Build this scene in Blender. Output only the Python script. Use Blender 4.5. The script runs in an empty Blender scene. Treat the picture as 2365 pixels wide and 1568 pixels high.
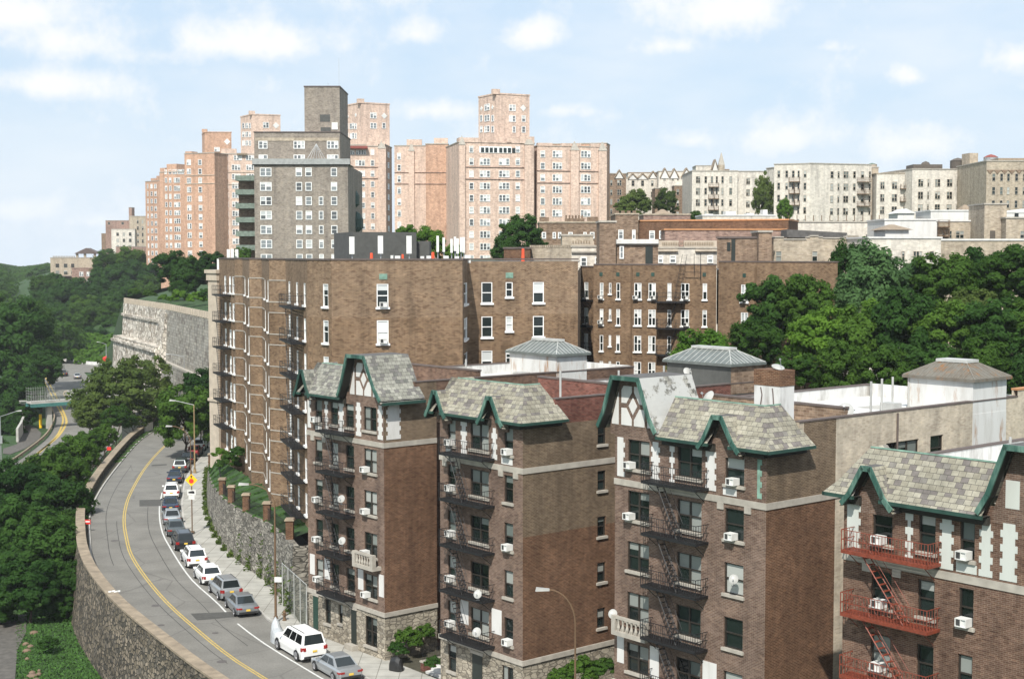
import bpy, math, random
import numpy as np
from mathutils import Vector, Matrix
C = bpy.context.scene.collection
SC = bpy.context.scene
R = math.radians
# ------------------------------------------------------------------ camera, sky, sun, exposure
F = 3284.0; TAU = math.atan(194 / F); H = 28.0
cam_d = bpy.data.cameras.new("camera"); cam = bpy.data.objects.new("camera", cam_d); C.objects.link(cam)
cam.location = (0, 0, H); cam.rotation_euler = (R(90) - TAU, 0, 0)
cam_d.sensor_fit = 'HORIZONTAL'; cam_d.sensor_width = 36; cam_d.lens = 36 * F / 2365
cam_d.clip_start = 1; cam_d.clip_end = 30000
SC.camera = cam
SUN_DIR = Vector((-0.21, -1.0, 0)).normalized(); SUN_EL = R(47)
sd = Vector((SUN_DIR.x * math.cos(SUN_EL), SUN_DIR.y * math.cos(SUN_EL), math.sin(SUN_EL)))
sl = bpy.data.lights.new("sun", 'SUN'); sl.energy = 4.6; sl.angle = R(0.6); sl.color = (1.0, 0.96, 0.89)
so = bpy.data.objects.new("sun", sl); C.objects.link(so); so.location = (0, -50, 200)
so.rotation_euler = sd.to_track_quat('Z', 'Y').to_euler()
SC.view_settings.view_transform = 'Standard'; SC.view_settings.look = 'None'
SC.view_settings.exposure = 0.30; SC.view_settings.gamma = 1.0

class NT:
    """small node-tree helper"""
    def __init__(s, t): s.t = t; s.n = t.nodes; s.l = t.links; s.n.clear()
    def node(s, typ, ins=None, **kw):
        n = s.n.new(typ)
        for k, v in kw.items(): setattr(n, k, v)
        for k, v in (ins or {}).items():
            if hasattr(v, 'is_output'): s.l.new(v, n.inputs[k])
            else: n.inputs[k].default_value = v
        return n
    def math(s, op, a, b=0.0, c=0.0, clamp=False):
        n = s.n.new('ShaderNodeMath'); n.operation = op; n.use_clamp = clamp
        for i, v in enumerate((a, b, c)):
            if hasattr(v, 'is_output'): s.l.new(v, n.inputs[i])
            else: n.inputs[i].default_value = v
        return n.outputs[0]
    def mix(s, f, a, b, bt='MIX'):
        n = s.n.new('ShaderNodeMix'); n.data_type = 'RGBA'; n.blend_type = bt
        for i, v in ((0, f), (6, a), (7, b)):
            if hasattr(v, 'is_output'): s.l.new(v, n.inputs[i])
            else: n.inputs[i].default_value = v if i == 0 else (*v[:3], 1)
        return n.outputs[2]
    def ramp(s, f, stops, interp='LINEAR'):
        n = s.n.new('ShaderNodeValToRGB'); n.color_ramp.interpolation = interp
        e = n.color_ramp.elements
        while len(e) < len(stops): e.new(0.5)
        for i, (p, c) in enumerate(stops):
            e[i].position = p; e[i].color = (*c[:3], 1) if hasattr(c, '__len__') else (c, c, c, 1)
        s.l.new(f, n.inputs[0]); return n.outputs[0]
    def noise(s, vec, scale, detail=3, rough=.55):
        n = s.node('ShaderNodeTexNoise', {'Scale': scale, 'Detail': detail, 'Roughness': rough})
        if vec is not None: s.l.new(vec, n.inputs['Vector'])
        return n.outputs[0]

W_ = bpy.data.worlds.new("World"); SC.world = W_; W_.use_nodes = True
def build_sky():
    t = NT(W_.node_tree)
    sky = t.node('ShaderNodeTexSky', sky_type='NISHITA', sun_disc=False, sun_elevation=SUN_EL,
                 sun_rotation=math.atan2(SUN_DIR.x, SUN_DIR.y), altitude=30, air_density=1.0, dust_density=2.2, ozone_density=1.0)
    tc = t.node('ShaderNodeTexCoord').outputs['Generated']
    sp = t.node('ShaderNodeSeparateXYZ', {0: tc})
    x, y, z = sp.outputs
    az = t.math('ARCTAN2', x, y); el = t.math('ARCSINE', z)
    n1 = t.noise(tc, 12, 9, .66); n2 = t.noise(tc, 40, 8, .62)
    wob = t.math('ADD', t.math('MULTIPLY', n1, .7), t.math('MULTIPLY', n2, .3))
    tot = None
    # clouds: azimuth, elevation, half width, half height (radians), strength
    for (px, py, w, h, a) in CLOUDS:
        ca, ce = (px - 1182) / F, (590 - py) / F
        da = t.math('DIVIDE', t.math('SUBTRACT', az, ca), w / F)
        de = t.math('DIVIDE', t.math('SUBTRACT', el, ce), h / F)
        de = t.math('MULTIPLY', de, t.math('ADD', 1.0, t.math('MULTIPLY', t.math('LESS_THAN', de, 0.0), .5)))
        d = t.math('SQRT', t.math('ADD', t.math('MULTIPLY', da, da), t.math('MULTIPLY', de, de)))
        g = t.math('MULTIPLY', t.math('SUBTRACT', 1.25, d, clamp=False), a)
        tot = g if tot is None else t.math('SMOOTH_MAX', tot, g, .25)
    # general cloud field elsewhere in the sky
    n3 = t.noise(t.node('ShaderNodeMapping', {'Vector': tc, 'Scale': (1, 1, 2.6)}).outputs[0], 3.2, 5, .6)
    rear = t.math('LESS_THAN', y, .3)
    tot = t.math('MAXIMUM', tot, t.math('MULTIPLY', t.math('SUBTRACT', n3, .5), t.math('MULTIPLY', rear, 3.0)))
    den = t.math('ADD', tot, t.math('MULTIPLY', t.math('SUBTRACT', wob, .5), 5.0))
    msk = t.node('ShaderNodeMapRange', {'Value': den, 'From Min': -.3, 'From Max': 1.2}, interpolation_type='SMOOTHSTEP').outputs[0]
    veil = t.node('ShaderNodeMapRange', {'Value': t.noise(t.node('ShaderNodeMapping', {'Vector': tc, 'Scale': (1, 1, 3)}).outputs[0], 5, 4, .6),
                  'From Min': .40, 'From Max': .72, 'To Max': .42}).outputs[0]
    msk = t.math('MAXIMUM', t.math('MULTIPLY', msk, .88), veil)
    blue = t.mix(.75, sky.outputs[0], SKY_COL)
    col = t.mix(msk, blue, CLOUD_COL)
    # pale band of moist air at the horizon
    hz = t.node('ShaderNodeMapRange', {'Value': el, 'From Min': -.02, 'From Max': .14, 'To Min': .75, 'To Max': 0.0}, interpolation_type='SMOOTHSTEP').outputs[0]
    col = t.mix(hz, col, HORIZON_COL)
    bg = t.node('ShaderNodeBackground', {'Color': col, 'Strength': .11})
    o = t.node('ShaderNodeOutputWorld', {'Surface': bg.outputs[0]})
SKY_COL = (5.3, 6.55, 7.9); CLOUD_COL = (7.9, 7.85, 7.75); HORIZON_COL = (6.6, 7.3, 8.0)
CLOUDS = [(60, 70, 190, 75, 1), (200, 130, 190, 50, .8), (130, 225, 190, 45, 1), (0, 285, 60, 18, .7), (600, 120, 230, 60, 1), (380, 150, 150, 30, .6),
          (965, 92, 62, 40, .9), (1235, 95, 85, 48, 1), (1660, 50, 190, 85, 1.1), (1540, 120, 110, 30, .7), (2290, 165, 120, 55, 1), (2075, 200, 60, 36, .9),
          (1800, 325, 160, 62, 1), (2085, 345, 140, 50, 1), (990, 262, 140, 32, .8), (1310, 262, 70, 22, .7), (70, 492, 110, 34, .9), (250, 515, 60, 20, .6), (1600, 330, 90, 30, .6), (1900, 130, 50, 16, .6), (1120, 30, 70, 22, .5)]
build_sky()

# ------------------------------------------------------------------ photogrammetry: a pixel of the 2365 px wide picture to a place in the world
def ray(x, y):
    cx = (x - 1182.5) / F; cy = (784 - y) / F
    return Vector((cx, math.cos(TAU) + cy * math.sin(TAU), -math.sin(TAU) + cy * math.cos(TAU)))
def at(x, y, d):
    r = ray(x, y); k = d / r.y; return Vector((r.x * k, d, H + r.z * k))
def onz(x, y, z=0.0):
    r = ray(x, y); k = (z - H) / r.z; return Vector((r.x * k, r.y * k, z))
def zat(y, d): return at(1182.5, y, d).z
rnd = random.Random(7)

# ------------------------------------------------------------------ materials
MATS = {}
def mat(name, fn):
    if name in MATS: return MATS[name]
    m = bpy.data.materials.new(name); m.use_nodes = True
    t = NT(m.node_tree); b = t.node('ShaderNodeBsdfPrincipled'); o = t.node('ShaderNodeOutputMaterial', {'Surface': b.outputs[0]})
    t.b = b; t.o = o; fn(t); MATS[name] = m; return m
def setb(t, **k):
    names = {'col': 'Base Color', 'rough': 'Roughness', 'metal': 'Metallic', 'spec': 'Specular IOR Level', 'coat': 'Coat Weight'}
    for a, v in k.items():
        s = t.b.inputs[names[a]]
        if hasattr(v, 'is_output'): t.l.new(v, s)
        else: s.default_value = (*v, 1) if a == 'col' else v
def bump(t, h, strength=.4, dist=.05):
    n = t.node('ShaderNodeBump', {'Height': h, 'Strength': strength, 'Distance': dist}); t.l.new(n.outputs[0], t.b.inputs['Normal'])
def pos(t): return t.node('ShaderNodeNewGeometry').outputs['Position']
def uvn(t): return t.node('ShaderNodeUVMap').outputs[0]
def plain(name, col, rough=.6, metal=0.0, var=.25, sc=2.0, spec=.5):
    def fn(t):
        n = t.noise(pos(t), sc, 4)
        c = t.mix(1.0, col, t.ramp(n, [(.25, 1 - var), (.75, 1 + var * .6)]), 'MULTIPLY')
        setb(t, col=c, rough=rough, metal=metal, spec=spec)
    return mat(name, fn)
def brick(name, c1, c2, mortar, tint=(1, 1, 1), bw=.26, rh=.085, ms=.013, var=.5, rv=.55):
    def fn(t):
        uv = uvn(t)
        b = t.node('ShaderNodeTexBrick', {'Vector': uv, 'Color1': (*c1, 1), 'Color2': (*c2, 1), 'Mortar': (*mortar, 1), 'Scale': 1.0, 'Mortar Size': ms,
                   'Mortar Smooth': .3, 'Bias': 0.0, 'Brick Width': bw, 'Row Height': rh}); b.offset = .5; b.squash = 1
        p = pos(t)
        n = t.noise(p, .22, 5, .62); n2 = t.noise(p, 1.6, 4, .6)
        c = t.mix(1.0, b.outputs[0], t.ramp(n, [(.3, tuple(1 - var * .55 * k for k in (.8, 1, 1.15))), (.68, (1 + var * .35, 1 + var * .25, 1 + var * .2))]), 'MULTIPLY')
        c = t.mix(1.0, c, t.ramp(n2, [(.3, .8), (.7, 1.14)]), 'MULTIPLY')
        # single odd bricks, darker and redder
        sp = t.node('ShaderNodeSeparateXYZ', {0: uv})
        row = t.math('FLOOR', t.math('DIVIDE', sp.outputs[1], rh))
        colm = t.math('FLOOR', t.math('ADD', t.math('DIVIDE', sp.outputs[0], bw), t.math('MULTIPLY', t.math('MODULO', row, 2.0), .5)))
        wn = t.node('ShaderNodeTexWhiteNoise', {0: t.node('ShaderNodeCombineXYZ', {0: colm, 1: row}).outputs[0]}).outputs[0]
        c = t.mix(1.0, c, t.ramp(wn, [(0, (1 - .42 * rv * 1.6, 1 - .48 * rv * 1.6, 1 - .5 * rv * 1.6)), (.3, (1 - .06 * rv, 1 - .07 * rv, 1 - .08 * rv)), (.75, (1 + .08 * rv,) * 3), (1, (1 + .4 * rv, 1 + .36 * rv, 1 + .25 * rv))]), 'MULTIPLY')
        st_ = t.noise(t.node('ShaderNodeMapping', {'Vector': p, 'Scale': (.9, .9, .09)}).outputs[0], 1.0, 5, .65)
        c = t.mix(1.0, c, t.ramp(st_, [(.30, (.72, .72, .73)), (.52, (1, 1, 1)), (.75, (1.08, 1.07, 1.05))]), 'MULTIPLY')
        setb(t, col=c, rough=.9, spec=.2); bump(t, b.outputs[1], -.35, .02)
    return mat(name, fn)
def fieldstone(name, pal, sx=1.6, sy=2.6, joint=(.10, .10, .09), jw=.07):
    def fn(t):
        mp = t.node('ShaderNodeMapping', {'Vector': uvn(t), 'Scale': (sx, sy, 1)}).outputs[0]
        wv = t.node('ShaderNodeTexNoise', {'Vector': mp, 'Scale': 1.3, 'Detail': 2.0}).outputs[1]
        mp = t.mix(.12, mp, wv)
        v = t.node('ShaderNodeTexVoronoi', {'Vector': mp, 'Scale': 1.0, 'Randomness': .85}); e = t.node('ShaderNodeTexVoronoi', {'Vector': mp, 'Scale': 1.0, 'Randomness': .85}, feature='DISTANCE_TO_EDGE')
        cid = t.node('ShaderNodeSeparateColor', {0: v.outputs['Color']}).outputs[0]
        c = t.ramp(cid, [(i / (len(pal) - .99), q) for i, q in enumerate(pal)])
        n = t.noise(pos(t), 3.0, 4)
        c = t.mix(1.0, c, t.ramp(n, [(.3, .7), (.7, 1.2)]), 'MULTIPLY')
        jm = t.node('ShaderNodeMapRange', {'Value': e.outputs[0], 'From Min': jw * .4, 'From Max': jw}).outputs[0]
        c = t.mix(jm, joint, c)
        big = t.noise(pos(t), .25, 4); c = t.mix(1.0, c, t.ramp(big, [(.3, .72), (.7, 1.2)]), 'MULTIPLY')
        setb(t, col=c, rough=.92, spec=.2); bump(t, jm, .7, .08)
    return mat(name, fn)
def tiles(name, pal, tw=.34, th=.27, peel=None):
    def fn(t):
        sp = t.node('ShaderNodeSeparateXYZ', {0: uvn(t)})
        rowf = t.math('DIVIDE', sp.outputs[1], th); row = t.math('FLOOR', rowf)
        jit = t.node('ShaderNodeTexWhiteNoise', {1: row}, noise_dimensions='1D').outputs[0]
        cf = t.math('ADD', t.math('DIVIDE', sp.outputs[0], tw), t.math('ADD', t.math('MULTIPLY', t.math('MODULO', row, 2.0), .5), t.math('MULTIPLY', jit, .25)))
        colm = t.math('FLOOR', cf)
        wn = t.node('ShaderNodeTexWhiteNoise', {0: t.node('ShaderNodeCombineXYZ', {0: colm, 1: row}).outputs[0]}).outputs[0]
        c = t.ramp(wn, pal, 'CONSTANT')
        fx = t.math('FRACT', cf); fy = t.math('FRACT', rowf)
        gap = t.math('MULTIPLY', t.math('MULTIPLY', t.math('GREATER_THAN', fx, .05), t.math('GREATER_THAN', fy, .08)), 1.0)
        c = t.mix(gap, (.06, .055, .05), c)
        n = t.noise(pos(t), 4, 4); c = t.mix(1.0, c, t.ramp(n, [(.3, .78), (.7, 1.15)]), 'MULTIPLY')
        n = t.noise(pos(t), .7, 3); c = t.mix(1.0, c, t.ramp(n, [(.3, .8), (.7, 1.12)]), 'MULTIPLY')
        if peel: pn = t.noise(pos(t), .9, 5, .7); c = t.mix(t.ramp(pn, [(.40, 0), (.46, .9)]), c, peel)
        setb(t, col=c, rough=.8, spec=.25); bump(t, fy, -.5, .04)
    return mat(name, fn)
def leafm(name, lo, hi, tr=.45):
    def fn(t):
        oi = t.node('ShaderNodeObjectInfo').outputs['Random']
        n = t.noise(pos(t), .35, 3); n2 = t.noise(pos(t), 2.2, 2)
        f = t.math('ADD', t.math('MULTIPLY', n2, .55), t.math('ADD', t.math('MULTIPLY', n, .5), t.math('MULTIPLY', oi, .35)))
        c = t.ramp(f, [(.35, lo), (.95, hi)])
        setb(t, col=c, rough=.75, spec=.12)
        trn = t.node('ShaderNodeBsdfTranslucent', {'Color': t.mix(.5, c, hi)})
        mx = t.node('ShaderNodeMixShader', {0: tr, 1: t.b.outputs[0], 2: trn.outputs[0]}); t.l.new(mx.outputs[0], t.o.inputs[0])
    return mat(name, fn)
def streaked(name, col, dirt, rust=None, amt=.5):
    def fn(t):
        p = pos(t); m1 = t.node('ShaderNodeMapping', {'Vector': p, 'Scale': (1.3, 1.3, .3)}).outputs[0]
        n = t.noise(m1, 1.2, 5, .65); c = t.mix(t.math('MULTIPLY', t.ramp(n, [(.45, 0), (.72, 1)]), amt), col, dirt)
        if rust:
            n2 = t.noise(t.node('ShaderNodeMapping', {'Vector': p, 'Scale': (1.6, 1.6, .3)}).outputs[0], 1.0, 5, .7)
            c = t.mix(t.ramp(n2, [(.55, 0), (.68, .9)]), c, rust)
        setb(t, col=c, rough=.75, spec=.3)
    return mat(name, fn)
def glass(name, col, spec=.5, rough=.06):
    def fn(t):
        oi = t.node('ShaderNodeObjectInfo').outputs['Random']
        c = t.mix(1.0, col, t.ramp(oi, [(0, .4), (1, 1.7)]), 'MULTIPLY')
        n = t.noise(pos(t), 1.5, 2); setb(t, col=c, rough=rough, spec=spec); bump(t, n, .05, .05)
    return mat(name, fn)
def blindm(name, a, b):
    def fn(t):
        oi = t.node('ShaderNodeObjectInfo').outputs['Random']
        setb(t, col=t.mix(oi, a, b), rough=.35, spec=.5)
    return mat(name, fn)

M = dict(
 brick_b=brick('brick_brown', (.105, .060, .042), (.150, .090, .066), (.20, .16, .125)),
 brick_f=brick('brick_face', (.120, .076, .058), (.168, .111, .086), (.23, .20, .168), rv=.45),
 brick_g=brick('brick_greybrown', (.106, .074, .046), (.150, .110, .073), (.235, .195, .145), rv=.32, var=.35),
 brick_o=brick('brick_russet', (.090, .043, .025), (.135, .068, .040), (.215, .155, .105), rv=.42, var=.42),
 brick_r=brick('brick_red', (.12, .036, .026), (.17, .058, .042), (.19, .14, .12)),
 brick_c=brick('brick_cream', (.47, .415, .32), (.52, .465, .37), (.50, .45, .37), var=.18, rv=.25),
 brick_C=brick('brick_block', (.116, .068, .037), (.172, .108, .063), (.27, .215, .15), bw=.26, rh=.09, ms=.016, var=.45),
 brick_Cg=brick('brick_block_grey', (.135, .086, .050), (.197, .134, .082), (.29, .23, .17), bw=.26, rh=.09, ms=.016, var=.35),
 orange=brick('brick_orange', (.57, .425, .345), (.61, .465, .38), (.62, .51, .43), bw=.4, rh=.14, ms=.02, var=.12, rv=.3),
 orange_shade=brick('brick_orange_shaded', (.45, .27, .185), (.51, .32, .225), (.52, .38, .29), bw=.4, rh=.14, ms=.02, var=.15, rv=.3),  # copy of the orange brick with the darker tower faces' shade in its colour
 greyb=brick('brick_grey', (.215, .190, .158), (.270, .240, .205), (.30, .275, .24), bw=.36, rh=.12, ms=.018, var=.2, rv=.35),
 creamb=brick('brick_pale', (.585, .55, .485), (.62, .585, .52), (.6, .57, .5), bw=.4, rh=.14, ms=.012, var=.1, rv=.2),
 beigeb=brick('brick_beige', (.36, .31, .235), (.43, .375, .295), (.42, .37, .30), bw=.4, rh=.14, ms=.015, var=.15, rv=.3),
 purpleb=brick('brick_purplish', (.25, .17, .14), (.30, .21, .175), (.34, .26, .22), bw=.4, rh=.14, ms=.015, var=.2),
 brownb=brick('brick_umber', (.18, .13, .09), (.24, .175, .125), (.28, .22, .17), bw=.4, rh=.14, ms=.015, var=.25),
 stone=fieldstone('fieldstone_base', [(.22, .19, .145), (.34, .30, .235), (.40, .355, .28), (.28, .25, .2)], 2.3, 4.6, (.17, .15, .12)),
 stone_w=fieldstone('retaining_stone', [(.15, .14, .118), (.27, .25, .21), (.38, .355, .30), (.20, .185, .155)], 1.3, 4.4, (.09, .085, .072), .09),
 stone_d=fieldstone('parapet_stone', [(.06, .055, .045), (.15, .125, .09), (.24, .2, .15), (.10, .09, .075)], 2.0, 3.4, (.04, .038, .032), .09),
 stone_l=fieldstone('cliff_stone', [(.40, .36, .30), (.62, .57, .49), (.74, .69, .61), (.30, .25, .2), (.66, .61, .54)], .85, 1.3, (.22, .2, .17), .07),
 stone_b=brick('block_wall', (.27, .265, .235), (.34, .335, .30), (.22, .21, .19), bw=1.1, rh=.5, ms=.05, var=.3),
 cap=plain('parapet_cap', (.28, .225, .16), .9, var=.4, sc=1.2),
 lime=plain('limestone', (.38, .35, .30), .85, var=.25, sc=2),
 creamst=plain('cream_stone', (.47, .40, .315), .85, var=.2, sc=1.5),
 stucco=streaked('white_stucco', (.62, .61, .585), (.40, .385, .35), amt=.45),
 stucco_g=streaked('pale_green_stucco', (.52, .54, .50), (.38, .39, .35), amt=.3),
 timber=plain('timber', (.17, .115, .075), .8),
 copper=streaked('copper_green', (.03, .085, .066), (.19, .31, .25), (.02, .05, .04), .85),
 copper_l=plain('copper_pale', (.20, .33, .26), .75, var=.45, sc=2),
 copper_d=plain('copper_dark', (.02, .06, .045), .6, var=.4),
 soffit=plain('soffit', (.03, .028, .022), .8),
 slate=tiles('slate', [(0, (.258, .240, .186)), (.34, (.295, .278, .218)), (.60, (.165, .148, .136)), (.78, (.318, .298, .238)), (.9, (.195, .182, .16))], .36, .28),
 slate_g=tiles('slate_greyed', [(0, (.235, .232, .195)), (.36, (.28, .275, .235)), (.62, (.165, .158, .145)), (.8, (.315, .308, .262)), (.93, (.14, .14, .125))], .36, .28),
 slate_p=tiles('slate_peeling', [(0, (.2, .195, .17)), (.4, (.28, .27, .235)), (.7, (.12, .115, .1)), (.85, (.33, .32, .28))], .36, .28, (.42, .42, .40)), ledge=plain('grey_ledge', (.30, .31, .30), .7), balc=plain('balcony_green', (.15, .19, .155), .7, var=.4), blade=plain('grass_blade', (.045, .115, .017), .95, var=.5), seam=plain('tar_seam', (.06, .057, .052), .9),
 frame_d=plain('frame_dark', (.030, .024, .018), .5), frame_w=plain('frame_white', (.78, .78, .76), .5, var=.08),
 fr_far=plain('frame_tan', (.42, .37, .30), .6), glass=glass('glass', (.012, .018, .017)), glass_f=glass('glass_far', (.13, .145, .15), .6, .1),
 blind=blindm('blind', (.10, .12, .11), (.42, .43, .40)), blind_w=blindm('blind_white', (.35, .38, .38), (.75, .75, .72)),
 iron=plain('black_iron', (.012, .012, .013), .55, spec=.4), redpaint=plain('red_iron', (.20, .042, .020), .6, var=.4, sc=5),
 galv=plain('galvanised', (.42, .43, .43), .45, .6), galv_p=plain('pole_grey', (.38, .39, .37), .6), rustpole=plain('pole_brown', (.14, .085, .045), .8),
 woodpole=plain('pole_tan', (.30, .21, .105), .85),
 white=plain('white_paint', (.66, .66, .63), .55, var=.15), acdark=plain('ac_grille', (.07, .07, .068), .6), greyplas=plain('grey_plastic', (.38, .38, .36), .6, var=.2),
 roofw=streaked('white_roof', (.62, .62, .60), (.38, .365, .34), amt=.55), parw=streaked('white_parapet', (.60, .595, .575), (.2, .18, .15), amt=.7),
 sheet=streaked('white_sheet_metal', (.58, .58, .56), (.40, .385, .35), (.30, .15, .06), .6),
 skyl=plain('skylight_glass', (.13, .145, .135), .3, var=.35), skyrib=plain('skylight_rib', (.45, .455, .43), .5), skyrib_d=plain('skylight_rib_dark', (.20, .185, .155), .7),
 skyr=streaked('skylight_weathered', (.15, .14, .118), (.10, .075, .05), (.22, .11, .045), .8),
 dark=plain('dark_grey_panel', (.075, .076, .07), .8), tar=plain('tar_roof', (.10, .095, .09), .9, var=.4), coping=plain('coping_dark', (.11, .085, .075), .8), copo=plain('coping_orange', (.45, .22, .10), .8),
 asphalt=None, door=plain('door_dark', (.018, .024, .02), .5), doorg=plain('door_green', (.015, .05, .035), .5),
 concrete=plain('concrete', (.42, .405, .37), .9, var=.25, sc=.8), concw=plain('concrete_pale', (.56, .555, .53), .9, var=.25, sc=1),
 yellow=plain('yellow_line', (.50, .36, .09), .8, var=.35, sc=4), wline=plain('white_line', (.60, .60, .57), .8, var=.3, sc=4), patch=plain('asphalt_patch', (.075, .073, .066), .95, var=.3, sc=2),
 iron_lid=plain('iron_lid', (.10, .09, .085), .8), teal=plain('teal_paint', (.05, .17, .155), .6, var=.35), mesh=plain('fence_mesh', (.20, .22, .19), .7),
 grass=plain('lawn', (.026, .066, .012), .95, var=.7, sc=.9), pathm=plain('path_shaded', (.10, .092, .08), .95, var=.4), soil=plain('soil', (.06, .055, .035), .95, var=.4), wood=plain('wood', (.13, .075, .045), .85), bark=plain('bark', (.07, .052, .036), .9, var=.4, sc=4),  # path colour is darkened to hold the shade over path and plaza
 orangep=plain('orange_plastic', (.80, .09, .03), .5), ysign=plain('sign_yellow', (.85, .52, .01), .5, var=.05), rsign=plain('sign_red', (.60, .03, .02), .5, var=.05), black=plain('black', (.012, .012, .012), .5), bag=plain('grey_bag', (.40, .42, .43), .4, var=.2), tarp=plain('black_tarp', (.02, .02, .02), .45, var=.4),
 tank=plain('tank_wood', (.10, .085, .07), .9), awn=plain('red_awning', (.24, .06, .045), .8), tanroof=plain('brown_roof', (.27, .21, .15), .9),
 leaf1=leafm('leaf_mid', (.016, .052, .010), (.088, .170, .024)), leaf2=leafm('leaf_deep', (.014, .048, .010), (.056, .126, .023)),
 leaf3=leafm('leaf_bright', (.030, .095, .012), (.135, .25, .03)), leaf4=leafm('leaf_olive', (.030, .060, .014), (.145, .20, .045)), leaf5=leafm('leaf_bluish', (.025, .068, .026), (.10, .19, .065)),
 leaf6=leafm('leaf_russet', (.05, .04, .012), (.16, .11, .03)),
)
def asph(t):
    p = pos(t); n = t.noise(p, 6, 5, .7); n2 = t.noise(p, .35, 4); n3 = t.noise(p, 1.2, 3)
    c = t.mix(1.0, (.185, .178, .160), t.ramp(n, [(.3, .82), (.7, 1.16)]), 'MULTIPLY'); c = t.mix(1.0, c, t.ramp(n2, [(.3, .84), (.7, 1.12)]), 'MULTIPLY')
    v = t.node('ShaderNodeTexVoronoi', {'Vector': t.mix(.25, p, t.node('ShaderNodeTexNoise', {'Vector': p, 'Scale': .5}).outputs[1]), 'Scale': .16}, feature='DISTANCE_TO_EDGE').outputs[0]
    c = t.mix(t.ramp(v, [(.0, .55), (.012, 0)]), c, (.09, .085, .078)); setb(t, col=c, rough=.9, spec=.25)
M['asphalt'] = mat('asphalt', asph)
def paves(t):
    b = t.node('ShaderNodeTexBrick', {'Vector': uvn(t), 'Color1': (.35, .34, .305, 1), 'Color2': (.41, .40, .36, 1), 'Mortar': (.2, .19, .165, 1), 'Scale': 1.0, 'Mortar Size': .03, 'Brick Width': 1.5, 'Row Height': 1.5}); b.offset = 0
    n = t.noise(pos(t), .7, 5); c = t.mix(1.0, b.outputs[0], t.ramp(n, [(.3, .78), (.7, 1.12)]), 'MULTIPLY'); setb(t, col=c, rough=.9, spec=.25)
M['paves'] = mat('sidewalk_slabs', paves)
# ------------------------------------------------------------------ mesh building and the object tree
class MB:
    """collects polygons, then links them as ONE mesh object"""
    def __init__(s): s.v = []; s.f = []; s.m = []
    def poly(s, pts, m=0):
        i = len(s.v); s.v += [tuple(p) for p in pts]; s.f.append(tuple(range(i, i + len(pts)))); s.m.append(m)
    def hexa(s, b, t, m=0, caps=True):
        """b, t: bottom and top rings, counter-clockwise from above"""
        n = len(b)
        for i in range(n):
            j = (i + 1) % n; s.poly([b[i], b[j], t[j], t[i]], m)
        if caps: s.poly(list(reversed(b)), m); s.poly(t, m)
    def box(s, x0, x1, y0, y1, z0, z1, m=0):
        s.hexa([(x0, y0, z0), (x1, y0, z0), (x1, y1, z0), (x0, y1, z0)], [(x0, y0, z1), (x1, y0, z1), (x1, y1, z1), (x0, y1, z1)], m)
    def fbox(s, o, X, Y, Z, m=0):
        o, X, Y, Z = map(Vector, (o, X, Y, Z)); s.hexa([o, o + X, o + X + Y, o + Y], [o + Z, o + X + Z, o + X + Y + Z, o + Y + Z], m)
    def tube(s, a, b, r, n=6, r2=None, m=0, cap=True):
        a, b = Vector(a), Vector(b); d = (b - a).normalized(); r2 = r if r2 is None else r2
        x = d.orthogonal().normalized(); y = d.cross(x)
        A = [a + (x * math.cos(2 * math.pi * i / n) + y * math.sin(2 * math.pi * i / n)) * r for i in range(n)]
        B = [b + (x * math.cos(2 * math.pi * i / n) + y * math.sin(2 * math.pi * i / n)) * r2 for i in range(n)]
        s.hexa(A, B, m, cap)
    def path(s, pts, r, n=6, m=0):
        for a, b in zip(pts, pts[1:]): s.tube(a, b, r, n, m=m)
    def bar(s, a, b, w, m=0): s.tube(a, b, w * .7, 4, m=m)
    def lathe(s, c, prof, n=12, m=0):
        c = Vector(c); rings = [[c + Vector((r * math.cos(2 * math.pi * i / n), r * math.sin(2 * math.pi * i / n), z)) for i in range(n)] for r, z in prof]
        for A, B in zip(rings, rings[1:]):
            for i in range(n): s.poly([A[i], A[(i + 1) % n], B[(i + 1) % n], B[i]], m)
        s.poly(rings[-1], m)
    def strip(s, A, B, m=0):
        for i in range(len(A) - 1): s.poly([A[i], B[i], B[i + 1], A[i + 1]], m)
    def prism(s, outline, z0, z1, m=0, mt=None):
        b = [(x, y, z0) for x, y in outline]; t = [(x, y, z1) for x, y in outline]; s.hexa(b, t, m, False); s.poly(t, m if mt is None else mt)
    def mesh(s, name, mats, off=(0, 0, 0), smooth=False):
        me = bpy.data.meshes.new(name)
        ox, oy, oz = off
        me.from_pydata([(x - ox, y - oy, z - oz) for x, y, z in s.v], [], s.f)
        for m in mats: me.materials.append(m)
        if len(mats) > 1: me.polygons.foreach_set('material_index', s.m)
        uv = me.uv_layers.new(name='UVMap').data
        for p in me.polygons:
            n = p.normal
            if abs(n.z) > .92: tx, bt = Vector((1, 0, 0)), Vector((0, 1, 0))
            else:
                tx = Vector((-n.y, n.x, 0)).normalized(); bt = n.cross(tx)
                if bt.z < 0: bt = -bt
                if n.y > 0: pass
            for li in p.loop_indices:
                w = Vector(s.v[me.loops[li].vertex_index]); uv[li].uv = (w.dot(tx), w.dot(bt))
        if smooth: me.polygons.foreach_set('use_smooth', [True] * len(me.polygons))
        return me
    def build(s, name, mats, parent=None, smooth=False):
        if not isinstance(mats, (list, tuple)): mats = [mats]
        off = ROOT.get(parent.name, (0, 0, 0)) if parent else (0, 0, 0)
        o = bpy.data.objects.new(name, s.mesh(name, mats, off, smooth)); C.objects.link(o)
        if parent: o.parent = parent; ROOT[o.name] = off
        return o
ROOT = {}
def split_boxes(mb, name, m, parent):
    o = None
    for k in range(0, len(mb.f), 6):
        q = MB()
        for f_ in mb.f[k:k + 6]: q.poly([mb.v[i] for i in f_])
        o = q.build(name, m, parent)
    return o
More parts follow.
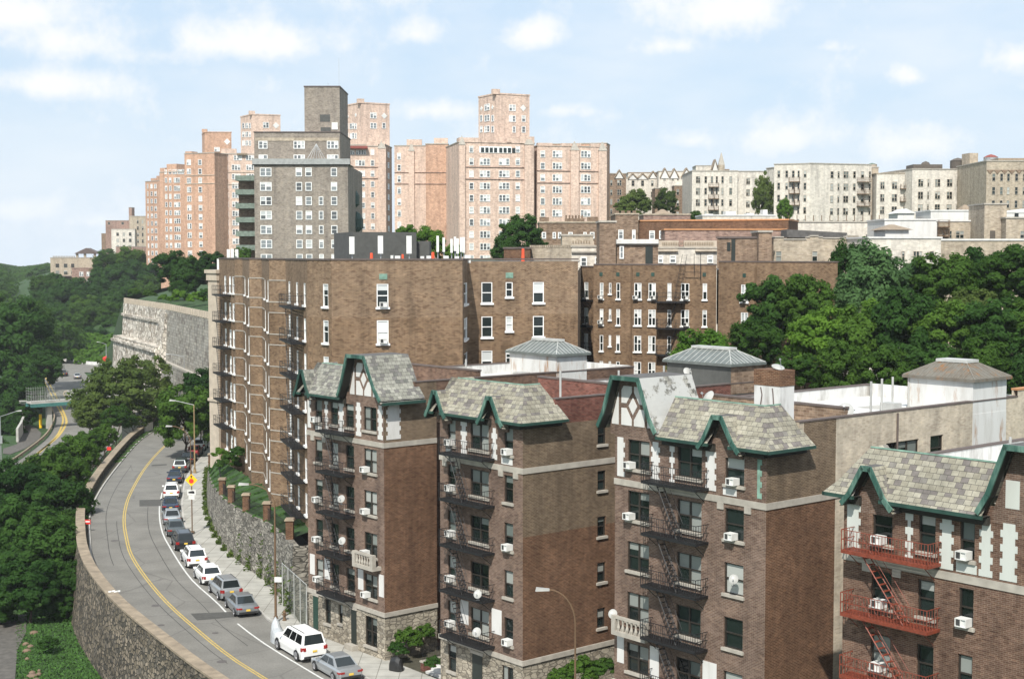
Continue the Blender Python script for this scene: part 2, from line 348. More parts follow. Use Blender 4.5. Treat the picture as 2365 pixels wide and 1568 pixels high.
def tag(o, label=None, cat=None, group=None, kind=None):
    for k, v in (('label', label), ('category', cat), ('group', group), ('kind', kind)):
        if v: o[k] = v
    return o
def thing(name, label, cat, loc, group=None, rz=0.0):
    o = bpy.data.objects.new(name, None); C.objects.link(o); o.location = loc; o.rotation_euler = (0, 0, rz); o.empty_display_size = .3
    ROOT[o.name] = tuple(loc); return tag(o, label, cat, group)
def single(name, mb, mats, label, cat, base, group=None):
    """a thing that is one mesh, its origin at its base"""
    if not isinstance(mats, (list, tuple)): mats = [mats]
    o = bpy.data.objects.new(name, mb.mesh(name, mats, base)); C.objects.link(o); o.location = base
    return tag(o, label, cat, group)
def struct(name, mb, mats): return tag(mb.build(name, mats), kind='structure')
def put(name, me, parent, loc, rz=0.0, scale=None):
    """a copy that shares mesh data, loc in the world"""
    o = bpy.data.objects.new(name, me); C.objects.link(o)
    if parent is not None:
        p = ROOT[parent.name]; o.parent = parent; o.location = (loc[0] - p[0], loc[1] - p[1], loc[2] - p[2])
    else: o.location = loc
    o.rotation_euler = (0, 0, rz)
    if scale: o.scale = scale
    return o
def copy_tree(o, loc=None, rz=None, parent=None, scale=None):
    c = o.copy(); C.objects.link(c)
    if parent: c.parent = parent
    if loc is not None: c.location = loc
    if rz is not None: c.rotation_euler = (0, 0, rz)
    if scale: c.scale = scale
    for ch in o.children: copy_tree(ch, parent=c)
    return c

# ------------------------------------------------------------------ walls with real openings, windows
class Wall:
    """vertical plane: s to the right as seen from outside, z up, o outwards"""
    def __init__(s, P0, d):
        s.P = Vector((P0[0], P0[1])); s.d = Vector(d).normalized(); s.n = Vector((s.d.y, -s.d.x)); s.rz = math.atan2(s.d.y, s.d.x)
    def to(s, a, z, o=0.0): p = s.P + s.d * a + s.n * o; return Vector((p.x, p.y, z))
    def box(s, mb, a0, a1, z0, z1, o0, o1, m=0):
        s_ = s.to; mb.hexa([s_(a0, z0, o1), s_(a1, z0, o1), s_(a1, z0, o0), s_(a0, z0, o0)], [s_(a0, z1, o1), s_(a1, z1, o1), s_(a1, z1, o0), s_(a0, z1, o0)], m)
    def slab(s, mb, pts, o0, o1, m=0):
        """outline (s,z) counter-clockwise from outside, given thickness"""
        A = [s.to(a, z, o1) for a, z in pts]; B = [s.to(a, z, o0) for a, z in pts]; mb.poly(A, m)
        for i in range(len(A)): j = (i + 1) % len(A); mb.poly([B[i], B[j], A[j], A[i]], m)
    def px(s, x, y):
        r = ray(x, y); n = s.n; k = (s.P.x * n.x + s.P.y * n.y) / (r.x * n.x + r.y * n.y); p = Vector((r.x * k, r.y * k))
        return (p - s.P).dot(s.d), H + r.z * k
def pwall(xa, da, xb, db):
    a = at(xa, 590, da); b = at(xb, 590, db); w = Wall(a, (b.x - a.x, b.y - a.y)); w.L = (Vector((b.x, b.y)) - Vector((a.x, a.y))).length; return w
def wall(mb, W, s0, s1, z0, z1, ops=(), dep=.2, zones=None, m=0):
    ops = [o for o in ops if o[0] > s0 and o[1] < s1 and o[3] > z0 and o[2] < z1]
    xs = sorted({s0, s1} | {o[0] for o in ops} | {o[1] for o in ops})
    zs = sorted({z0, z1} | {max(z0, o[2]) for o in ops} | {min(z1, o[3]) for o in ops} | {z for z, _ in (zones or []) if z0 < z < z1})
    for a, b in zip(xs, xs[1:]):
        for c, d in zip(zs, zs[1:]):
            x, z = (a + b) / 2, (c + d) / 2
            if any(o[0] < x < o[1] and o[2] < z < o[3] for o in ops): continue
            mm = m
            for zz, q in (zones or []):
                if z > zz: mm = q
            mb.poly([W.to(a, c), W.to(b, c), W.to(b, d), W.to(a, d)], mm)
    for o in ops:
        a, b, c, d = o[:4]; t = W.to; mm = m
        for zz, q in (zones or []):
            if c > zz: mm = q
        mb.poly([t(a, c), t(a, c, -dep), t(a, d, -dep), t(a, d)], mm); mb.poly([t(b, c, -dep), t(b, c), t(b, d), t(b, d, -dep)], mm)
        mb.poly([t(a, d), t(a, d, -dep), t(b, d, -dep), t(b, d)], mm); mb.poly([t(a, c, -dep), t(a, c), t(b, c), t(b, c, -dep)], mm)
WM = {}
def win_mesh(w, h, kind, lights, var):
    key = (round(w, 2), round(h, 2), kind, lights, var)
    if key in WM: return WM[key]
    fr = MB(); pa = MB(); t = {'far': .13, 'fard': .06}.get(kind, .07); half = w / 2
    far = kind in ('far', 'fard')
    y0, y1 = (-.05, .06)
    fr.box(-half, -half + t, y0, y1, 0, h); fr.box(half - t, half, y0, y1, 0, h); fr.box(-half + t, half - t, y0, y1, 0, t); fr.box(-half + t, half - t, y0, y1, h - t, h)
    lw = w / lights
    for i in range(1, lights): fr.box(-half + i * lw - t * .75, -half + i * lw + t * .75, y0, y1, t, h - t)
    for i in range(lights):
        a = -half + i * lw + t * .7; b = a + lw - t * 1.4; mid = h * .5
        fr.box(a, b, y0 + .015, y1, mid - .035, mid + .035)
        v = (var + i * 3) % 7
        up = 1 if v in (0, 3, 5) else 0; lo = 1 if v in (3,) else 0
        if v == 2:
            k = mid + (h - mid) * .45; pa.poly([(a, .02, mid), (b, .02, mid), (b, .02, k), (a, .02, k)], 0); pa.poly([(a, .02, k), (b, .02, k), (b, .02, h - t), (a, .02, h - t)], 1)
        else: pa.poly([(a, .02, mid), (b, .02, mid), (b, .02, h - t), (a, .02, h - t)], up)
        pa.poly([(a, .045, t), (b, .045, t), (b, .045, mid), (a, .045, mid)], lo)
    fm = M['frame_d'] if kind == 'dark' else M['frame_w']; gm = M['glass_f'] if kind == 'far' else M['glass']; bm = M['blind_w'] if kind in ('far', 'white') else M['blind']
    if kind == 'fard': fm = M['fr_far']
    if far:
        for f, mi in zip(pa.f, pa.m): fr.poly([pa.v[i] for i in f], 1 + mi)
        r = (fr.mesh('window', [fm, gm, bm]), None, None)
    else:
        si = MB(); so_ = .12 if kind == 'dark' else .09
        si.box(-half - .1, half + .1, -.13 - so_, -.055, -.14, .02)
        r = (fr.mesh('window', [fm]), pa.mesh('pane', [gm, bm]), si.mesh('sill', [M['lime'] if kind == 'dark' else M['frame_w']]))
    WM[key] = r; return r
def win(W, s0, s1, z0, z1, parent, kind='dark', lights=1, rec=.13, sill=True):
    f, p, si = win_mesh(s1 - s0, z1 - z0, kind, lights, rnd.randrange(7))
    c = W.to((s0 + s1) / 2, z0, -rec); o = put('window', f, parent, c, W.rz); ROOT[o.name] = tuple(c)
    if p:
        q = bpy.data.objects.new('pane', p); C.objects.link(q); q.parent = o
        if sill: q = bpy.data.objects.new('sill', si); C.objects.link(q); q.parent = o
    return o
# ------------------------------------------------------------------ ground, street, highway
def crv(pts, n=90):
    """Catmull-Rom through 2D points, n samples by arc length"""
    P = [Vector(p) for p in pts]; P = [P[0] * 2 - P[1]] + P + [P[-1] * 2 - P[-2]]; out = []
    for i in range(1, len(P) - 2):
        for k in range(12):
            t = k / 12; a, b, c, d = P[i - 1:i + 3]
            out.append(.5 * ((2 * b) + (c - a) * t + (2 * a - 5 * b + 4 * c - d) * t * t + (3 * b - a - 3 * c + d) * t ** 3))
    out.append(P[-2]); L = [0]
    for a, b in zip(out, out[1:]): L.append(L[-1] + (b - a).length)
    res = []; j = 0
    for i in range(n):
        q = L[-1] * i / (n - 1)
        while j < len(L) - 2 and L[j + 1] < q: j += 1
        f = (q - L[j]) / max(1e-9, L[j + 1] - L[j]); res.append(out[j].lerp(out[j + 1], f))
    return res
def offs(cv, d):
    r = []
    for i, p in enumerate(cv):
        a = cv[max(0, i - 1)]; b = cv[min(len(cv) - 1, i + 1)]; t = (b - a).normalized(); r.append(p + Vector((t.y, -t.x)) * -d)
    return r
z3 = lambda cv, z: [(p.x, p.y, z) for p in cv]
# all run from far to near; +d is to the right as seen from the camera side
PI = crv([(-84, 345), (-68, 282), (-59.4, 233.3), (-56.9, 211.4), (-52.6, 183.7), (-49.3, 166), (-46.2, 152.5), (-41.7, 137.5), (-39, 129.5), (-36.2, 122.4), (-33, 115.4), (-29.8, 109.1), (-26.6, 103.5), (-22.9, 97.2), (-19.7, 91.9), (-8, 74)])
LK = crv([(-82.6, 345), (-66.6, 282), (-58.2, 233.3), (-55.9, 211.4), (-51.7, 183.7), (-48.6, 166), (-45.5, 152.2), (-41.1, 137.4), (-38.6, 129.6), (-35.9, 122.6), (-32.75, 115.6), (-29.55, 109.3), (-26.35, 103.7), (-22.65, 97.4), (-19.45, 92.1), (-7.75, 74.2)])
YL = crv([(-77, 345), (-61.5, 282), (-53.8, 233), (-51.8, 214.2), (-50.2, 199.5), (-48.6, 187.5), (-47, 177.5), (-44.5, 163.7), (-42.3, 153.9), (-40.5, 147.1), (-38.6, 140.8), (-36, 132.7), (-32.9, 124.8), (-29.6, 117.2), (-26.9, 111.5), (-24, 105.9), (-20.9, 100.1), (-18.3, 95.7), (-16.5, 93), (-5.2, 75.5)])
WL = crv([(-72.5, 345), (-56.5, 282), (-49.2, 233), (-46.4, 205), (-43.8, 180), (-40.5, 162.6), (-38, 151.9), (-35.4, 142.6), (-33.1, 135.9), (-29.8, 126.9), (-27.4, 120.9), (-24.8, 115.5), (-22.7, 111), (-21.5, 108.1), (-17.8, 101.2), (-12.5, 92.7), (-1, 74.5)])
KB = offs(WL, 2.35)
SI = crv([(-67, 347), (-50, 282), (-44.5, 233), (-42.8, 205), (-40.6, 189), (-34, 157), (-29.6, 140.8), (-26.9, 133), (-23.3, 124.8), (-21.1, 120.5), (-18.1, 112), (-15.4, 104.6), (-8.75, 96.6), (.65, 85), (10, 74)])
g = MB(); S = 9000
g.poly([(-1400, -140, -5.2), (1400, -140, -5.2), (1400, 2250, -5.2), (-1400, 2250, -5.2)])
struct('ground', g, M['grass'])
b = MB(); b.strip(z3(LK, 0), z3(KB, 0)); struct('road', b, M['asphalt'])
b = MB(); b.strip(z3(offs(YL, -.16), .004), z3(offs(YL, -.05), .004)); b.strip(z3(offs(YL, .05), .004), z3(offs(YL, .16), .004)); struct('yellow_road_line', b, M['yellow'])
b = MB()
iw = [i for i, p in enumerate(WL) if p.y < 168]; q = [WL[i] for i in iw]
cut = [i for i in range(len(q)) if q[i].y > 109.5]; cut2 = [i for i in range(len(q)) if q[i].y < 108.4]
for c in (cut, cut2):
    qq = [q[i] for i in c]; b.strip(z3(offs(qq, -.07), .004), z3(offs(qq, .07), .004))
struct('white_road_line', b, M['wline'])
b = MB()
for pts in ([(322, 1154), (372, 1153), (372, 1168), (322, 1169)], [(440, 1416), (535, 1412), (548, 1424), (455, 1432)], [(350, 1073), (385, 1071), (385, 1074), (350, 1076)]):
    b.poly([onz(*p, .006) for p in reversed(pts)])
struct('asphalt_patch', b, M['patch'])
b = MB()
for cv_, o_, y0_, y1_ in ((WL, -1.25, 100, 158), (YL, -.75, 96, 150), (LK, 1.6, 125, 190)):
    qq = [p for p in offs(cv_, o_) if y0_ < p.y < y1_]; b.strip(z3(offs(qq, -.035), .0035), z3(offs(qq, .035), .0035))
struct('tar_seam', b, M['seam'])
for (px, py, wd) in ((265, 1248, 9), (360, 1398, 11), (372, 1443, 8), (497, 1461, 8), (512, 1527, 12), (470, 1532, 7)):
    c = onz(px, py); r_ = wd * c.y / F; b = MB(); b.lathe(c + Vector((0, 0, .004)), [(r_, 0), (r_ * .96, .012), (r_ * .9, .012), (0.01, .012)], 14)
    single('manhole_cover', b, M['iron_lid'], 'dark round manhole cover set in the curving asphalt street', 'manhole cover', c, 'manhole covers in the street')
# kerbs, verge, sidewalk
b = MB(); b.strip(z3(offs(LK, -.18), .13), z3(LK, .13)); b.strip(z3(LK, .13), z3(LK, -.02)); 
b.strip(z3(KB, -.02), z3(KB, .13)); b.strip(z3(KB, .13), z3(offs(KB, .2), .13)); struct('kerb', b, M['concrete'])
b = MB(); b.strip(z3(PI, .1), z3(offs(LK, -.17), .125)); struct('verge', b, M['soil'])
b = MB(); b.strip(z3(offs(KB, .19), .125), z3(offs(SI, .3), .125)); struct('sidewalk', b, M['paves'])
b = MB(); b.strip(z3(offs(SI, .2), .06), z3([Vector((p.x + 60, p.y + 45)) for p in SI], .06)); struct('yard', b, M['soil'])
# the long curved street wall with its cap
PO = offs(PI, -.75)
w = thing('retaining_wall', 'long curving dark rubble wall with a parapet, carrying the street above the park', 'retaining wall', (-46, 150, -5.2))
def batter(cv, z, k): return [(p.x, p.y, z) for p in offs(cv, k)]
b = MB(); b.strip(batter(PO, -5.3, -1.0), z3(PO, .86)); b.strip(z3(PI, .86), z3(PI, -.1)); b.build('wall', M['stone_d'], w)
b = MB(); a0, a1 = offs(PI, -.85), offs(PI, .06)
b.strip(z3(a0, 1.02), z3(a1, 1.02)); b.strip(z3(a0, .86), z3(a0, 1.02)); b.strip(z3(a1, 1.02), z3(a1, .86)); b.build('parapet_cap', M['cap'], w)
# small litter on the wall
b = MB(); c = onz(262, 1368, 1.03)
for i in range(4): b.fbox(c + Vector((i * .22 - .4, (i % 2) * .2, 0)), (.22, .05, .02), (-.06, .2, .03), (0, 0, .05))
single('litter', b, M['white'], 'crumpled white plastic litter lying on the cap of the curved street wall', 'litter', c)
# rubble wall along the sidewalk, with brick posts, and the lawn it holds
q = [p for p in SI if 107 < p.y < 196]
def wtop(y): return 2.0 + 3.3 * min(1, max(0, (196 - y) / 80.0))
w = thing('retaining_wall', 'pale rubble wall between the sidewalk and the lawn, topped by brick posts', 'retaining wall', (q[-1].x, q[-1].y, .1))
b = MB(); A = offs(q, .0); B2 = offs(q, .35); B3 = offs(q, .85)
b.strip([(p.x, p.y, .0) for p in A], [(p.x, p.y, wtop(p.y)) for p in B2]); b.strip([(p.x, p.y, wtop(p.y)) for p in B2], [(p.x, p.y, wtop(p.y)) for p in B3])
e = len(q) - 1; b.poly([(A[e].x, A[e].y, 0), (B3[e].x + 2, B3[e].y + 1.4, 0), (B3[e].x + 2, B3[e].y + 1.4, wtop(q[e].y)), (B2[e].x, B2[e].y, wtop(q[e].y))])
b.build('wall', M['stone_w'], w)
# weeds on the wall foot
b = MB()
for k in range(2600):
    i = rnd.randrange(3, len(q)); p = q[i]; h = abs(rnd.gauss(0, .9)) * (1.5 if p.y < 128 else .3); t = h / max(.1, wtop(p.y))
    if t > .75: continue
    c = Vector((p.x + .35 * t - .1 + rnd.uniform(-.9, .9) * .3, p.y + rnd.uniform(-.9, .9), .1 + h)); s_ = rnd.uniform(.1, .28)
    v1 = Vector((rnd.uniform(-1, 1), rnd.uniform(-1, 1), rnd.uniform(-.4, 1))).normalized() * s_; v2 = Vector((rnd.uniform(-1, 1), rnd.uniform(-1, 1), rnd.uniform(-1, 1))).normalized() * s_
    b.poly([c - v1, c + v2 * .5, c + v1, c - v2 * .5])
tag(b.build('weeds', M['leaf4']), 'dry creepers and weeds growing over the foot of the rubble sidewalk wall', 'weeds', kind='stuff')
post_px = [(478, 1072), (487, 1084), (505, 1100), (530, 1122), (562, 1142), (606, 1170), (658, 1206)]
tops = []
for x, y in post_px:
    # stand each post on the wall line
    best = min(range(len(B2)), key=lambda i: abs((at(x, 590, B2[i].y).x) - (B2[i].x + .25))); p = B2[best]; tops.append(Vector((p.x + .27, p.y, wtop(p.y))))
for i, p in enumerate(tops):
    t = thing('brick_post', 'square brick post on the sidewalk wall, %s' % ['farthest, beneath the street tree', 'second from the far end', 'third from the far end', 'fourth from the far end', 'third from the near end', 'second from the near end', 'nearest the Tudor building'][i], 'post', p, 'brick posts on the sidewalk wall')
    b = MB(); b.box(p.x - .3, p.x + .3, p.y - .3, p.y + .3, p.z, p.z + 1.5); b.build('shaft', M['brick_o'], t)
    b = MB(); b.hexa([(p.x + a * .4, p.y + c * .4, p.z + 1.5) for a, c in ((-1, -1), (1, -1), (1, 1), (-1, 1))], [(p.x + a * .33, p.y + c * .33, p.z + 1.68) for a, c in ((-1, -1), (1, -1), (1, 1), (-1, 1))]); b.build('cap', M['cap'], t)
t = thing('iron_railing', 'black iron railing between the brick posts on the rubble wall', 'railing', tops[-1])
for a, c in zip(tops, tops[1:]):
    b = MB(); d = c - a; n = max(3, int(d.length / .16)); dn = d.normalized()
    a2 = a + dn * .32; c2 = c - dn * .32
    for h in (.15, 1.15): b.bar(a2 + Vector((0, 0, h)), c2 + Vector((0, 0, h)), .025)
    for k in range(n + 1): p = a2.lerp(c2, k / n); b.bar(p + Vector((0, 0, .1)), p + Vector((0, 0, 1.2)), .014)
    b.build('panel', M['iron'], t)
BLK = [at(765, 590, 111.5), at(709, 590, 114.5), at(659.3, 590, 125.5), at(621, 590, 126.8), at(603.7, 590, 139), at(575.8, 590, 140), at(559.7, 590, 150), at(542, 590, 151), at(505, 590, 159), at(484, 590, 160.5)]
lw = [(p.x, p.y, wtop(p.y) - .05) for p in B2 if p.y > 112]; b = MB()
def lawn_in(y): 
    k = min(1, max(0, (y - 112) / 50)); return (-14.5 - 20 * k, y + 1.0, 6.2 - 1.2 * k)
b.strip(lw, [lawn_in(p[1]) for p in lw]); struct('lawn', b, M['grass'])
# distant plateau, wooded bank, hills
b = MB()
fr = [(-215, 680, 21.5), (-125, 540, 21), (-90, 400, 20), (-82, 300, 17.95), (-63.6, 262, 17.95), (-47.8, 225, 17.95), (-36, 190, 12), (-20, 168, 8), (45, 160, 8), (62, 112, 9), (420, 90, 9)]
bk = [(-260, 900, 26), (-150, 700, 24), (-90, 480, 23), (-60, 380, 24), (-30, 330, 26), (0, 290, 27), (20, 250, 24), (40, 235, 22), (90, 230, 22), (150, 210, 24), (420, 200, 26)]
b.strip(fr, bk); bk2 = [(-300, 1400, 22), (-200, 1400, 28), (-60, 1400, 34), (-30, 700, 34), (0, 600, 34), (30, 600, 34), (60, 500, 34), (90, 330, 35), (130, 310, 35), (220, 300, 36), (700, 300, 38)]
b.strip(bk, bk2); far = [(-500, 1900, 6), (-400, 1900, 8), (-200, 1900, 20), (0, 1900, 22), (100, 1900, 22), (150, 1900, 22), (200, 1900, 22), (300, 1900, 22), (500, 1900, 22), (900, 1900, 22), (1500, 1900, 22)]; b.strip(bk2, far)
b.strip([(x, y, -5.3) for x, y, z in fr], fr); struct('hilltop', b, M['grass'])
b = MB(); top = [(-320, 900, 10), (-215, 680, 21.5), (-175, 605, 21), (-150, 570, 21), (-125, 540, 21), (-100, 450, 20), (-84, 308, 19)]; bot = [(-260, 640, -5.2), (-190, 500, -5.2)] + [tuple(onz(x, y, -5.2)) for x, y in ((128, 830), (172, 837), (205, 841), (240, 844))] + [(-92, 330, -5.2)]
b.strip(bot, top); struct('hillside', b, M['grass'])
# highway below, from pixels of its edges on the plane z = -5
ZH = -5.06
z6 = lambda x, y: onz(x * .19533, 804 + y * .19533, ZH)
LE = crv([z6(*p).xy for p in [(-300, 1700), (0, 1470), (130, 1390), (330, 1250), (560, 1060), (650, 900), (655, 800), (600, 690), (480, 440), (400, 300)]], 60)
YE = crv([z6(*p).xy for p in [(-150, 1760), (230, 1440), (510, 1190), (680, 1050), (770, 920), (780, 830), (700, 650), (600, 450), (510, 300)]], 60)
RE = offs(YE, -11)
FR = [(-135, 440), (-122, 396), (-104, 372), (-88, 356), (-72, 352)]
b = MB(); b.strip(z3(list(reversed(RE)), ZH)[:46], z3(list(reversed(LE)), ZH)[:46]) if False else None
b.strip(z3(LE, ZH), z3(RE, ZH)); b.poly([(*LE[-1], ZH), (*RE[-1], ZH)] + [tuple(onz(x, y, ZH)) for x, y in ((285, 862), (262, 858), (238, 844), (205, 842), (172, 838), (130, 831), (100, 829), (60, 832), (20, 845))])
struct('highway', b, M['asphalt'])
b = MB(); b.strip(z3(offs(YE, -.22), ZH + .006), z3(offs(YE, .22), ZH + .006)); b.strip(z3(offs(LE, -1.2), ZH + .006), z3(offs(LE, -1.55), ZH + .006)); struct('highway_line', b, M['yellow'])
g1 = MB(); q = [p for p in offs(LE, .3)]
g1.strip(z3(offs(q, -.12), ZH + .35), z3(offs(q, -.12), ZH + .75)); g1.strip(z3(offs(q, -.12), ZH + .75), z3(offs(q, .12), ZH + .75)); g1.strip(z3(offs(q, .12), ZH + .75), z3(offs(q, .12), ZH + .35))
for i in range(0, len(q), 2): g1.box(q[i].x - .08, q[i].x + .08, q[i].y - .08, q[i].y + .08, ZH, ZH + .35)
single('guard_rail', g1, M['cap'], 'long weathered guard rail following the outer edge of the highway at far left', 'guard rail', (q[0].x, q[0].y, ZH))
# pale barrier on the far side of the highway
bw = MB(); q = [onz(x, y, ZH) for x, y in ((118, 829), (130, 831), (172, 838), (205, 842), (238, 844), (262, 858))]
for a, c in zip(q, q[1:]):
    d = (c - a).normalized(); n = Vector((d.y, -d.x, 0)) * .25; bw.hexa([a - n, a + n, c + n, c - n], [p + Vector((0, 0, .95)) for p in (a - n * .6, a + n * .6, c + n * .6, c - n * .6)])
single('concrete_barrier', bw, M['concw'], 'pale concrete barrier along the far edge of the highway below the ivy bank', 'barrier', tuple(q[2]))
# plaza and path at the lower left
b = MB(); pl = [z6(*p) for p in [(40, 1180), (200, 1130), (250, 950), (330, 900), (430, 940), (490, 1000), (470, 1060), (300, 1180), (120, 1250), (30, 1240)]]; b.poly([(p.x, p.y, ZH - .06) for p in reversed(pl)])
pp = [onz(x, y, ZH - .07) for x, y in ((-60, 1420), (62, 1418), (60, 1460), (40, 1500), (34, 1575), (32, 1640), (-60, 1640))]; b.poly(list(reversed(pp))); struct('path', b, M['pathm'])
# cliff-like stone retaining wall beyond the bend
w = thing('retaining_wall', 'massive pale stone cliff wall in two tiers beyond the bend of the street', 'retaining wall', (-63.6, 262, -5))
a, c, d = Vector((-82, 300)), Vector((-63.6, 262)), Vector((-47, 222))
def face(mb, p, q, z0, z1, o0, o1, m=0):
    n = (q - p).normalized(); n = Vector((n.y, -n.x)); mb.poly([(*(p + n * o0), z0), (*(q + n * o0), z0), (*(q + n * o1), z1), (*(p + n * o1), z1)], m)
b = MB(); face(b, a, c, 11.3, 18.0, .4, 0); face(b, a, c, 11.2, 11.3, 2.3, .4); face(b, a, c, -5, 11.2, 2.8, 2.2)
n = (c - a).normalized(); nn = Vector((n.y, -n.x))
b.poly([(*(a + nn * 2.8), -5), (*(a + nn * 2.2), 11.2), (*(a + nn * .4), 11.3), (*a, 18.0), (*(a - nn * 8), 18.0), (*(a - nn * 8), -5)])
for z0, o in ((15.4, .55), (10.2, 2.75)):
    p0, p1 = a + nn * o, c + nn * o; b.hexa([(*p0, z0), (*p1, z0), (*(p1 - nn * .9), z0), (*(p0 - nn * .9), z0)], [(*p0, z0 + .5), (*p1, z0 + .5), (*(p1 - nn * .9), z0 + .5), (*(p0 - nn * .9), z0 + .5)])
b.poly([(*(c + nn * 2.8), -5), (*(c + nn * 2.2), 11.2), (*(c + nn * .4), 11.3), (*c, 18.0), (*(c - nn * 3), 18.0), (*(c - nn * 3), -5)]); b.build('rubble_face', M['stone_l'], w)
# the corner buttress
b = MB(); b.hexa([(*(c + nn * 3.3 - n * 4), -5), (*(c + nn * 3.3 + n * 1.5), -5), (*(c - nn + n * 1.5), -5), (*(c - nn - n * 3), -5)], [(*(c + nn * .5 - n * 4), 17.4), (*(c + nn * .7 + n * 1.5), 17.4), (*(c - nn + n * 1.5), 17.4), (*(c - nn - n * 3), 17.4)]); b.build('buttress', M['stone_l'], w)
n = (d - c).normalized(); nn = Vector((n.y, -n.x)); b = MB(); face(b, c, d, -5, 8.6, 1.7, 1.4); face(b, c, d, 8.6, 18.0, .6, .2); face(b, c, d, 8.6, 8.61, 1.4, .6); b.build('block_face', M['stone_b'], w)
b = MB(); p0, p1 = c + nn * 1.5, d + nn * 1.5; b.hexa([(*p0, 8.5), (*p1, 8.5), (*(p1 - nn * .8), 8.5), (*(p0 - nn * .8), 8.5)], [(*p0, 8.9), (*p1, 8.9), (*(p1 - nn * .8), 8.9), (*(p0 - nn * .8), 8.9)]); b.build('ledge', M['lime'], w)
b = MB()
for p, q2, m in ((a, c, 20), (c, d, 20)):
    dd = (q2 - p).normalized(); nn = Vector((dd.y, -dd.x)); ln = (q2 - p).length
    for k in range(m):
        x = p + dd * (k + .2) * ln / m; y = p + dd * (k + .52) * ln / m; b.hexa([(*x, 18.0), (*y, 18.0), (*(y - nn * .4), 18.0), (*(x - nn * .4), 18.0)], [(*x, 19.1), (*y, 19.1), (*(y - nn * .4), 19.1), (*(x - nn * .4), 19.1)])
b.build('balustrade', M['creamst'], w)
# ------------------------------------------------------------------ the four Tudor wings along the street
A40 = R(40); DR = (math.sin(A40), -math.cos(A40)); VV = (math.cos(A40), math.sin(A40))
ZT = lambda k: 17.55 - 2.93 * k
ORD = ['top', 'second', 'third', 'fourth', 'fifth', 'lowest']
def toothed(mb, W, a, b, z0, z1, tl=1, tr=1, o=.025, st=.28, d=.12, m=0):
    n = max(2, int((z1 - z0) / st)); h = (z1 - z0) / n
    for i in range(n):
        q = d if i % 2 else 0
        W.slab(mb, [(a + q * tl, z0 + i * h), (b - q * tr, z0 + i * h), (b - q * tr, z0 + (i + 1) * h), (a + q * tl, z0 + (i + 1) * h)], -.01, o, m)
def fire_escape(W, s0, s1, zs, st, label, col='iron', dep=1.0, group='fire escapes', gap=.17, bt=.022):
    m = M[col]; t = thing('fire_escape', label, 'fire escape', W.to((s0 + s1) / 2, zs[-1], .5), group)
    for i, z in enumerate(zs):
        b = MB(); n = 9
        for k in range(n): o = .06 + k * (dep - .06) / n; W.box(b, s0, s1, z - .03, z, o, o + .075)
        W.box(b, s0, s1, z - .14, z + .01, dep - .03, dep + .03); W.box(b, s0 - .03, s0 + .03, z - .14, z + .01, .02, dep); W.box(b, s1 - .03, s1 + .03, z - .14, z + .01, .02, dep)
        for q in (s0 + .3, s1 - .3): b.bar(W.to(q, z - .1, dep - .1), W.to(q, z - .8, .02), .03)
        b.build('platform', m, t)
        b = MB()
        for h in (.5, .95):
            b.bar(W.to(s0, z + h, dep), W.to(s1, z + h, dep), .034); b.bar(W.to(s0, z + h, .02), W.to(s0, z + h, dep), .034); b.bar(W.to(s1, z + h, .02), W.to(s1, z + h, dep), .034)
        k = max(3, int((s1 - s0) / gap))
        for q in range(k + 1): s_ = s0 + (s1 - s0) * q / k; b.bar(W.to(s_, z, dep), W.to(s_, z + .95, dep), .04 if q in (0, k) else bt)
        for q in range(1, 5): o = dep * q / 5; b.bar(W.to(s0, z, o), W.to(s0, z + .95, o), .022); b.bar(W.to(s1, z, o), W.to(s1, z + .95, o), .022)
        b.build('railing', m, t)
        if i < len(zs) - 1:
            b = MB(); a, c = st; z2 = zs[i + 1]
            for o in (.30, .78): b.bar(W.to(a, z, o), W.to(c, z2, o), .045); b.bar(W.to(a, z + .8, o), W.to(c, z2 + .8, o), .02)
            for q in range(1, 11): f = q / 11; s_ = a + (c - a) * f; zz = z + (z2 - z) * f; W.box(b, s_ - .08, s_ + .08, zz - .012, zz + .012, .30, .78)
            b.build('stair', m, t)
    return t
ACM = {}
def ac_unit(W, s, z, label, w=.62, o=.0):
    c = W.to(s, z, o); t = thing('air_conditioner', label, 'air conditioner', c, 'window air conditioners', W.rz); t.scale = (.88, .88, .88)
    if not ACM:
        b = MB(); b.box(-.31, .31, -.48, .1, 0, .04); b.box(-.31, .31, -.48, .1, .38, .42); b.box(-.31, -.27, -.48, .1, .04, .38); b.box(.27, .31, -.48, .1, .04, .38); b.box(-.27, .27, -.42, .1, .04, .38); b.box(-.02, .02, -.47, -.42, .04, .38); ACM['case'] = b.mesh('case', [M['white']])
        b = MB()
        for k in range(7): b.box(-.26, -.03, -.45, -.425, .06 + k * .045, .085 + k * .045)
        b.box(-.265, -.025, -.43, -.421, .05, .37); ACM['grille'] = b.mesh('grille', [M['acdark']])
    for k, me in ACM.items(): q = bpy.data.objects.new(k, me); C.objects.link(q); q.parent = t
    return t
DM = {}
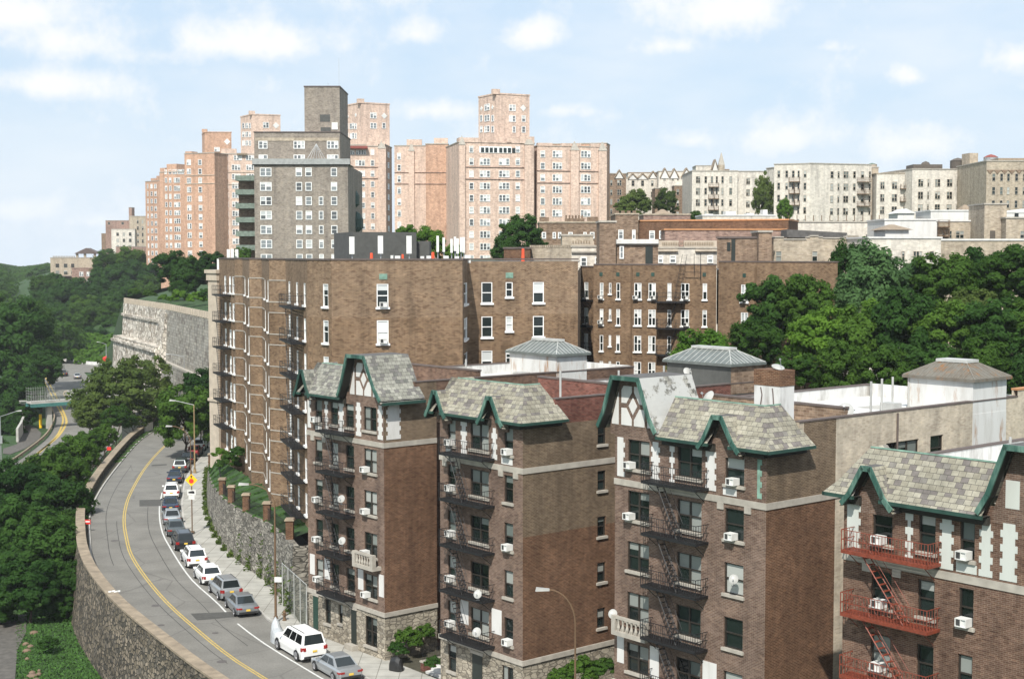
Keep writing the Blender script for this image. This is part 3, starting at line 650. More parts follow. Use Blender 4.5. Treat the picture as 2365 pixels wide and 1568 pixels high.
def dish(p, rz, tilt, r, label, mast=.6):
    t = thing('satellite_dish', label, 'satellite dish', p, 'satellite dishes', rz)
    if not DM:
        b = MB(); n = 18; rings = []
        for k in range(5):
            q = k / 4; rings.append([Vector((math.cos(2 * math.pi * i / n) * q * .5, .16 * q * q - .16, math.sin(2 * math.pi * i / n) * q * .55)) for i in range(n)])
        for A, B in zip(rings, rings[1:]):
            for i in range(n): b.poly([A[i], A[(i + 1) % n], B[(i + 1) % n], B[i]]); b.poly([B[i] + Vector((0, .02, 0)), B[(i + 1) % n] + Vector((0, .02, 0)), A[(i + 1) % n] + Vector((0, .02, 0)), A[i] + Vector((0, .02, 0))])
        DM['reflector'] = b.mesh('reflector', [M['greyplas']], smooth=True)
        b = MB(); b.bar((0, -.1, -.5), (0, -.62, -.1), .02); b.box(-.06, .06, -.72, -.58, -.14, .0); DM['feed_arm'] = b.mesh('feed_arm', [M['galv']])
        b = MB(); b.tube((0, 0, 0), (0, 0, 1), .035, 6); b.box(-.12, .12, -.12, .12, 0, .03); DM['mast'] = b.mesh('mast', [M['galv']])
    m = bpy.data.objects.new('mast', DM['mast']); C.objects.link(m); m.parent = t; m.scale = (1, 1, mast)
    f = bpy.data.objects.new('reflector', DM['reflector']); C.objects.link(f); f.parent = t; f.location = (0, -.12, mast); f.rotation_euler = (-tilt, 0, 0); f.scale = (r * 1.25,) * 3
    a = bpy.data.objects.new('feed_arm', DM['feed_arm']); C.objects.link(a); a.parent = t; a.location = (0, -.12, mast); a.rotation_euler = (-tilt, 0, 0); a.scale = (r * 1.25,) * 3
    return t
# roof profile levels: offset from the wall, height
LV = [(.70, 18.02), (.22, 18.55), (-.85, 20.15)]
class Tudor:
    def __init__(s, name, label, P0, s0, s1, dz, zone, sidewall):
        """P0 = corner, front runs s0..s1 on DR through P0; side wall from the right corner along VV"""
        s.Wf = Wall(P0, DR); s.s0, s.s1, s.dz = s0, s1, dz
        c = s.Wf.to(s1, 0); s.Ws = Wall(c.xy, VV); l = s.Wf.to(s0, 0); s.D = 24.0
        s.Wl = Wall((l.x + VV[0] * s.D, l.y + VV[1] * s.D), (-VV[0], -VV[1]))
        s.root = thing('apartment_building', label, 'apartment building', s.Wf.to((s0 + s1) / 2, 0), 'brick Tudor apartment wings along the street'); s.name = name
        s.fops = []; s.sops = []; s.zone = zone; s.sidewall = sidewall
    def z(s, v): return v + s.dz
    def add_cols(s, cols, rows=(0, 1, 2, 3, 4), h=1.68):
        for a, b, n in cols:
            for k in rows: s.fops.append((a, b, s.z(ZT(k)) - h, s.z(ZT(k)), n))
    def walls(s, L_side):
        Wf, Ws, r, z = s.Wf, s.Ws, s.root, s.z
        b = MB(); wall(b, Wf, s.s0, s.s1, z(3.2), z(18.4), [o for o in s.fops if o[2] > z(3.2)], .22)
        wall(b, s.Wl, 0, s.D, z(3.2), z(18.4), []); b.build('front_wall', M['brick_b'] if s.name == 'b4' else M['brick_f'], r)
        b = MB(); wall(b, Wf, s.s0, s.s1, -.1, z(3.2), [o for o in s.fops if o[2] < z(3.2)], .3); wall(b, Ws, 0, L_side, -.1, z(3.2)); wall(b, s.Wl, 0, s.D, -.1, z(3.2)); b.build('stone_base', M['stone'], r)
        b = MB(); s.sidewall(s, b)
        # courses
        for z0, z1, o in ((3.15, 3.45, .10), (14.85, 15.2, .05)):
            b = MB(); Wf.box(b, s.s0 - o, s.s1 + o, z(z0), z(z1), -.02, o); Ws.box(b, o * .5, L_side, z(z0), z(z1), -.02, o); b.build('belt_course', M['lime'], r)
        for a, b_, c, d, n in s.fops:
            win(Wf, a, b_, c, d, r, 'dark', n, sill=c > z(3.2) or n < 9)
        for a, b_, c, d, n in s.sops: win(Ws, a, b_, c, d, r, 'dark', n)
        # flat roof and parapets
        b = MB(); t = lambda a, w, zz: Wf.to(a, zz, -w); L0, L1, D = s.s0, s.s1, s.D
        b.poly([t(L0, .3, z(18.45)), t(L1, .3, z(18.45)), t(L1, D, z(18.45)), t(L0, D, z(18.45))]); b.build('flat_roof', M['roofw'], r)
        b = MB(); Ws.box(b, 2.6, D, z(18.4), z(19.2), -.32, -.003); b.build('parapet', s.parm, r)
        b = MB(); Ws.box(b, 2.6, D, z(19.2), z(19.28), -.36, .04); s.Wl.box(b, 0, D - 2, z(19.2), z(19.27), -.36, .04); b.build('coping', M['coping'], r)
        b = MB(); s.Wl.box(b, 0, D - 2, z(18.4), z(19.2), -.32, -.003); q = lambda a0, a1, w0, w1: b.hexa([t(a0, w0, z(18.4)), t(a1, w0, z(18.4)), t(a1, w1, z(18.4)), t(a0, w1, z(18.4))], [t(a0, w0, z(19.3)), t(a1, w0, z(19.3)), t(a1, w1, z(19.3)), t(a0, w1, z(19.3))])
        q(L0 + .4, L1 - .4, D - .3, D); b.build('parapet', M['parw'], r)
    def slope(s, a, b, hipL=False, hipR=False, side=3.1, slate='slate', gaps=()):
        """slate skirt on the front from a to b, turning the corner where hipped"""
        W, z, r = s.Wf, s.z, s.root; t = MB(); tr = MB(); so_ = MB(); L = LV
        ends = []
        for sgn, hip, e in ((-1, hipL, a), (1, hipR, b)): ends.append([e + sgn * (o if hip else 0) for o, _ in L])
        P = lambda i, e: W.to(ends[e][i], z(L[i][1]), L[i][0])
        xs = [a] + [q for g_ in gaps for q in g_] + [b]; f25 = lambda e, i: W.to(e, z(L[i][1]), L[i][0])
        fl_ = .26; lo_ = (L[1][0] + (L[2][0] - L[1][0]) * fl_, L[1][1] + (L[2][1] - L[1][1]) * fl_)
        for k in range(len(xs) - 1):
            e0_ = lambda i: P(i, 0) if k == 0 else f25(xs[k], i)
            e1_ = lambda i: P(i, 1) if k == len(xs) - 2 else f25(xs[k + 1], i)
            if k % 2 == 0:
                for i in (0, 1): t.poly([e0_(i), e1_(i), e1_(i + 1), e0_(i + 1)])
                x0_ = (ends[0][0] - .02) if k == 0 else xs[k]; x1_ = (ends[1][0] + .02) if k == len(xs) - 2 else xs[k + 1]
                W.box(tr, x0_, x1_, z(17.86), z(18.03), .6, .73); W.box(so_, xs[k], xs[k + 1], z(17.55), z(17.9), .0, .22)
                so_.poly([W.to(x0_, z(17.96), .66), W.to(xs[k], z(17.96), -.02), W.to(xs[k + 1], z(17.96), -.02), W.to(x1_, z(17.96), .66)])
            else: t.poly([W.to(xs[k], z(lo_[1]), lo_[0]), W.to(xs[k + 1], z(lo_[1]), lo_[0]), f25(xs[k + 1], 2), f25(xs[k], 2)])
        bk0, bk1 = W.to(a + (2.0 if hipL else 0), z(19.2), -2.0), W.to(b - (2.0 if hipR else 0), z(19.2), -2.0)
        t.poly([P(2, 0), P(2, 1), bk1, bk0])
        for i in (0, 1):
            pass
        e0 = W.to(ends[0][0], z(17.93), .64), W.to(ends[1][0], z(17.93), .64)
        cl = MB(); cl.bar(P(2, 0), P(2, 1), .07)
        for hip, WW, e, sg in ((hipR, s.Ws, 1, 1), (hipL, None, 0, -1)):
            if not hip: continue
            if e == 1:
                Q = lambda i, q: WW.to([-L[i][0] * 1.0, (side, side - .15, side - 1.0)[i]][q] if q else -L[i][0], z(L[i][1]), L[i][0])
                for i in (0, 1): t.poly([P(i, 1), Q(i, 1), Q(i + 1, 1), P(i + 1, 1)])
                bk = WW.to(side - 1.2, z(19.2), -2.0); t.poly([P(2, 1), Q(2, 1), bk, bk1])
                in_ = [WW.to(side - .05, z(18.0), -.1)]
                t.poly([Q(0, 1), WW.to(side, z(18.02), -2.0), WW.to(side - 1.2, z(19.2), -2.0), Q(2, 1), Q(1, 1)])
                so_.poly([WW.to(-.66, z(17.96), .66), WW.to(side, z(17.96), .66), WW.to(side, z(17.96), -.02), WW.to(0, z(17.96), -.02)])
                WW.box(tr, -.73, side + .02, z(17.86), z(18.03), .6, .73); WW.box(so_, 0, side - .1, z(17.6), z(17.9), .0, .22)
                cl.bar(Q(2, 1), P(2, 1), .07)
            else:
                l = W.to(a, 0); WL_ = Wall(l.xy + Vector(VV) * side, (-VV[0], -VV[1]))
                Q = lambda i: WL_.to((0, .15, 1.0)[i], z(L[i][1]), L[i][0])
                for i in (0, 1): t.poly([Q(i), P(i, 0), P(i + 1, 0), Q(i + 1)])
                t.poly([Q(2), P(2, 0), bk0, WL_.to(1.2, z(19.2), -2)]); t.poly([Q(0), Q(1), Q(2), WL_.to(1.2, z(19.2), -2), WL_.to(0, z(18.02), -2)])
                WL_.box(tr, -.02, side + .73, z(17.86), z(18.03), .6, .73); so_.poly([WL_.to(0, z(17.96), .66), WL_.to(side + .66, z(17.96), .66), WL_.to(side, z(17.96), -.02), WL_.to(0, z(17.96), -.02)])
        t.build('slate_roof', M[slate], r); split_boxes(tr, 'gutter', M['copper_d'], r); so_.build('soffit', M['soffit'], r); cl.build('ridge_flashing', M['copper_l'], r)
    def gable(s, sl, sr, zf, tl, tr_, zt, back, slate='slate', rightm=None, panel=None, ov=.80, trim='copper'):
        W, z, r = s.Wf, s.z, s.root; th = .16
        def fl(a0, z0, a1, z1): return (a0 + (a1 - a0) * .3, z0 + (z1 - z0) * .22)     # bell-cast knee
        kl = (sl + (tl - sl) * .38, zf + (zt - zf) * .28); kr = (sr + (tr_ - sr) * .38, zf + (zt - zf) * .28)
        chain = [(sl, zf), kl, (tl, zt), (tr_, zt), kr, (sr, zf)]
        b = MB(); inn = [(sl + .45, zf - .3), (sr - .45, zf - .3), (sr - .38, zf + .1), (kr[0] - .16, kr[1]), (tr_ - .08, zt - .14), (tl + .08, zt - .14), (kl[0] + .16, kl[1]), (sl + .38, zf + .1)]
        W.slab(b, [(a, z(q)) for a, q in inn], -.25, .012); b.build('gable_wall', M['brick_f'], r)
        lf, rt, top = MB(), MB(), MB()
        for i, (p, q) in enumerate(zip(chain, chain[1:])):
            mb = (lf, lf, top, rt, rt)[i]
            o1 = ov - .03
            mb.poly([W.to(p[0], z(p[1]) + th, o1), W.to(q[0], z(q[1]) + th, o1), W.to(q[0], z(q[1]) + th, -back), W.to(p[0], z(p[1]) + th, -back)][::-1])
            mb.poly([W.to(p[0], z(p[1]), o1), W.to(q[0], z(q[1]), o1), W.to(q[0], z(q[1]), -back), W.to(p[0], z(p[1]), -back)])
        for mb, mm in ((lf, M[slate]), (rt, rightm or M[slate])): mb.build('gable_roof', mm, r)
        top.build('gable_top', M['tar'], r)
        bk = MB(); bk.poly([W.to(a, z(q), -back) for a, q in reversed(chain)]); bk.build('gable_back', M['brick_b'], r)
        t = MB()
        for p, q in zip(chain, chain[1:]):
            w_ = .21; d = Vector((q[0] - p[0], q[1] - p[1])).normalized(); nn = Vector((d.y, -d.x)) * w_
            W.slab(t, [(p[0], z(p[1]) + th + .04), (p[0] + nn.x, z(p[1] + nn.y) + th), (q[0] + nn.x, z(q[1] + nn.y) + th), (q[0], z(q[1]) + th + .04)], ov - .1, ov)
        so_ = MB()
        for p, q in zip(chain, chain[1:]):
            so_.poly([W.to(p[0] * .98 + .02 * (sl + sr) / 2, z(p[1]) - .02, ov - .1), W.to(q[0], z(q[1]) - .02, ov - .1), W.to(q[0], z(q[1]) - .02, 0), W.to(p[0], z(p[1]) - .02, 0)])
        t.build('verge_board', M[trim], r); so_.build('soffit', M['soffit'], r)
        if panel:
            c = (sl + sr) / 2 if panel is True else panel; p = MB(); h0, h1 = zf + .28, zt - .42; mid = (h0 + h1) / 2; o = .035; hw = (tr_ - tl) / 2 * .86
            q = lambda pts: W.slab(p, [(c + a, z(b_)) for a, b_ in pts], -.01, o)
            g = .09
            q([(-.34, mid - .0), (0, mid - .5), (.34, mid), (0, mid + .5)])
            for sg in (-1, 1):
                f = (lambda pts: q([(sg * a, b_) for a, b_ in (pts if sg > 0 else reversed(pts))]))
                f([(g, h0), (hw - .03, h0), (hw - .03, mid - .14), (.52, mid - .14), (g, mid - .78)])
                f([(g, mid + .78), (.52, mid + .14), (hw - .03, mid + .14), (hw - .03, h1 - .25), (hw - .2, h1), (g, h1)])
                f([(hw + .2, h0), (hw + .75, h0), (hw + .75, h0 + .2), (hw + .2, mid + .75)])
            p.build('stucco_panel', M['stucco'], r)
    def stucco(s, W, lst, m='stucco', base=True):
        for a, b_, z0, z1, tl, tr_ in lst:
            b = MB(); toothed(b, W, a, b_, s.z(z0), s.z(z1), tl, tr_); b.build('stucco_panel', M[m], s.root)
    def bulkhead(s, mw, ms, w0=19.0, w1=22.7, wid=4.6, zt=20.4, za=21.45, mw2=None):
        """stair bulkhead flush with the right wall, glazed hip roof"""
        t = lambda a, w, zz: s.Wf.to(s.s1 - a, s.z(zz), -w); r = s.root
        ring = lambda a0, a1, x0, x1, zz: [t(a1, x0, zz), t(a0, x0, zz), t(a0, x1, zz), t(a1, x1, zz)]
        b = MB(); b.hexa(ring(-.004, wid, w0, w1, 18.4), ring(-.004, wid, w0, w1, zt), 0, False)
        bo = b.build('bulkhead', mw, r)
        if mw2: b = MB(); b.hexa(ring(-.02, 0, w0 + .01, w1 - .01, 18.5), ring(-.02, 0, w0 + .01, w1 - .01, zt - .02)); b.build('bulkhead_panel', mw2, bo)
        b = MB(); e0, e1 = ring(-.25, wid + .25, w0 - .25, w1 + .25, zt), ring(-.25, wid + .25, w0 - .25, w1 + .25, zt + .18); b.hexa(e0, e1)
        k = 1.35; tp = ring(k, wid - k, w0 + k, w1 - k, za); b.hexa(ring(-.2, wid + .2, w0 - .2, w1 + .2, zt + .18), tp, 0, False); sk = b.build('skylight', ms, r); ROOT[sk.name] = ROOT[r.name]
        b = MB(); b.hexa(ring(k - .15, wid - k + .15, w0 + k - .15, w1 - k + .15, za - .03), ring(k - .15, wid - k + .15, w0 + k - .15, w1 - k + .15, za + .14)); b.build('cap', M['skyrib'], sk)
        b = MB(); lo = ring(-.2, wid + .2, w0 - .2, w1 + .2, zt + .2)
        up = [p + Vector((0, 0, .02)) for p in tp]
        for i in range(4):
            j = (i + 1) % 4; e_ = lo[j] - lo[i]; Lb = e_.length; e_.normalize(); kk = k + .2; n = 13 if i % 2 == 0 else 10
            inw = ((up[i] - lo[i]) - e_ * ((up[i] - lo[i]).dot(e_)))
            for q in range(1, n): x = Lb * q / n; b.bar(lo[i] + e_ * x, lo[i] + e_ * x + inw * min(1, x / kk, (Lb - x) / kk), .03)
            b.bar(lo[i], up[i], .05)
        b.build('glazing_bar', M['skyrib_d'] if ms is M['skyr'] else M['skyrib'], sk)
    def pipe(s, a, w, h, r=.07, zz=18.45):
        p = s.Wf.to(a, s.z(zz), -w); b = MB(); b.tube(p, p + Vector((0, 0, h)), r, 8); b.tube(p, p + Vector((0, 0, .15)), r * 2, 8); b.build('vent_pipe', M['greyplas'], s.root)
def side_plain(L, lo, hi, zs, extra=None):
    def f(s, b):
        z = s.z; zones = [(z(zs), 1)] + ([(z(17.7), 2)] if extra == 'red' else [])
        wall(b, s.Ws, 0, 3.0, z(3.2), z(18.4), s.sops, .2, [(z(zs), 1)]); wall(b, s.Ws, 3.0, L, z(3.2), z(19.19), s.sops, .2, zones); b.build('side_wall', [M[lo], M[hi], M['brick_r']], s.root)
    return f
# ---- wing one, far left
b1 = Tudor('b1', 'farthest brown brick Tudor wing down the street, just behind the large white SUV', (-8.75, 96.6), -9.85, 0, 0, None, side_plain(4.5, 'brick_o', 'brick_g', 15.0)); b1.parm = M['brick_b']
b1.add_cols([(-8.81, -7.82, 1), (-6.69, -5.73, 1), (-4.77, -3.70, 1), (-2.47, -.89, 2)])
b1.fops += [(-7.6, -6.85, 1.25, 3.05, 1), (-5.8, -5.3, 1.6, 3.0, 1), (-2.44, -.95, .75, 2.85, 2)]
b1.walls(4.5)
bb = MB(); b1.Ws.box(bb, 4.5, 24, 0, 19.2, -1.1, -.8); bb.build('rear_wall', M['brick_b'], b1.root)
b1.slope(-9.85, -4.6, hipL=True, slate='slate_g', gaps=[(-9.75, -9.0)]); b1.gable(-10.6, -8.3, 17.6, -9.65, -9.25, 19.5, 2.0, 'slate_g', trim='copper_d'); b1.gable(-4.75, .68, 18.0, -3.5, -1.3, 20.95, 3.0, 'slate_g', panel=-2.4)
tr = MB(); b1.Ws.box(tr, -.6, 3.05, 17.84, 18.04, .6, .72); tr.build('gutter', M['copper_d'], b1.root)
b1.stucco(b1.Wf, [(-9.75, -9.3, 15.4, 17.4, 0, 1), (-7.45, -7.0, 15.4, 17.6, 1, 1), (-5.62, -4.95, 15.4, 17.6, 1, 1), (-3.4, -2.75, 15.4, 17.75, 1, 1), (-.72, -.12, 15.4, 17.75, 1, 1), (-9.6, -8.95, 4.55, 6.05, 0, 0), (-7.6, -6.9, 4.55, 6.05, 0, 0), (-3.25, -2.6, 4.55, 6.0, 0, 0), (-.68, -.1, 4.5, 6.05, 0, 0), (-8.75, -7.9, 15.3, 15.65, 0, 0)])
b1.stucco(b1.Ws, [(.2, 1.4, 15.4, 17.75, 1, 1)])
# ---- wing two
b2 = Tudor('b2', 'brown brick Tudor wing with two small gables, behind the curved lamp post', (.65, 85.0), -8.25, 0, 0, None, side_plain(24, 'brick_o', 'brick_g', 11.0, 'red')); b2.parm = M['brick_r']
b2.add_cols([(-7.45, -6.61, 1), (-5.1, -3.26, 2), (-1.77, -.91, 1)])
b2.fops += [(-7.45, -6.6, 1.2, 2.95, 1), (-2.0, -.9, .6, 2.8, 2)]
b2.sops += [(6.2, 6.92, ZT(k) - 1.45, ZT(k) - .18, 1) for k in range(5)]
b2.walls(24)
b2.slope(-8.25, 0, hipL=True, hipR=True, gaps=[(-8.15, -7.4), (-2.95, -1.75)]); b2.gable(-8.95, -6.7, 17.55, -8.1, -7.65, 19.2, 1.6); b2.gable(-3.6, -1.0, 17.55, -2.6, -2.1, 19.25, 1.6)
b2.stucco(b2.Wf, [(-6.05, -5.43, 15.45, 17.55, 1, 1), (-2.95, -2.42, 15.45, 17.4, 1, 1), (-6.1, -5.3, 4.6, 6.1, 0, 0), (-2.95, -2.0, 4.6, 6.15, 0, 0), (-7.6, -7.05, 15.3, 15.65, 0, 0), (-2.0, -.95, 15.28, 15.68, 0, 0)])
# ---- wing three
def b3side(s, b):
    wall(b, s.Ws, 0, 3.0, 3.2, 18.4, [], .2, [(15.0, 1)]); wall(b, s.Ws, 3.0, 5.75, 3.2, 19.19, [], .2, [(15.0, 1)]); b.build('side_wall', [M['brick_o'], M['brick_g']], s.root)
    b = MB(); wall(b, s.Ws, 5.75, 24, 3.2, 19.19, s.sops, .25); b.build('side_wall', M['brick_c'], s.root)
b3 = Tudor('b3', 'brown brick Tudor wing with a roof chimney and a pale brick flank', (13.15, 72.9), -11.2, 0, 0, None, b3side); b3.parm = M['beigeb']
b3.add_cols([(-10.17, -8.44, 2), (-6.29, -4.49, 2), (-2.83, -1.5, 1)])
x0, zz0 = b3.Ws.px(2047, 1020); x1, _ = b3.Ws.px(2122, 1013); x2, zz1 = b3.Ws.px(2149, 1013); x3, _ = b3.Ws.px(2178, 1013)
b3.sops += [(x0, x1, ZT(0) - 1.6, ZT(0) - .1, 3), (x2, x3, ZT(0) - 1.55, ZT(0) - .05, 1)]
b3.walls(24)
b3.slope(-7.3, 0, hipR=True, gaps=[(-3.5, -2.05)]); b3.gable(-12.0, -7.2, 18.05, -10.83, -8.61, 21.0, 3.6, panel=-9.75, rightm=M['slate_p']); b3.gable(-4.25, -1.2, 17.6, -3.15, -2.45, 19.4, 1.6)
b3.stucco(b3.Wf, [(-11.0, -10.4, 15.35, 17.6, 0, 1), (-8.3, -7.62, 15.35, 17.6, 1, 1), (-6.87, -6.5, 15.35, 17.5, 1, 1), (-4.2, -3.45, 15.4, 17.5, 1, 1), (-2.95, -2.0, 15.3, 15.68, 0, 0), (-10.95, -10.4, 4.5, 6.05, 0, 0), (-8.3, -7.6, 4.2, 6.0, 0, 0), (-4.3, -3.3, 4.5, 6.05, 0, 0)])
b3.stucco(b3.Wf, [(-.6, -.3, 15.4, 17.45, 0, 1)], 'copper_l')
b = MB(); c = b3.Wf.to(-1.9, 18.4, -2.9); ch = [b3.Wf.to(a, 18.4, -w) for a, w in ((-2.75, 2.2), (-1.0, 2.2), (-1.0, 3.4), (-2.75, 3.4))]
b.hexa(ch, [p + Vector((0, 0, 2.65)) for p in ch]); cb = b.build('chimney', M['parw'], b3.root); b = MB(); up = [p + Vector((0, 0, 2.65)) for p in ch]; cc = sum(up, Vector()) / 4; up = [cc + (p - cc) * 1.03 for p in up]; b.hexa(up, [p + Vector((0, 0, .85)) for p in up]); b.build('chimney_top', M['brick_o'], cb)
b = MB()
for pts in ([(-2.7, .9), (-2.3, 1.1), (-2.2, 1.7), (-2.3, 2.1)], [(-2.3, 1.1), (-1.8, .8), (-1.4, 1.2), (-1.45, 1.8), (-1.5, 2.1)], [(-1.4, 1.2), (-1.1, .7)], [(-1.8, .8), (-1.75, .3)]):
    for p, q in zip(pts, pts[1:]): b.tube(b3.Wf.to(p[0], 18.85 + p[1], -2.19), b3.Wf.to(q[0], 18.85 + q[1], -2.19), .04, 4)
b.build('crack', M['coping'], cb)
# ---- wing four, cut by the right edge
def b4side(s, b): wall(b, s.Ws, 0, 10, s.z(3.2), s.z(18.4)); b.build('side_wall', M['brick_b'], s.root)
b4 = Tudor('b4', 'nearest brown brick Tudor wing at right, with red iron stairs on its front', (15.55, 66.0), 0, 14, -1.05, None, b4side); b4.parm = M['brick_b']
b4.add_cols([(1.6, 2.68, 1), (4.07, 4.93, 1), (6.15, 6.87, 1), (9.45, 11.1, 2)])
b4.walls(10)
b4.slope(0, 7.6, hipL=True, gaps=[(1.0, 2.4)]); b4.gable(.3, 3.2, 17.5, 1.45, 2.0, 19.3, 1.4); b4.gable(7.3, 12.4, 18.0, 8.6, 11.0, 21.0, 3.5)
b4.stucco(b4.Wf, [(.2, .95, 15.35, 17.5, 0, 1), (3.38, 3.78, 15.3, 17.5, 1, 1), (5.15, 5.85, 15.3, 17.6, 1, 1), (7.1, 7.75, 15.3, 17.6, 1, 1), (8.1, 8.9, 15.3, 17.75, 1, 1), (6.0, 7.0, 15.3, 15.7, 0, 0), (1.95, 2.25, 17.9, 18.6, 0, 0), (8.3, 8.95, 18.4, 19.6, 0, 0), (9.2, 9.6, 18.4, 20.3, 0, 0)], 'stucco_g')
for q, mw, ms, m2, g3 in ((b1, M['sheet'], M['skyl'], None, (15.8, 18.9, 5.5)), (b2, M['dark'], M['skyl'], M['brownb'], (18.7, 21.9, 6.0)), (b3, M['sheet'], M['skyr'], None, (19.0, 22.7, 4.6))): q.bulkhead(mw, ms, *g3, mw2=m2)
# white-painted patch of wall under bulkhead three, and the pale flank past it
bb = MB(); b3.Ws.box(bb, 19.0, 22.7, 13.5, 18.45, 0, .02); bb.build('painted_wall_patch', M['sheet'], b3.root)
bb = MB(); wall(bb, b3.Ws, 24, 34, 3, 19.6, [(25.0, 27.5, 15.6, 17.4)], .25); b3.Ws.box(bb, 24, 34, 3, 19.59, -.4, -.3); bb.build('rear_wall', M['brick_c'], b3.root); win(b3.Ws, 25.0, 27.5, 15.6, 17.4, b3.root, 'dark', 2)
bb = MB(); b3.Ws.box(bb, 24, 34, 19.6, 19.72, -.45, .05); bb.build('coping', M['copo'], b3.root)
bb = MB(); bb.tube(b3.Ws.to(11.3, 13, .06), b3.Ws.to(11.3, 19.1, .06), .06); bb.build('drain_pipe', M['coping'], b3.root)
# doors, eared blocks under the belt, balconies
def door(T, a, b_, z0, z1, m): 
    bb = MB(); T.Wf.box(bb, a, b_, z0, z1, -.05, .03); d = bb.build('door', M[m], T.root); bb = MB(); T.Wf.box(bb, a - .14, b_ + .14, z1, z1 + .2, -.02, .08); T.Wf.box(bb, a - .2, b_ + .2, 0.0, z0, -.02, .5); bb.build('door_surround', M['lime'], d)
door(b1, -9.2, -8.55, .45, 3.0, 'doorg'); door(b1, -4.15, -3.5, .5, 2.95, 'door'); door(b2, -4.9, -3.9, .6, 2.9, 'door')
for T, cols in ((b1, [(-8.81, -7.82)]), (b2, [(-7.45, -6.61), (-1.77, -.91)]), (b3, [(-2.83, -1.5)]), (b4, [(1.6, 2.68)])):
    bb = MB()
    for a, b_ in cols:
        T.Wf.box(bb, a - .5, a - .06, T.z(14.5), T.z(14.86), -.02, .07); T.Wf.box(bb, b_ + .06, b_ + .5, T.z(14.5), T.z(14.86), -.02, .07)
    bb.build('stone_block', M['lime'], T.root)
def balcony(T, a, b_, z):
    bb = MB(); W = T.Wf; W.box(bb, a - .3, b_ + .3, z - .25, z, .0, .75); W.box(bb, a - .3, a, z, z + .85, .45, .75); W.box(bb, b_, b_ + .3, z, z + .85, .45, .75); W.box(bb, a, b_, z + .7, z + .85, .52, .72)
    n = 6
    for k in range(n): p = W.to(a + (k + .5) * (b_ - a) / n, z, .62); bb.lathe(p, [(.06, 0), (.1, .2), (.05, .42), (.08, .7)], 8)
    bb.build('balcony', M['lime'], T.root)
balcony(b3, -10.4, -8.3, 6.55); balcony(b1, -2.6, -.7, 6.6)
for T, lst in ((b1, [(-6.2, 12, 1.6), (-4.5, 10, 1.2)]), (b2, [(-6.5, 9, 1.3), (-3.3, 6, 2.1), (-.5, 8.5, 2.2), (-.45, 12.6, 2.3)]), (b3, [(-2.9, 4.2, 2.0), (-1.2, 10.5, 2.4), (-2.6, 13.5, 2.3), (-4.5, 19, 2.2), (-5.0, 18.0, 2.0)]), (b4, [(5.2, 5.5, 2.2), (6.8, 5.2, 2.6)])):
    for a, w, h in lst: T.pipe(a, w, h)
# fire escapes
PZ = [15.52 - 2.93 * k for k in range(5)]
fire_escape(b1.Wf, -7.15, -3.6, PZ, (-6.4, -5.1), 'black iron fire escape zigzagging down the front of the farthest Tudor wing')
fire_escape(b2.Wf, -7.05, -2.68, PZ, (-6.35, -5.0), 'black iron fire escape down the Tudor wing behind the curved lamp post')
fire_escape(b3.Wf, -8.1, -3.97, PZ, (-7.2, -5.6), 'black iron fire escape down the Tudor wing with the tall half-timbered gable and chimney')
fire_escape(b4.Wf, .62, 5.22, [z - 1.05 for z in PZ], (1.5, 3.85), 'red painted iron fire escape on the nearest Tudor wing at right', 'redpaint')
# air conditioners: building, column start, column end, rows
WN = {'b1': 'the farthest Tudor wing', 'b2': 'the wing behind the curved lamp', 'b3': 'the chimneyed Tudor wing', 'b4': 'the Tudor wing with red stairs'}
CN = {'l': 'left', 'm': 'middle', 'r': 'right-hand'}
for T, cn, s_, rows in ((b1, 'l', -8.35, (0, 2, 3, 4)), (b1, 'r', -2.1, (1, 2, 3, 4)), (b2, 'l', -7.05, (0, 1, 2, 3, 4)), (b2, 'r', -1.25, (0, 2, 4)), (b3, 'l', -9.8, (0, 1)), (b3, 'r', -2.2, (0, 1)), (b4, 'l', 2.1, (0, 1, 2)), (b4, 'r', 6.5, (0, 1, 2)), (b4, 'm', 9.85, (0,))):
    for k in rows:
        cl = CN[cn] if not (T is b4 and cn == 'm') else 'far right'
        ac_unit(T.Wf, s_ + rnd.uniform(-.08, .08), T.z(ZT(k) - 1.63), 'white air conditioner, %s-row %s window of %s' % (ORD[k], cl, WN[T.name]), o=.02)
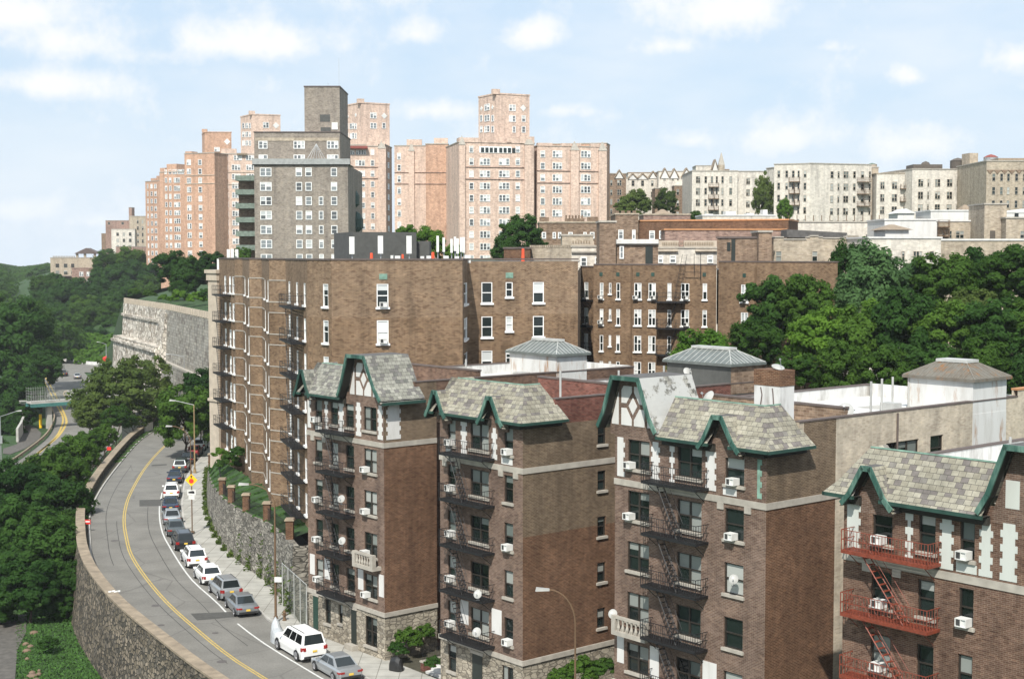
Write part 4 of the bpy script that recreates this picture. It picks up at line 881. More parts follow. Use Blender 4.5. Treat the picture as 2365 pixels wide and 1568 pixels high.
# satellite dishes
for T, s_, z, o, rr, l in ((b1, -3.75, 11.0, 1.0, .42, 'grey satellite dish on the upper part of the fire escape of the farthest Tudor wing'), (b1, -3.7, 8.05, 1.0, .42, 'grey satellite dish two floors above the stone base of the farthest Tudor wing'), (b2, -3.0, 7.2, 1.05, .42, 'dull grey satellite dish at the middle of the fire escape beside the curved lamp'), (b2, -3.1, 4.8, 1.05, .45, 'pale satellite dish at the bottom of the fire escape beside the curved lamp'),
                        (b3, -1.85, 11.0, .35, .4, 'round white satellite dish in a window of the chimneyed Tudor wing'), (b3, -10.9, 7.4, .4, .42, 'white satellite dish on the left edge above the stone balcony')):
    dish(T.Wf.to(s_, z - .4, o), T.rz if hasattr(T, 'rz') else R(-15), R(30), rr, l, .4)
for T, a, w, h, rr, rz, l in ((b3, -7.2, 3.6, 1.5, .62, R(-60), 'big white satellite dish on the roof beside the tall half-timbered gable'), (b2, -6.6, 20, 1.6, .5, R(-35), 'white roof dish left of the ribbed skylight bulkhead with dark walls'), (b2, -3.8, 18.4, 1.4, .5, R(20), 'small white roof dish close beside the dark-walled bulkhead'), (b2, -5.6, 23, 1.2, .45, R(30), 'white roof dish at the back parapet left of the dark bulkhead'),
                              (b3, -3.4, 22, 2.2, .6, R(60), 'white dish standing in front of the tree mass on the white roof'), (b3, -.7, 7.5, 1.0, .75, R(-20), 'wire-thin grey satellite dish at the roof corner above the pale brick flank'), (b3, -4.4, 4.6, .9, .4, R(-60), 'dark small satellite dish low on the roof behind the slate skirt')):
    dish(T.Wf.to(a, T.z(18.45), -w), rz, R(35), rr, l, h)
c3 = b3.Wf.to(-1.7, 21.85, -2.8); dish(c3, R(20), R(70), .55, 'white satellite dish lying on top of the brick chimney', .2)
# ------------------------------------------------------------------ the long brown block with the stepped street front
blk = thing('apartment_building', 'long six-storey brown brick block with stepped bays edged in white, behind the lawn', 'apartment building', at(900, 590, 113).xy.to_3d() + Vector((0, 0, 5)))
ZB = lambda k: 25.75 - 2.87 * k
ZR = 27.62
def bwall(p, q):
    w = Wall(p.xy, (q.x - p.x, q.y - p.y)); w.L = (q.xy - p.xy).length; return w
bw_ = MB(); band = MB()
SPLIT = {'parapet', 'cornice', 'door', 'vent', 'roof_bulkhead', 'balustrade', 'balcony', 'pavilion_post', 'string_course'}
def strt(i, xs, rows, ww=1.15, z0=4.5):
    W = bwall(BLK[i + 1], BLK[i]); ops = []
    for x in xs:
        s_ = W.px(x, 800)[0]
        for k in rows: ops.append((s_ - ww / 2, s_ + ww / 2, ZB(k) - 1.8, ZB(k)))
    wall(bw_, W, 0, W.L, z0, ZR, ops, .16, [(ZB(1) + .2, 1)])
    for o in ops: win(W, *o, blk, 'white', 1, rec=.06)
    return W
def nearf(i, rows, z0=4.5):
    W = bwall(BLK[i + 1], BLK[i]); wall(bw_, W, 0, W.L, z0, ZR, [], .1, [(ZB(1) + .2, 1)])
    for k in rows: W.box(band, -.02, W.L + .04, ZB(k), ZB(k) + .09, -.02, .04); W.box(band, -.02, W.L + .04, ZB(k) - 1.92, ZB(k) - 1.83, -.02, .04)
    return W
R8 = range(7)
strt(0, (752.9,), R8, .8); WA = strt(1, (669.6, 687.2, 704.8), R8, 1.0); nearf(2, R8); WB = strt(3, (613.5, 620.2), R8, .95); nearf(4, R8); WC_ = strt(5, (567.3, 575.2), R8, .95); nearf(6, R8[:6]); WD = strt(7, (522, 533, 540.5), R8, 1.0)
for W, xs in ((WB, (606.5, 612)), (WC_, (560.5, 567))):
    a, c = W.px(xs[0], 800)[0], W.px(xs[1], 800)[0]
    for k in R8: W.box(band, a + .05, c, ZB(k), ZB(k) + .09, -.02, .04); W.box(band, a + .05, c, ZB(k) - 1.92, ZB(k) - 1.83, -.02, .04)
W = bwall(BLK[9], BLK[8]); pl = MB(); W.box(pl, 0, W.L, 4, 25.2, -1.5, .25); W.box(pl, -.15, W.L + .15, 25.2, 26.0, -1.6, .4); W.box(pl, -.3, W.L + .3, 26.0, 26.4, -1.8, .55); W.box(pl, -.15, W.L + .1, 11.6, 11.9, -1.5, .4); pl.build('corner_pier', M['creamst'], blk)
S1a, S1b = BLK[0], at(1068, 590, 113.6); S2a, S2b = at(1080, 590, 119), at(1335, 590, 121)
W1, WRt, W2 = bwall(S1a, S1b), bwall(S1b, S2a), bwall(S2a, S2b)
def rows(W, cols, zf, rr, h, kind='white', lights=None, rec=.06, par=None, mb=None):
    ops = []
    for c in cols:
        a, b_ = W.px(c[0], 690)[0], W.px(c[1], 690)[0]
        for k in rr: hh = h if len(c) < 4 else c[3]; ops.append((a, b_, zf(k) - hh, zf(k), c[2]))
    return ops
o1 = rows(W1, [(870, 897, 1)], ZB, range(5), 1.85); o2 = rows(W2, [(1112, 1137, 1), (1168, 1184, 1, 1.25), (1231, 1256, 1)], ZB, range(5), 1.75); o3 = rows(WRt, [(1071.5, 1079, 1)], ZB, range(5), 1.75)
for W, o in ((W1, o1), (W2, o2), (WRt, o3)):
    wall(bw_, W, 0, W.L, 4.5, ZR if W is not W2 else ZR - .12, o, .16, [(ZB(1) + .2, 1)])
    for q in o: win(W, q[0], q[1], q[2], q[3], blk, 'white', q[4], rec=.06)
E0 = at(1341, 590, 160); E1 = at(1372, 590, 158); E2 = at(1655, 590, 152); E3 = at(1660, 590, 148); E4 = at(1935, 590, 140)
W5 = bwall(E0, E1); W6 = bwall(at(1371, 590, 156), E2); W7 = bwall(E3, E4)
ZD = lambda k: 25.0 - 2.86 * k
z3x = lambda x: (1200 + x / 1.971) * .7657
o5 = rows(W5, [(z3x(1108), z3x(1132), 1)], ZD, range(5), 1.75)
o6 = rows(W6, [(z3x(a), z3x(b_), n) + ((1.2,) if h else ()) for a, b_, n, h in ((1201, 1222, 1, 0), (1255, 1269, 1, 1), (1299, 1321, 1, 0), (1405, 1448, 2, 0), (1490, 1533, 2, 0), (1603, 1626, 1, 0), (1683, 1732, 2, 0), (1812, 1838, 1, 0))], ZD, range(5), 1.75)
W6L = [q for q in o6 if q[1] < W6.L - .1]; o7 = rows(W7, [(z3x(2040), z3x(2083), 2)], ZD, range(5), 1.8)
for W, o, zt in ((W5, o5, 26.7), (W6, W6L, 26.95), (W7, o7, 27.3)):
    wall(bw_, W, 0, W.L, 6, zt, o, .16)
    for q in o: win(W, q[0], q[1], q[2], q[3], blk, 'white', q[4], rec=.06)
wall(bw_, bwall(at(1335, 590, 121), E0), 0, 38, 6, 26.7)
bw_.build('wall', [M['brick_C'], M['brick_Cg']], blk); split_boxes(band, 'white_band', M['lime'], blk)
rf = MB(); ring = [p.xy for p in reversed(BLK[:9])] + [S1b.xy, S2a.xy, S2b.xy]
rf.poly([(p.x, p.y, ZR - .25) for p in ring] + [(E0.x, E0.y, ZR - .25), (E0.x - 8, 175, ZR - .25), (BLK[8].x + 3, 172, ZR - .25)])
rf.poly([(p.x, p.y, 26.5) for p in (E0, E1, E2, E3, E4)] + [(E4.x + 4, 165, 26.5), (E0.x, 172, 26.5)]); rf.build('flat_roof', M['tar'], blk)
cp = MB()
for a, c in zip(ring, ring[1:]):
    W = Wall(a, c - a); W.box(cp, -.05, (c - a).length + .05, ZR if c is not S2b.xy else ZR, ZR + .13, -.35, .06)
cp.build('coping', M['coping'], blk)
for W, zt in ((W5, 26.7), (W6, 26.95), (W7, 27.3)): cp = MB(); W.box(cp, 0, W.L, zt, zt + .13, -.35, .05); cp.build('coping', M['coping'], blk)
for W, x in ((W1, 885), (W2, 1176.5)):
    s_ = W.px(x, 638)[0]; b = MB(); W.box(b, s_ - .32, s_ + .32, 26.1, 26.55, -.02, .04)
    for k in range(4): W.box(b, s_ - .28, s_ + .28, 26.15 + k * .1, 26.19 + k * .1, .04, .06)
    b.build('vent_grille', M['copper_l'], blk)
for x in (1208, 1308, 1427, 1516, 1822, 2060): s_, W = W6.px(z3x(x), 638)[0], W6 if x < 1900 else W7; s_ = W.px(z3x(x), 638)[0]; b = MB(); W.box(b, s_ - .18, s_ + .18, 25.75, 26.15, -.02, .05); b.build('vent_grille', M['copper_d'], blk)
for W, x in ((W6, 1390), (W7, 2128)): s_ = W.px(z3x(x), 650)[0]; b = MB(); b.tube(W.to(s_, 8, .08), W.to(s_, 26.8, .08), .09); b.build('drain_pipe', M['rustpole'], blk)
FEZ = [ZB(k) - 2.0 for k in range(7)]
s0, s1 = WA.px(675, 780)[0], WA.px(704, 780)[0]; fire_escape(WA, s0, s1 - .2, FEZ[:7], (s0 + 1.2, s0 + 2.6), 'black iron fire escape near the middle of the stepped brown street front', dep=1.1, gap=.4, bt=.014)
s0, s1 = WD.px(514, 780)[0], WD.px(536, 780)[0]; fire_escape(WD, max(.3, s0), s1 - .4, FEZ[:6], (2.0, 3.4), 'black iron fire escape beside the pale pier, far end of the stepped front', dep=1.1, gap=.4, bt=.014)
FED = [ZD(k) - 1.95 for k in range(4)]
fire_escape(W5, .1, W5.L - .15, FED, (.5, 1.4), 'narrow black fire escape in the inner corner of the brown block')
s0, s1 = W6.px(z3x(1545), 700)[0], W6.px(z3x(1708), 700)[0]; t_ = fire_escape(W6, s0, s1, FED[:3], (s0 + 2.2, s0 + 1.0), 'black fire escape with a roof ladder on the set-back wing of the brown block')
b = MB(); s2 = W6.px(z3x(1645), 700)[0]
for q in (0, .5): b.bar(W6.to(s2 + q, ZD(0) - 1.9, .5), W6.to(s2 + q + .9, 28.1, .4), .04)
b.bar(W6.to(s2 + 1.2, 26.2, .6), W6.to(s2 + 2.9, 26.2, .6), .06); b.bar(W6.to(s2 + 2.9, 25.4, .6), W6.to(s2 + 2.9, 28.2, .6), .06); b.bar(W6.to(s2 + 2.2, 26.2, .6), W6.to(s2 + 2.2, 28.2, .6), .05)
for k in range(12): f = k / 12; b.bar(W6.to(s2 + .9 * f, ZD(0) - 1.9 + 5 * f, .5), W6.to(s2 + .5 + .9 * f, ZD(0) - 1.9 + 5 * f, .5), .025)
b.build('roof_ladder', M['iron'], t_)
for W, x, z, l in ((W1, 884, ZB(0) - 1.8, 'air conditioner in the upper window of the blank brown brick face'), (W1, 884, ZB(1) - 1.8, 'air conditioner in the lower window of the blank brown brick face'), (W6, z3x(1415), ZD(0) - 1.72, 'small air conditioner in a top window of the set-back wing, left of the ladder'), (W6, z3x(1522), ZD(0) - 1.72, 'small air conditioner in the top window nearest the roof ladder'), (W6, z3x(1715), ZD(0) - 1.72, 'air conditioner in the top window right of the roof ladder'), (W6, z3x(1720), ZD(1) - 1.72, 'air conditioner in the second-row window right of the roof ladder'), (W6, z3x(1207), ZD(0) - 1.72, 'small air conditioner in the narrow top window right of the inner corner'), (W6, z3x(1207), ZD(1) - 1.6, 'air conditioner in the second-row narrow window right of the inner corner'), (W7, z3x(2060), ZD(0) - 1.78, 'air conditioner in the brown block window beside the big trees')):
    ac_unit(W, W.px(x, 690)[0], z, l, o=.05)
# rooftop: dark bulkhead, antennas, small gear
def blockpx(b, xa, xb, d, yt, dep, z0, d2=None, m=0):
    """a box whose front spans two pixels at depth d, its top at a pixel height"""
    p, q = at(xa, 590, d), at(xb, 590, d2 or d); W = Wall(p.xy, (q - p).xy); L = (q - p).xy.length; z1 = zat(yt, d); W.box(b, 0, L, z0, z1, -dep, 0, m); W.L = L; W.zt = z1; return W
b = MB(); blockpx(b, 815, 962, 130, 536, 8, ZR - .3, 132); b.build('roof_bulkhead', M['dark'], blk)
b = MB(); blockpx(b, 955, 992, 133, 557, 3, ZR - .3); b.build('roof_bulkhead', M['dark'], blk)
k = 0
ANT = [(813, 117, 547, 587), (879, 117, 545, 586), (945, 117, 545, 586), (1011, 121, 545, 582), (1025, 124, 549, 582), (1043, 121, 552, 584), (1051, 124, 547, 580), (1057, 120, 551, 586), (1065, 125, 548, 582), (1071, 121, 548, 584), (505, 161, 598, 628), (509, 159, 598, 630), (514, 160, 600, 626), (528, 162, 576, 602), (537, 162, 575, 603), (547, 163, 576, 602)]
for i, (x, d, y0, y1) in enumerate(ANT):
    p = at(x, 590, d); z0, z1 = zat(y1, d), zat(y0, d); zb = (ZR - .2) if d < 150 else 26.5; zb = min(zb, z0 - .3)
    grp = 'mobile phone antennas on the brown block roof'
    lab = ['tall white antenna panel at the left end of the dark roof bulkhead', 'tall white antenna panel in front of the middle of the dark roof bulkhead', 'tall white antenna panel at the right end of the dark roof bulkhead'][i] if i < 3 else ('white antenna panel in the cluster right of the dark roof bulkhead' if i < 10 else ('white antenna panel hung at the street corner above the pale pier' if i < 13 else 'white antenna panel on a post behind the street corner of the roof'))
    t = thing('cell_antenna', lab, 'antenna', (p.x, p.y, zb), grp if i < 3 else grp + (', right cluster' if i < 10 else (', corner pier' if i < 13 else ', street corner posts')))
    b = MB(); wd = (6 if i < 3 else (3.6 if i > 9 else 2.8)) * d / F; b.box(p.x - wd, p.x + wd, p.y - .12, p.y + .08, z0, z1); b.build('panel', M['white'], t)
    b = MB(); b.tube((p.x, p.y + .16, zb), (p.x, p.y + .16, z1 - .1), .06); b.box(p.x - .05, p.x + .05, p.y + .05, p.y + .2, z0 + .2, z0 + .3); b.build('mast', M['galv'], t)
for x, d, y, w, h, m, l in ((1208, 122, 575, 4, 18, 'orangep', 'upright orange tube standing on the brown block roof edge'), (858, 115.5, 585, 4, 12, 'orangep', 'small orange cone beside the middle antenna panel'), (930, 115.5, 588, 3, 9, 'orangep', 'small orange cone beside the right antenna panel'), (1000, 122, 583, 4, 12, 'orangep', 'small orange cone beside the antenna cluster')):
    p = at(x, y, d); b = MB(); r_ = w * d / F; b.lathe((p.x, p.y, ZR - .2), [(r_ * 1.25, 0), (r_, .08), (r_ * .8, p.z - ZR + .2), (r_ * .4, p.z - ZR + .22)], 10); single('roof_marker', b, M[m], l, 'marker', (p.x, p.y, ZR - .2), 'orange markers on the brown block roof')
b = MB()
for x, w in ((918, 6), (905, 3), (975, 4), (990, 5), (1030, 6), (1055, 5), (1080, 7)): blockpx(b, x - w, x + w, 119, 589 + (x % 4), .8, ZR - .25)
b.build('roof_equipment', M['white'], blk)

# ------------------------------------------------------------------ middle and far buildings
def cren(b, W, z, n, h=.9, duty=.55, o0=-.5, o1=.05, a0=0, a1=None, m=0):
    a1 = W.L if a1 is None else a1
    for k in range(n): a = a0 + (a1 - a0) * k / n; W.box(b, a, a + (a1 - a0) / n * duty, z, z + h, o0, o1, m)
class Far:
    def __init__(s, label, cat='apartment building', name='apartment_building', loc=(0, 0), group=None):
        p = at(loc[0], 590, loc[1]); s.root = thing(name, label, cat, (p.x, p.y, 12), group); s.n = 0
    def block(s, xa, xb, d, yt, mat, dep=14, z0=10, d2=None, name='wall', roof='tar', lip=True):
        b = MB(); p, q = at(xa, 590, d), at(xb, 590, d2 or d); W = Wall(p.xy, (q - p).xy); W.L = (q - p).xy.length; z1 = zat(yt, d); W.zt = z1
        W.box(b, 0, W.L, z0, z1, -dep, 0); b.build(name, M[mat], s.root)
        if lip: b = MB(); W.box(b, -.12, W.L + .12, z1, z1 + .22, -dep - .1, .12); b.build('coping', M[lip if isinstance(lip, str) else 'lime'], s.root)
        return W
    def wins(s, W, cols, y0, pitch, n, h, kind='far', skip=()):
        for ci, c in enumerate(cols):
            a = W.px(c[0], 500)[0]; b_ = W.px(c[1], 500)[0]; nl = c[2] if len(c) > 2 else 1; r0 = c[3] if len(c) > 3 else 0; r1 = c[4] if len(c) > 4 else n
            for k in range(r0, r1):
                zt = W.px(c[0], y0 + pitch * k)[1]; zb = W.px(c[0], y0 + pitch * k + h)[1]
                if (ci, k) in skip or a < .05 or b_ > W.L - .05: continue
                win(W, a, b_, zb, zt, s.root, kind, nl, rec=-.06)
    def part(s, name, mb, mat): return split_boxes(mb, name, M[mat], s.root) if name in SPLIT or (name == 'merlon' and len(mb.f) <= 36) else mb.build(name, M[mat], s.root)
def cx3(x): return (1000 + x / 2.613) * .7657
def cy3(y): return (250 + y / 2.613) * .7657
def cx2(x): return (400 + x / 2.4125) * .7657
def cy2(y): return (200 + y / 2.4125) * .7657
def cx5(x): return (2400 + x / 3.1365) * .7657
def cy5(y): return (400 + y / 3.1365) * .7657
def cx4(x): return (1800 + x / 3.136) * .7657
def sub(W, b, x0, x1, z0, z1, o0, o1): W.box(b, W.px(x0, 500)[0], W.px(x1, 500)[0], z0, z1, o0, o1)
TG = 'orange brick apartment towers on the skyline'
def bay(f, W, xa, xb, zt, z0=20, mat='orange'):
    b = MB(); a, c = W.px(xa, 500)[0], W.px(xb, 500)[0]; W.box(b, a, c, z0, zt, -.1, .5); f.part('corner_bay', b, mat)
    b = MB(); p = [W.to(a - .1, zt, .6), W.to(c + .1, zt, .6), W.to(c + .1, zt, -.1), W.to(a - .1, zt, -.1)]; m_ = W.to((a + c) / 2, zt + 2.2, -.05); b.hexa(p, [m_ + Vector((e * .02, g_ * .02, 0)) for e, g_ in ((-1, -1), (1, -1), (1, 1), (-1, 1))]); f.part('bay_roof', b, 'lime')
def diamond(f, W, x, y, r=.8):
    s_, z = W.px(x, y); b = MB(); W.slab(b, [(s_ - r, z), (s_, z - r), (s_ + r, z), (s_, z + r)], 0, .08); f.part('diamond_window', b, 'white')
def tower_top(f, xl, xm, xr, d, yl, ym, yb, lights, mat='orange'):
    """the square penthouse standing corner-on"""
    k = (xr - xm) * d / F; j = (xm - xl) * d / F; p0 = at(xl, 590, d + k); p1 = at(xm, 590, d); p2 = at(xr, 590, d + j * .9); zt = zat(yl, d + k); zb = zat(yb, d)
    p3 = p0 + (p2 - p1); b = MB(); b.prism([p0.xy, p1.xy, p2.xy, p3.xy], zb - 1, zt); f.part('penthouse', b, mat)
    A = Wall(p0.xy, (p1 - p0).xy); A.L = (p1 - p0).xy.length; B = Wall(p1.xy, (p2 - p1).xy); B.L = (p2 - p1).xy.length
    b = MB(); A.box(b, -.1, A.L + .1, zt, zt + .35, -.4, .12); B.box(b, .12, B.L + .1, zt, zt + .35, -.4, .12); B.box(b, -.9, .9, zt, zt + 1.2, -.9, .15); f.part('parapet', b, mat)
    return A, B
# tower A, the tall one right of centre
f = Far('tall orange tower with a square penthouse, middle of the skyline', loc=(1146, 330), group=TG)
W = f.block(1060, 1234, 330, cy3(470), 'orange', 22, 16, 334); yp = 36.7 * .7657 / 1 * (1 / 1.0) if False else 28.0
f.wins(W, [(cx3(1010), cx3(1050), 2), (cx3(1085), cx3(1120), 1), (cx3(1168), cx3(1250), 3), (cx3(1318), cx3(1402), 3), (cx3(1450), cx3(1485), 1), (cx3(1522), cx3(1583), 2)], cy3(595), yp, 9, 16)
f.wins(W, [(cx3(1085), cx3(1118), 1), (cx3(1450), cx3(1485), 1)], cy3(500), yp, 1, 15)
b = MB(); sub(W, b, cx3(1165), cx3(1420), zat(cy3(550), 330), zat(cy3(500), 330), -.1, .12); lo = f.part('loggia', b, 'frame_w')
b = MB()
for k in range(8):
    x = cx3(1178 + k * 34 + (34 if k > 3 else 0) * .2); a = W.px(x, 500)[0]; W.box(b, a, a + .75, zat(cy3(546), 330), zat(cy3(508), 330), .1, .16)
b.build('loggia_opening', M['glass'], lo)
bay(f, W, cx3(1005), cx3(1052), zat(cy3(490), 330)); bay(f, W, cx3(1518), cx3(1590), zat(cy3(480), 330)); f.wins(W, [], 0, 0, 0, 0)
for xa, xb, ya in ((1005, 1160, 432), (1160, 1300, 455), (1300, 1420, 460), (1380, 1480, 430), (1480, 1612, 415)):
    b = MB(); sub(W, b, cx3(xa) + .3, min(cx3(xb), 1233.5), W.zt, zat(cy3(ya), 330), -3, .15 if xa < 1400 else .25); f.part('parapet', b, 'orange')
for yy in (660, 755): b = MB(); W.box(b, -.05, W.L + .05, zat(cy3(yy + 5), 330), zat(cy3(yy), 330), -.02, .18); f.part('string_course', b, 'purpleb')
A, B = tower_top(f, 1105.6, 1146.6, 1222.8, 338, 226.6, 221, 318, None)
f.wins(A, [(cx3(1172), cx3(1192), 1, 1), (cx3(1208), cx3(1248), 2), (cx3(1262), cx3(1282), 1, 1)], cy3(172), 33.5 * .75, 3, 15); f.wins(B, [(cx3(1398), cx3(1450), 2, 0, 2), (cx3(1425), cx3(1450), 1, 2), (cx3(1497), cx3(1528), 1, 1)], cy3(172), 25, 3, 15); diamond(f, B, cx3(1510), cy3(200)); diamond(f, A, cx3(1182), cy3(205), .6); diamond(f, A, cx3(1270), cy3(195), .6)
# right wing
f = Far('low crenellated orange wing at the right end of the towers', loc=(1320, 336), group=TG)
W = f.block(1240.5, 1400, 336, cy3(500), 'orange', 20, 18, 340)
f.wins(W, [(cx3(1645), cx3(1682), 1), (cx3(1740), cx3(1816), 3), (cx3(1885), cx3(1942), 2), (cx3(1962), cx3(2040), 3), (cx3(2110), cx3(2160), 2)], cy3(535), 27.3, 7, 16)
bay(f, W, cx3(1880), cx3(1946), zat(cy3(528), 336)); bay(f, W, cx3(2100), cx3(2164), zat(cy3(528), 336))
for xa, xb in ((1622, 1740), (1810, 1890), (1925, 1965), (2040, 2105), (2105, 2162)): b = MB(); sub(W, b, cx3(xa) + .5, cx3(xb), W.zt, zat(cy3(474), 336), -1.2, .12); f.part('parapet', b, 'orange')
for yy in (690, 785): b = MB(); W.box(b, -.05, W.L + .05, zat(cy3(yy + 5), 336), zat(cy3(yy), 336), -.02, .18); f.part('string_course', b, 'purpleb')
W = f.block(1400, 1407.5, 340.5, cy3(480), 'orange_shade', 16, 18, 347)
# middle wing
f = Far('flat orange wing between the two central towers, with one deep shaded slot', loc=(970, 350), group=TG)
W = f.block(912, 984, 350, cy3(500), 'orange', 20, 16); W2_ = f.block(984, 1035, 346, cy3(486), 'orange_shade', 20, 16); W3_ = f.block(1037, 1060, 356, cy3(505), 'orange', 14, 16)
f.wins(W, [(cx3(520), cx3(550), 1), (cx3(612), cx3(652), 2)], cy3(555), 26.3, 8, 15); f.wins(W2_, [(cx3(738), cx3(770), 1)], cy3(550), 26.6, 8, 15); f.wins(W3_, [(cx3(932), cx3(978), 2)], cy3(555), 26.3, 8, 16)
bay(f, W, cx3(610), cx3(655), zat(cy3(540), 350), mat='orange')
for Wq, d in ((W, 350), (W2_, 346)):
    for yy in (705, 795): b = MB(); Wq.box(b, 0, Wq.L, zat(cy3(yy + 5), d), zat(cy3(yy), d), -.02, .15); f.part('string_course', b, 'purpleb')
b = MB(); sub(W2_, b, 1003, 1034.5, W2_.zt, W2_.zt + 1.5, -1, .1); sub(W, b, 940, 975, W.zt, W.zt + 1.6, -1, .1); f.part('parapet', b, 'orange')
# tower C
f = Far('orange tower with a red roof awning just right of the grey block', loc=(850, 378), group=TG)
W = f.block(780, 890, 378, cy3(500), 'orange', 24, 14, 380); W2_ = f.block(890, 906, 380.5, cy3(490), 'orange_shade', 16, 14, 392)
f.wins(W, [(cx3(190), cx3(266), 3), (cx3(310), cx3(340), 1), (cx3(370), cx3(428), 2)], cy3(610), 24.4, 8, 13.5); f.wins(W, [(cx3(310), cx3(340), 1), (cx3(370), cx3(428), 2)], cy3(525), 24, 1, 13); f.wins(W2_, [(cx3(443), cx3(456), 1)], cy3(545), 24.4, 8, 13)
f.wins(W, [(cx3(105), cx3(145), 2), (cx3(150), cx3(185), 2), (cx3(195), cx3(235), 2), (cx3(238), cx3(275), 2)], cy3(530), 20, 1, 11)
b = MB(); sub(W, b, cx3(88), cx3(285), zat(cy3(520), 378), zat(cy3(500), 378), -.5, 1.6); f.part('awning', b, 'awn'); bay(f, W, cx3(368), cx3(430), zat(cy3(515), 378))
b = MB(); sub(W, b, cx3(280), cx3(370), W.zt, zat(cy3(465), 378), -2, .1); sub(W, b, cx3(400), 889.5, W.zt, zat(cy3(455), 378), -2, .2); f.part('parapet', b, 'orange')
for yy in (660, 750): b = MB(); W.box(b, -.05, W.L + .05, zat(cy3(yy + 5), 378), zat(cy3(yy), 378), -.02, .18); f.part('string_course', b, 'purpleb')
A, B = tower_top(f, 798, 836, 901.5, 384, 246, 240, 336, None)
f.wins(A, [(cx3(120), cx3(138), 1, 1), (cx3(150), cx3(186), 2, 1), (cx3(190), cx3(204), 1, 1)], cy3(245), 22.5, 3, 13.5); f.wins(B, [(cx3(308), cx3(358), 2, 0, 2), (cx3(402), cx3(430), 1, 1, 2)], cy3(235), 23.5, 3, 13.5); diamond(f, B, cx3(415), cy3(262), .85); diamond(f, A, cx3(128), cy3(268), .6); diamond(f, A, cx3(192), cy3(255), .6)
# left cluster
f = Far('orange tower just left of the grey block, green balconies at its side', loc=(545, 430), group=TG)
W = f.block(502, 592, 430, cy2(640), 'orange', 26, 14, 432); W2_ = f.block(429, 498, 428, cy2(640), 'orange_shade', 24, 14, 424); b = MB()
f.wins(W, [(cx2(617), cx2(650), 2), (cx2(670), cx2(698), 1), (cx2(725), cx2(788), 3), (cx2(830), cx2(886), 3, 0, 2)], cy2(716), 21.3, 9, 13); f.wins(W, [(cx2(617), cx2(650), 2), (cx2(670), cx2(698), 1), (cx2(740), cx2(800), 3), (cx2(828), cx2(888), 3)], cy2(648), 21.3, 1, 12)
f.wins(W2_, [(cx2(483), cx2(509), 1), (cx2(400), cx2(430), 2)], cy2(680), 21.0, 11, 13)
b = MB(); sub(W2_, b, 472, 497.8, W2_.zt, zat(cy2(628), 428), -3, .1); sub(W2_, b, 430, 445, W2_.zt, zat(cy2(622), 428), -3, .1); f.part('parapet', b, 'orange_shade')
b = MB(); sub(W, b, 512, 548, W.zt, zat(cy2(600), 430), -3, .1); f.part('parapet', b, 'orange'); b = MB(); sub(W, b, 549, 572, zat(cy2(645), 430), zat(cy2(632), 430), -3, .9); f.part('awning', b, 'tan' if False else 'tanroof')
for Wq, yy in ((W, 765), (W2_, 795), (W2_, 855), (W, 855)): b = MB(); Wq.box(b, 0, Wq.L, zat(cy2(yy + 4), 428), zat(cy2(yy), 428), -.02, .15); f.part('string_course', b, 'creamst')
A, B = tower_top(f, 559, 585.6, 650.6, 440, 272, 268, 352, None)
f.wins(A, [(cx2(806), cx2(822), 1), (cx2(828), cx2(850), 2), (cx2(855), cx2(868), 1)], cy2(415), 20, 3, 12.5); f.wins(B, [(cx2(955), cx2(998), 2)], cy2(408), 21, 2, 13); diamond(f, B, cx2(1043), cy2(432), 1)
f = Far('stepped orange tower, second from the left end of the skyline', loc=(400, 490), group=TG)
W = f.block(371, 434, 490, cy2(775), 'orange_shade', 26, 14, 484); f.wins(W, [(cx2(240), cx2(256), 1), (cx2(270), cx2(286), 1), (cx2(305), cx2(349), 3), (cx2(380), cx2(402), 2)], cy2(812), 18.8, 9, 11.5); f.wins(W, [(cx2(238), cx2(254), 1), (cx2(268), cx2(288), 1), (cx2(296), cx2(330), 3), (cx2(335), cx2(380), 3)], cy2(752), 18, 1, 11)
b = MB(); sub(W, b, 371.5, 384, W.zt, zat(cy2(742), 490), -3, .1); sub(W, b, 387, 410, W.zt, zat(cy2(716), 490), -6, .1); f.part('parapet', b, 'orange_shade')
A, B = tower_top(f, 470, 476, 537.6, 492, 312, 308, 356, None, 'orange_shade'); diamond(f, B, cx2(688), cy2(550), 1.1); f.wins(B, [(cx2(600), cx2(640), 2)], cy2(590), 20, 1, 10)
f = Far('leftmost and farthest orange tower of the row', loc=(355, 540), group=TG)
W = f.block(338, 371, 545, cy2(842), 'orange_shade', 26, 12, 538); f.wins(W, [(cx2(110), cx2(118), 1), (cx2(135), cx2(149), 1), (cx2(162), cx2(178), 1), (cx2(189), cx2(203), 1)], cy2(858), 17.1, 12, 10.5); b = MB(); sub(W, b, 350, 362, W.zt, zat(cy2(820), 545), -3, .1); sub(W, b, 363, 370.8, W.zt, zat(cy2(805), 545), -3, .1); f.part('parapet', b, 'orange_shade')
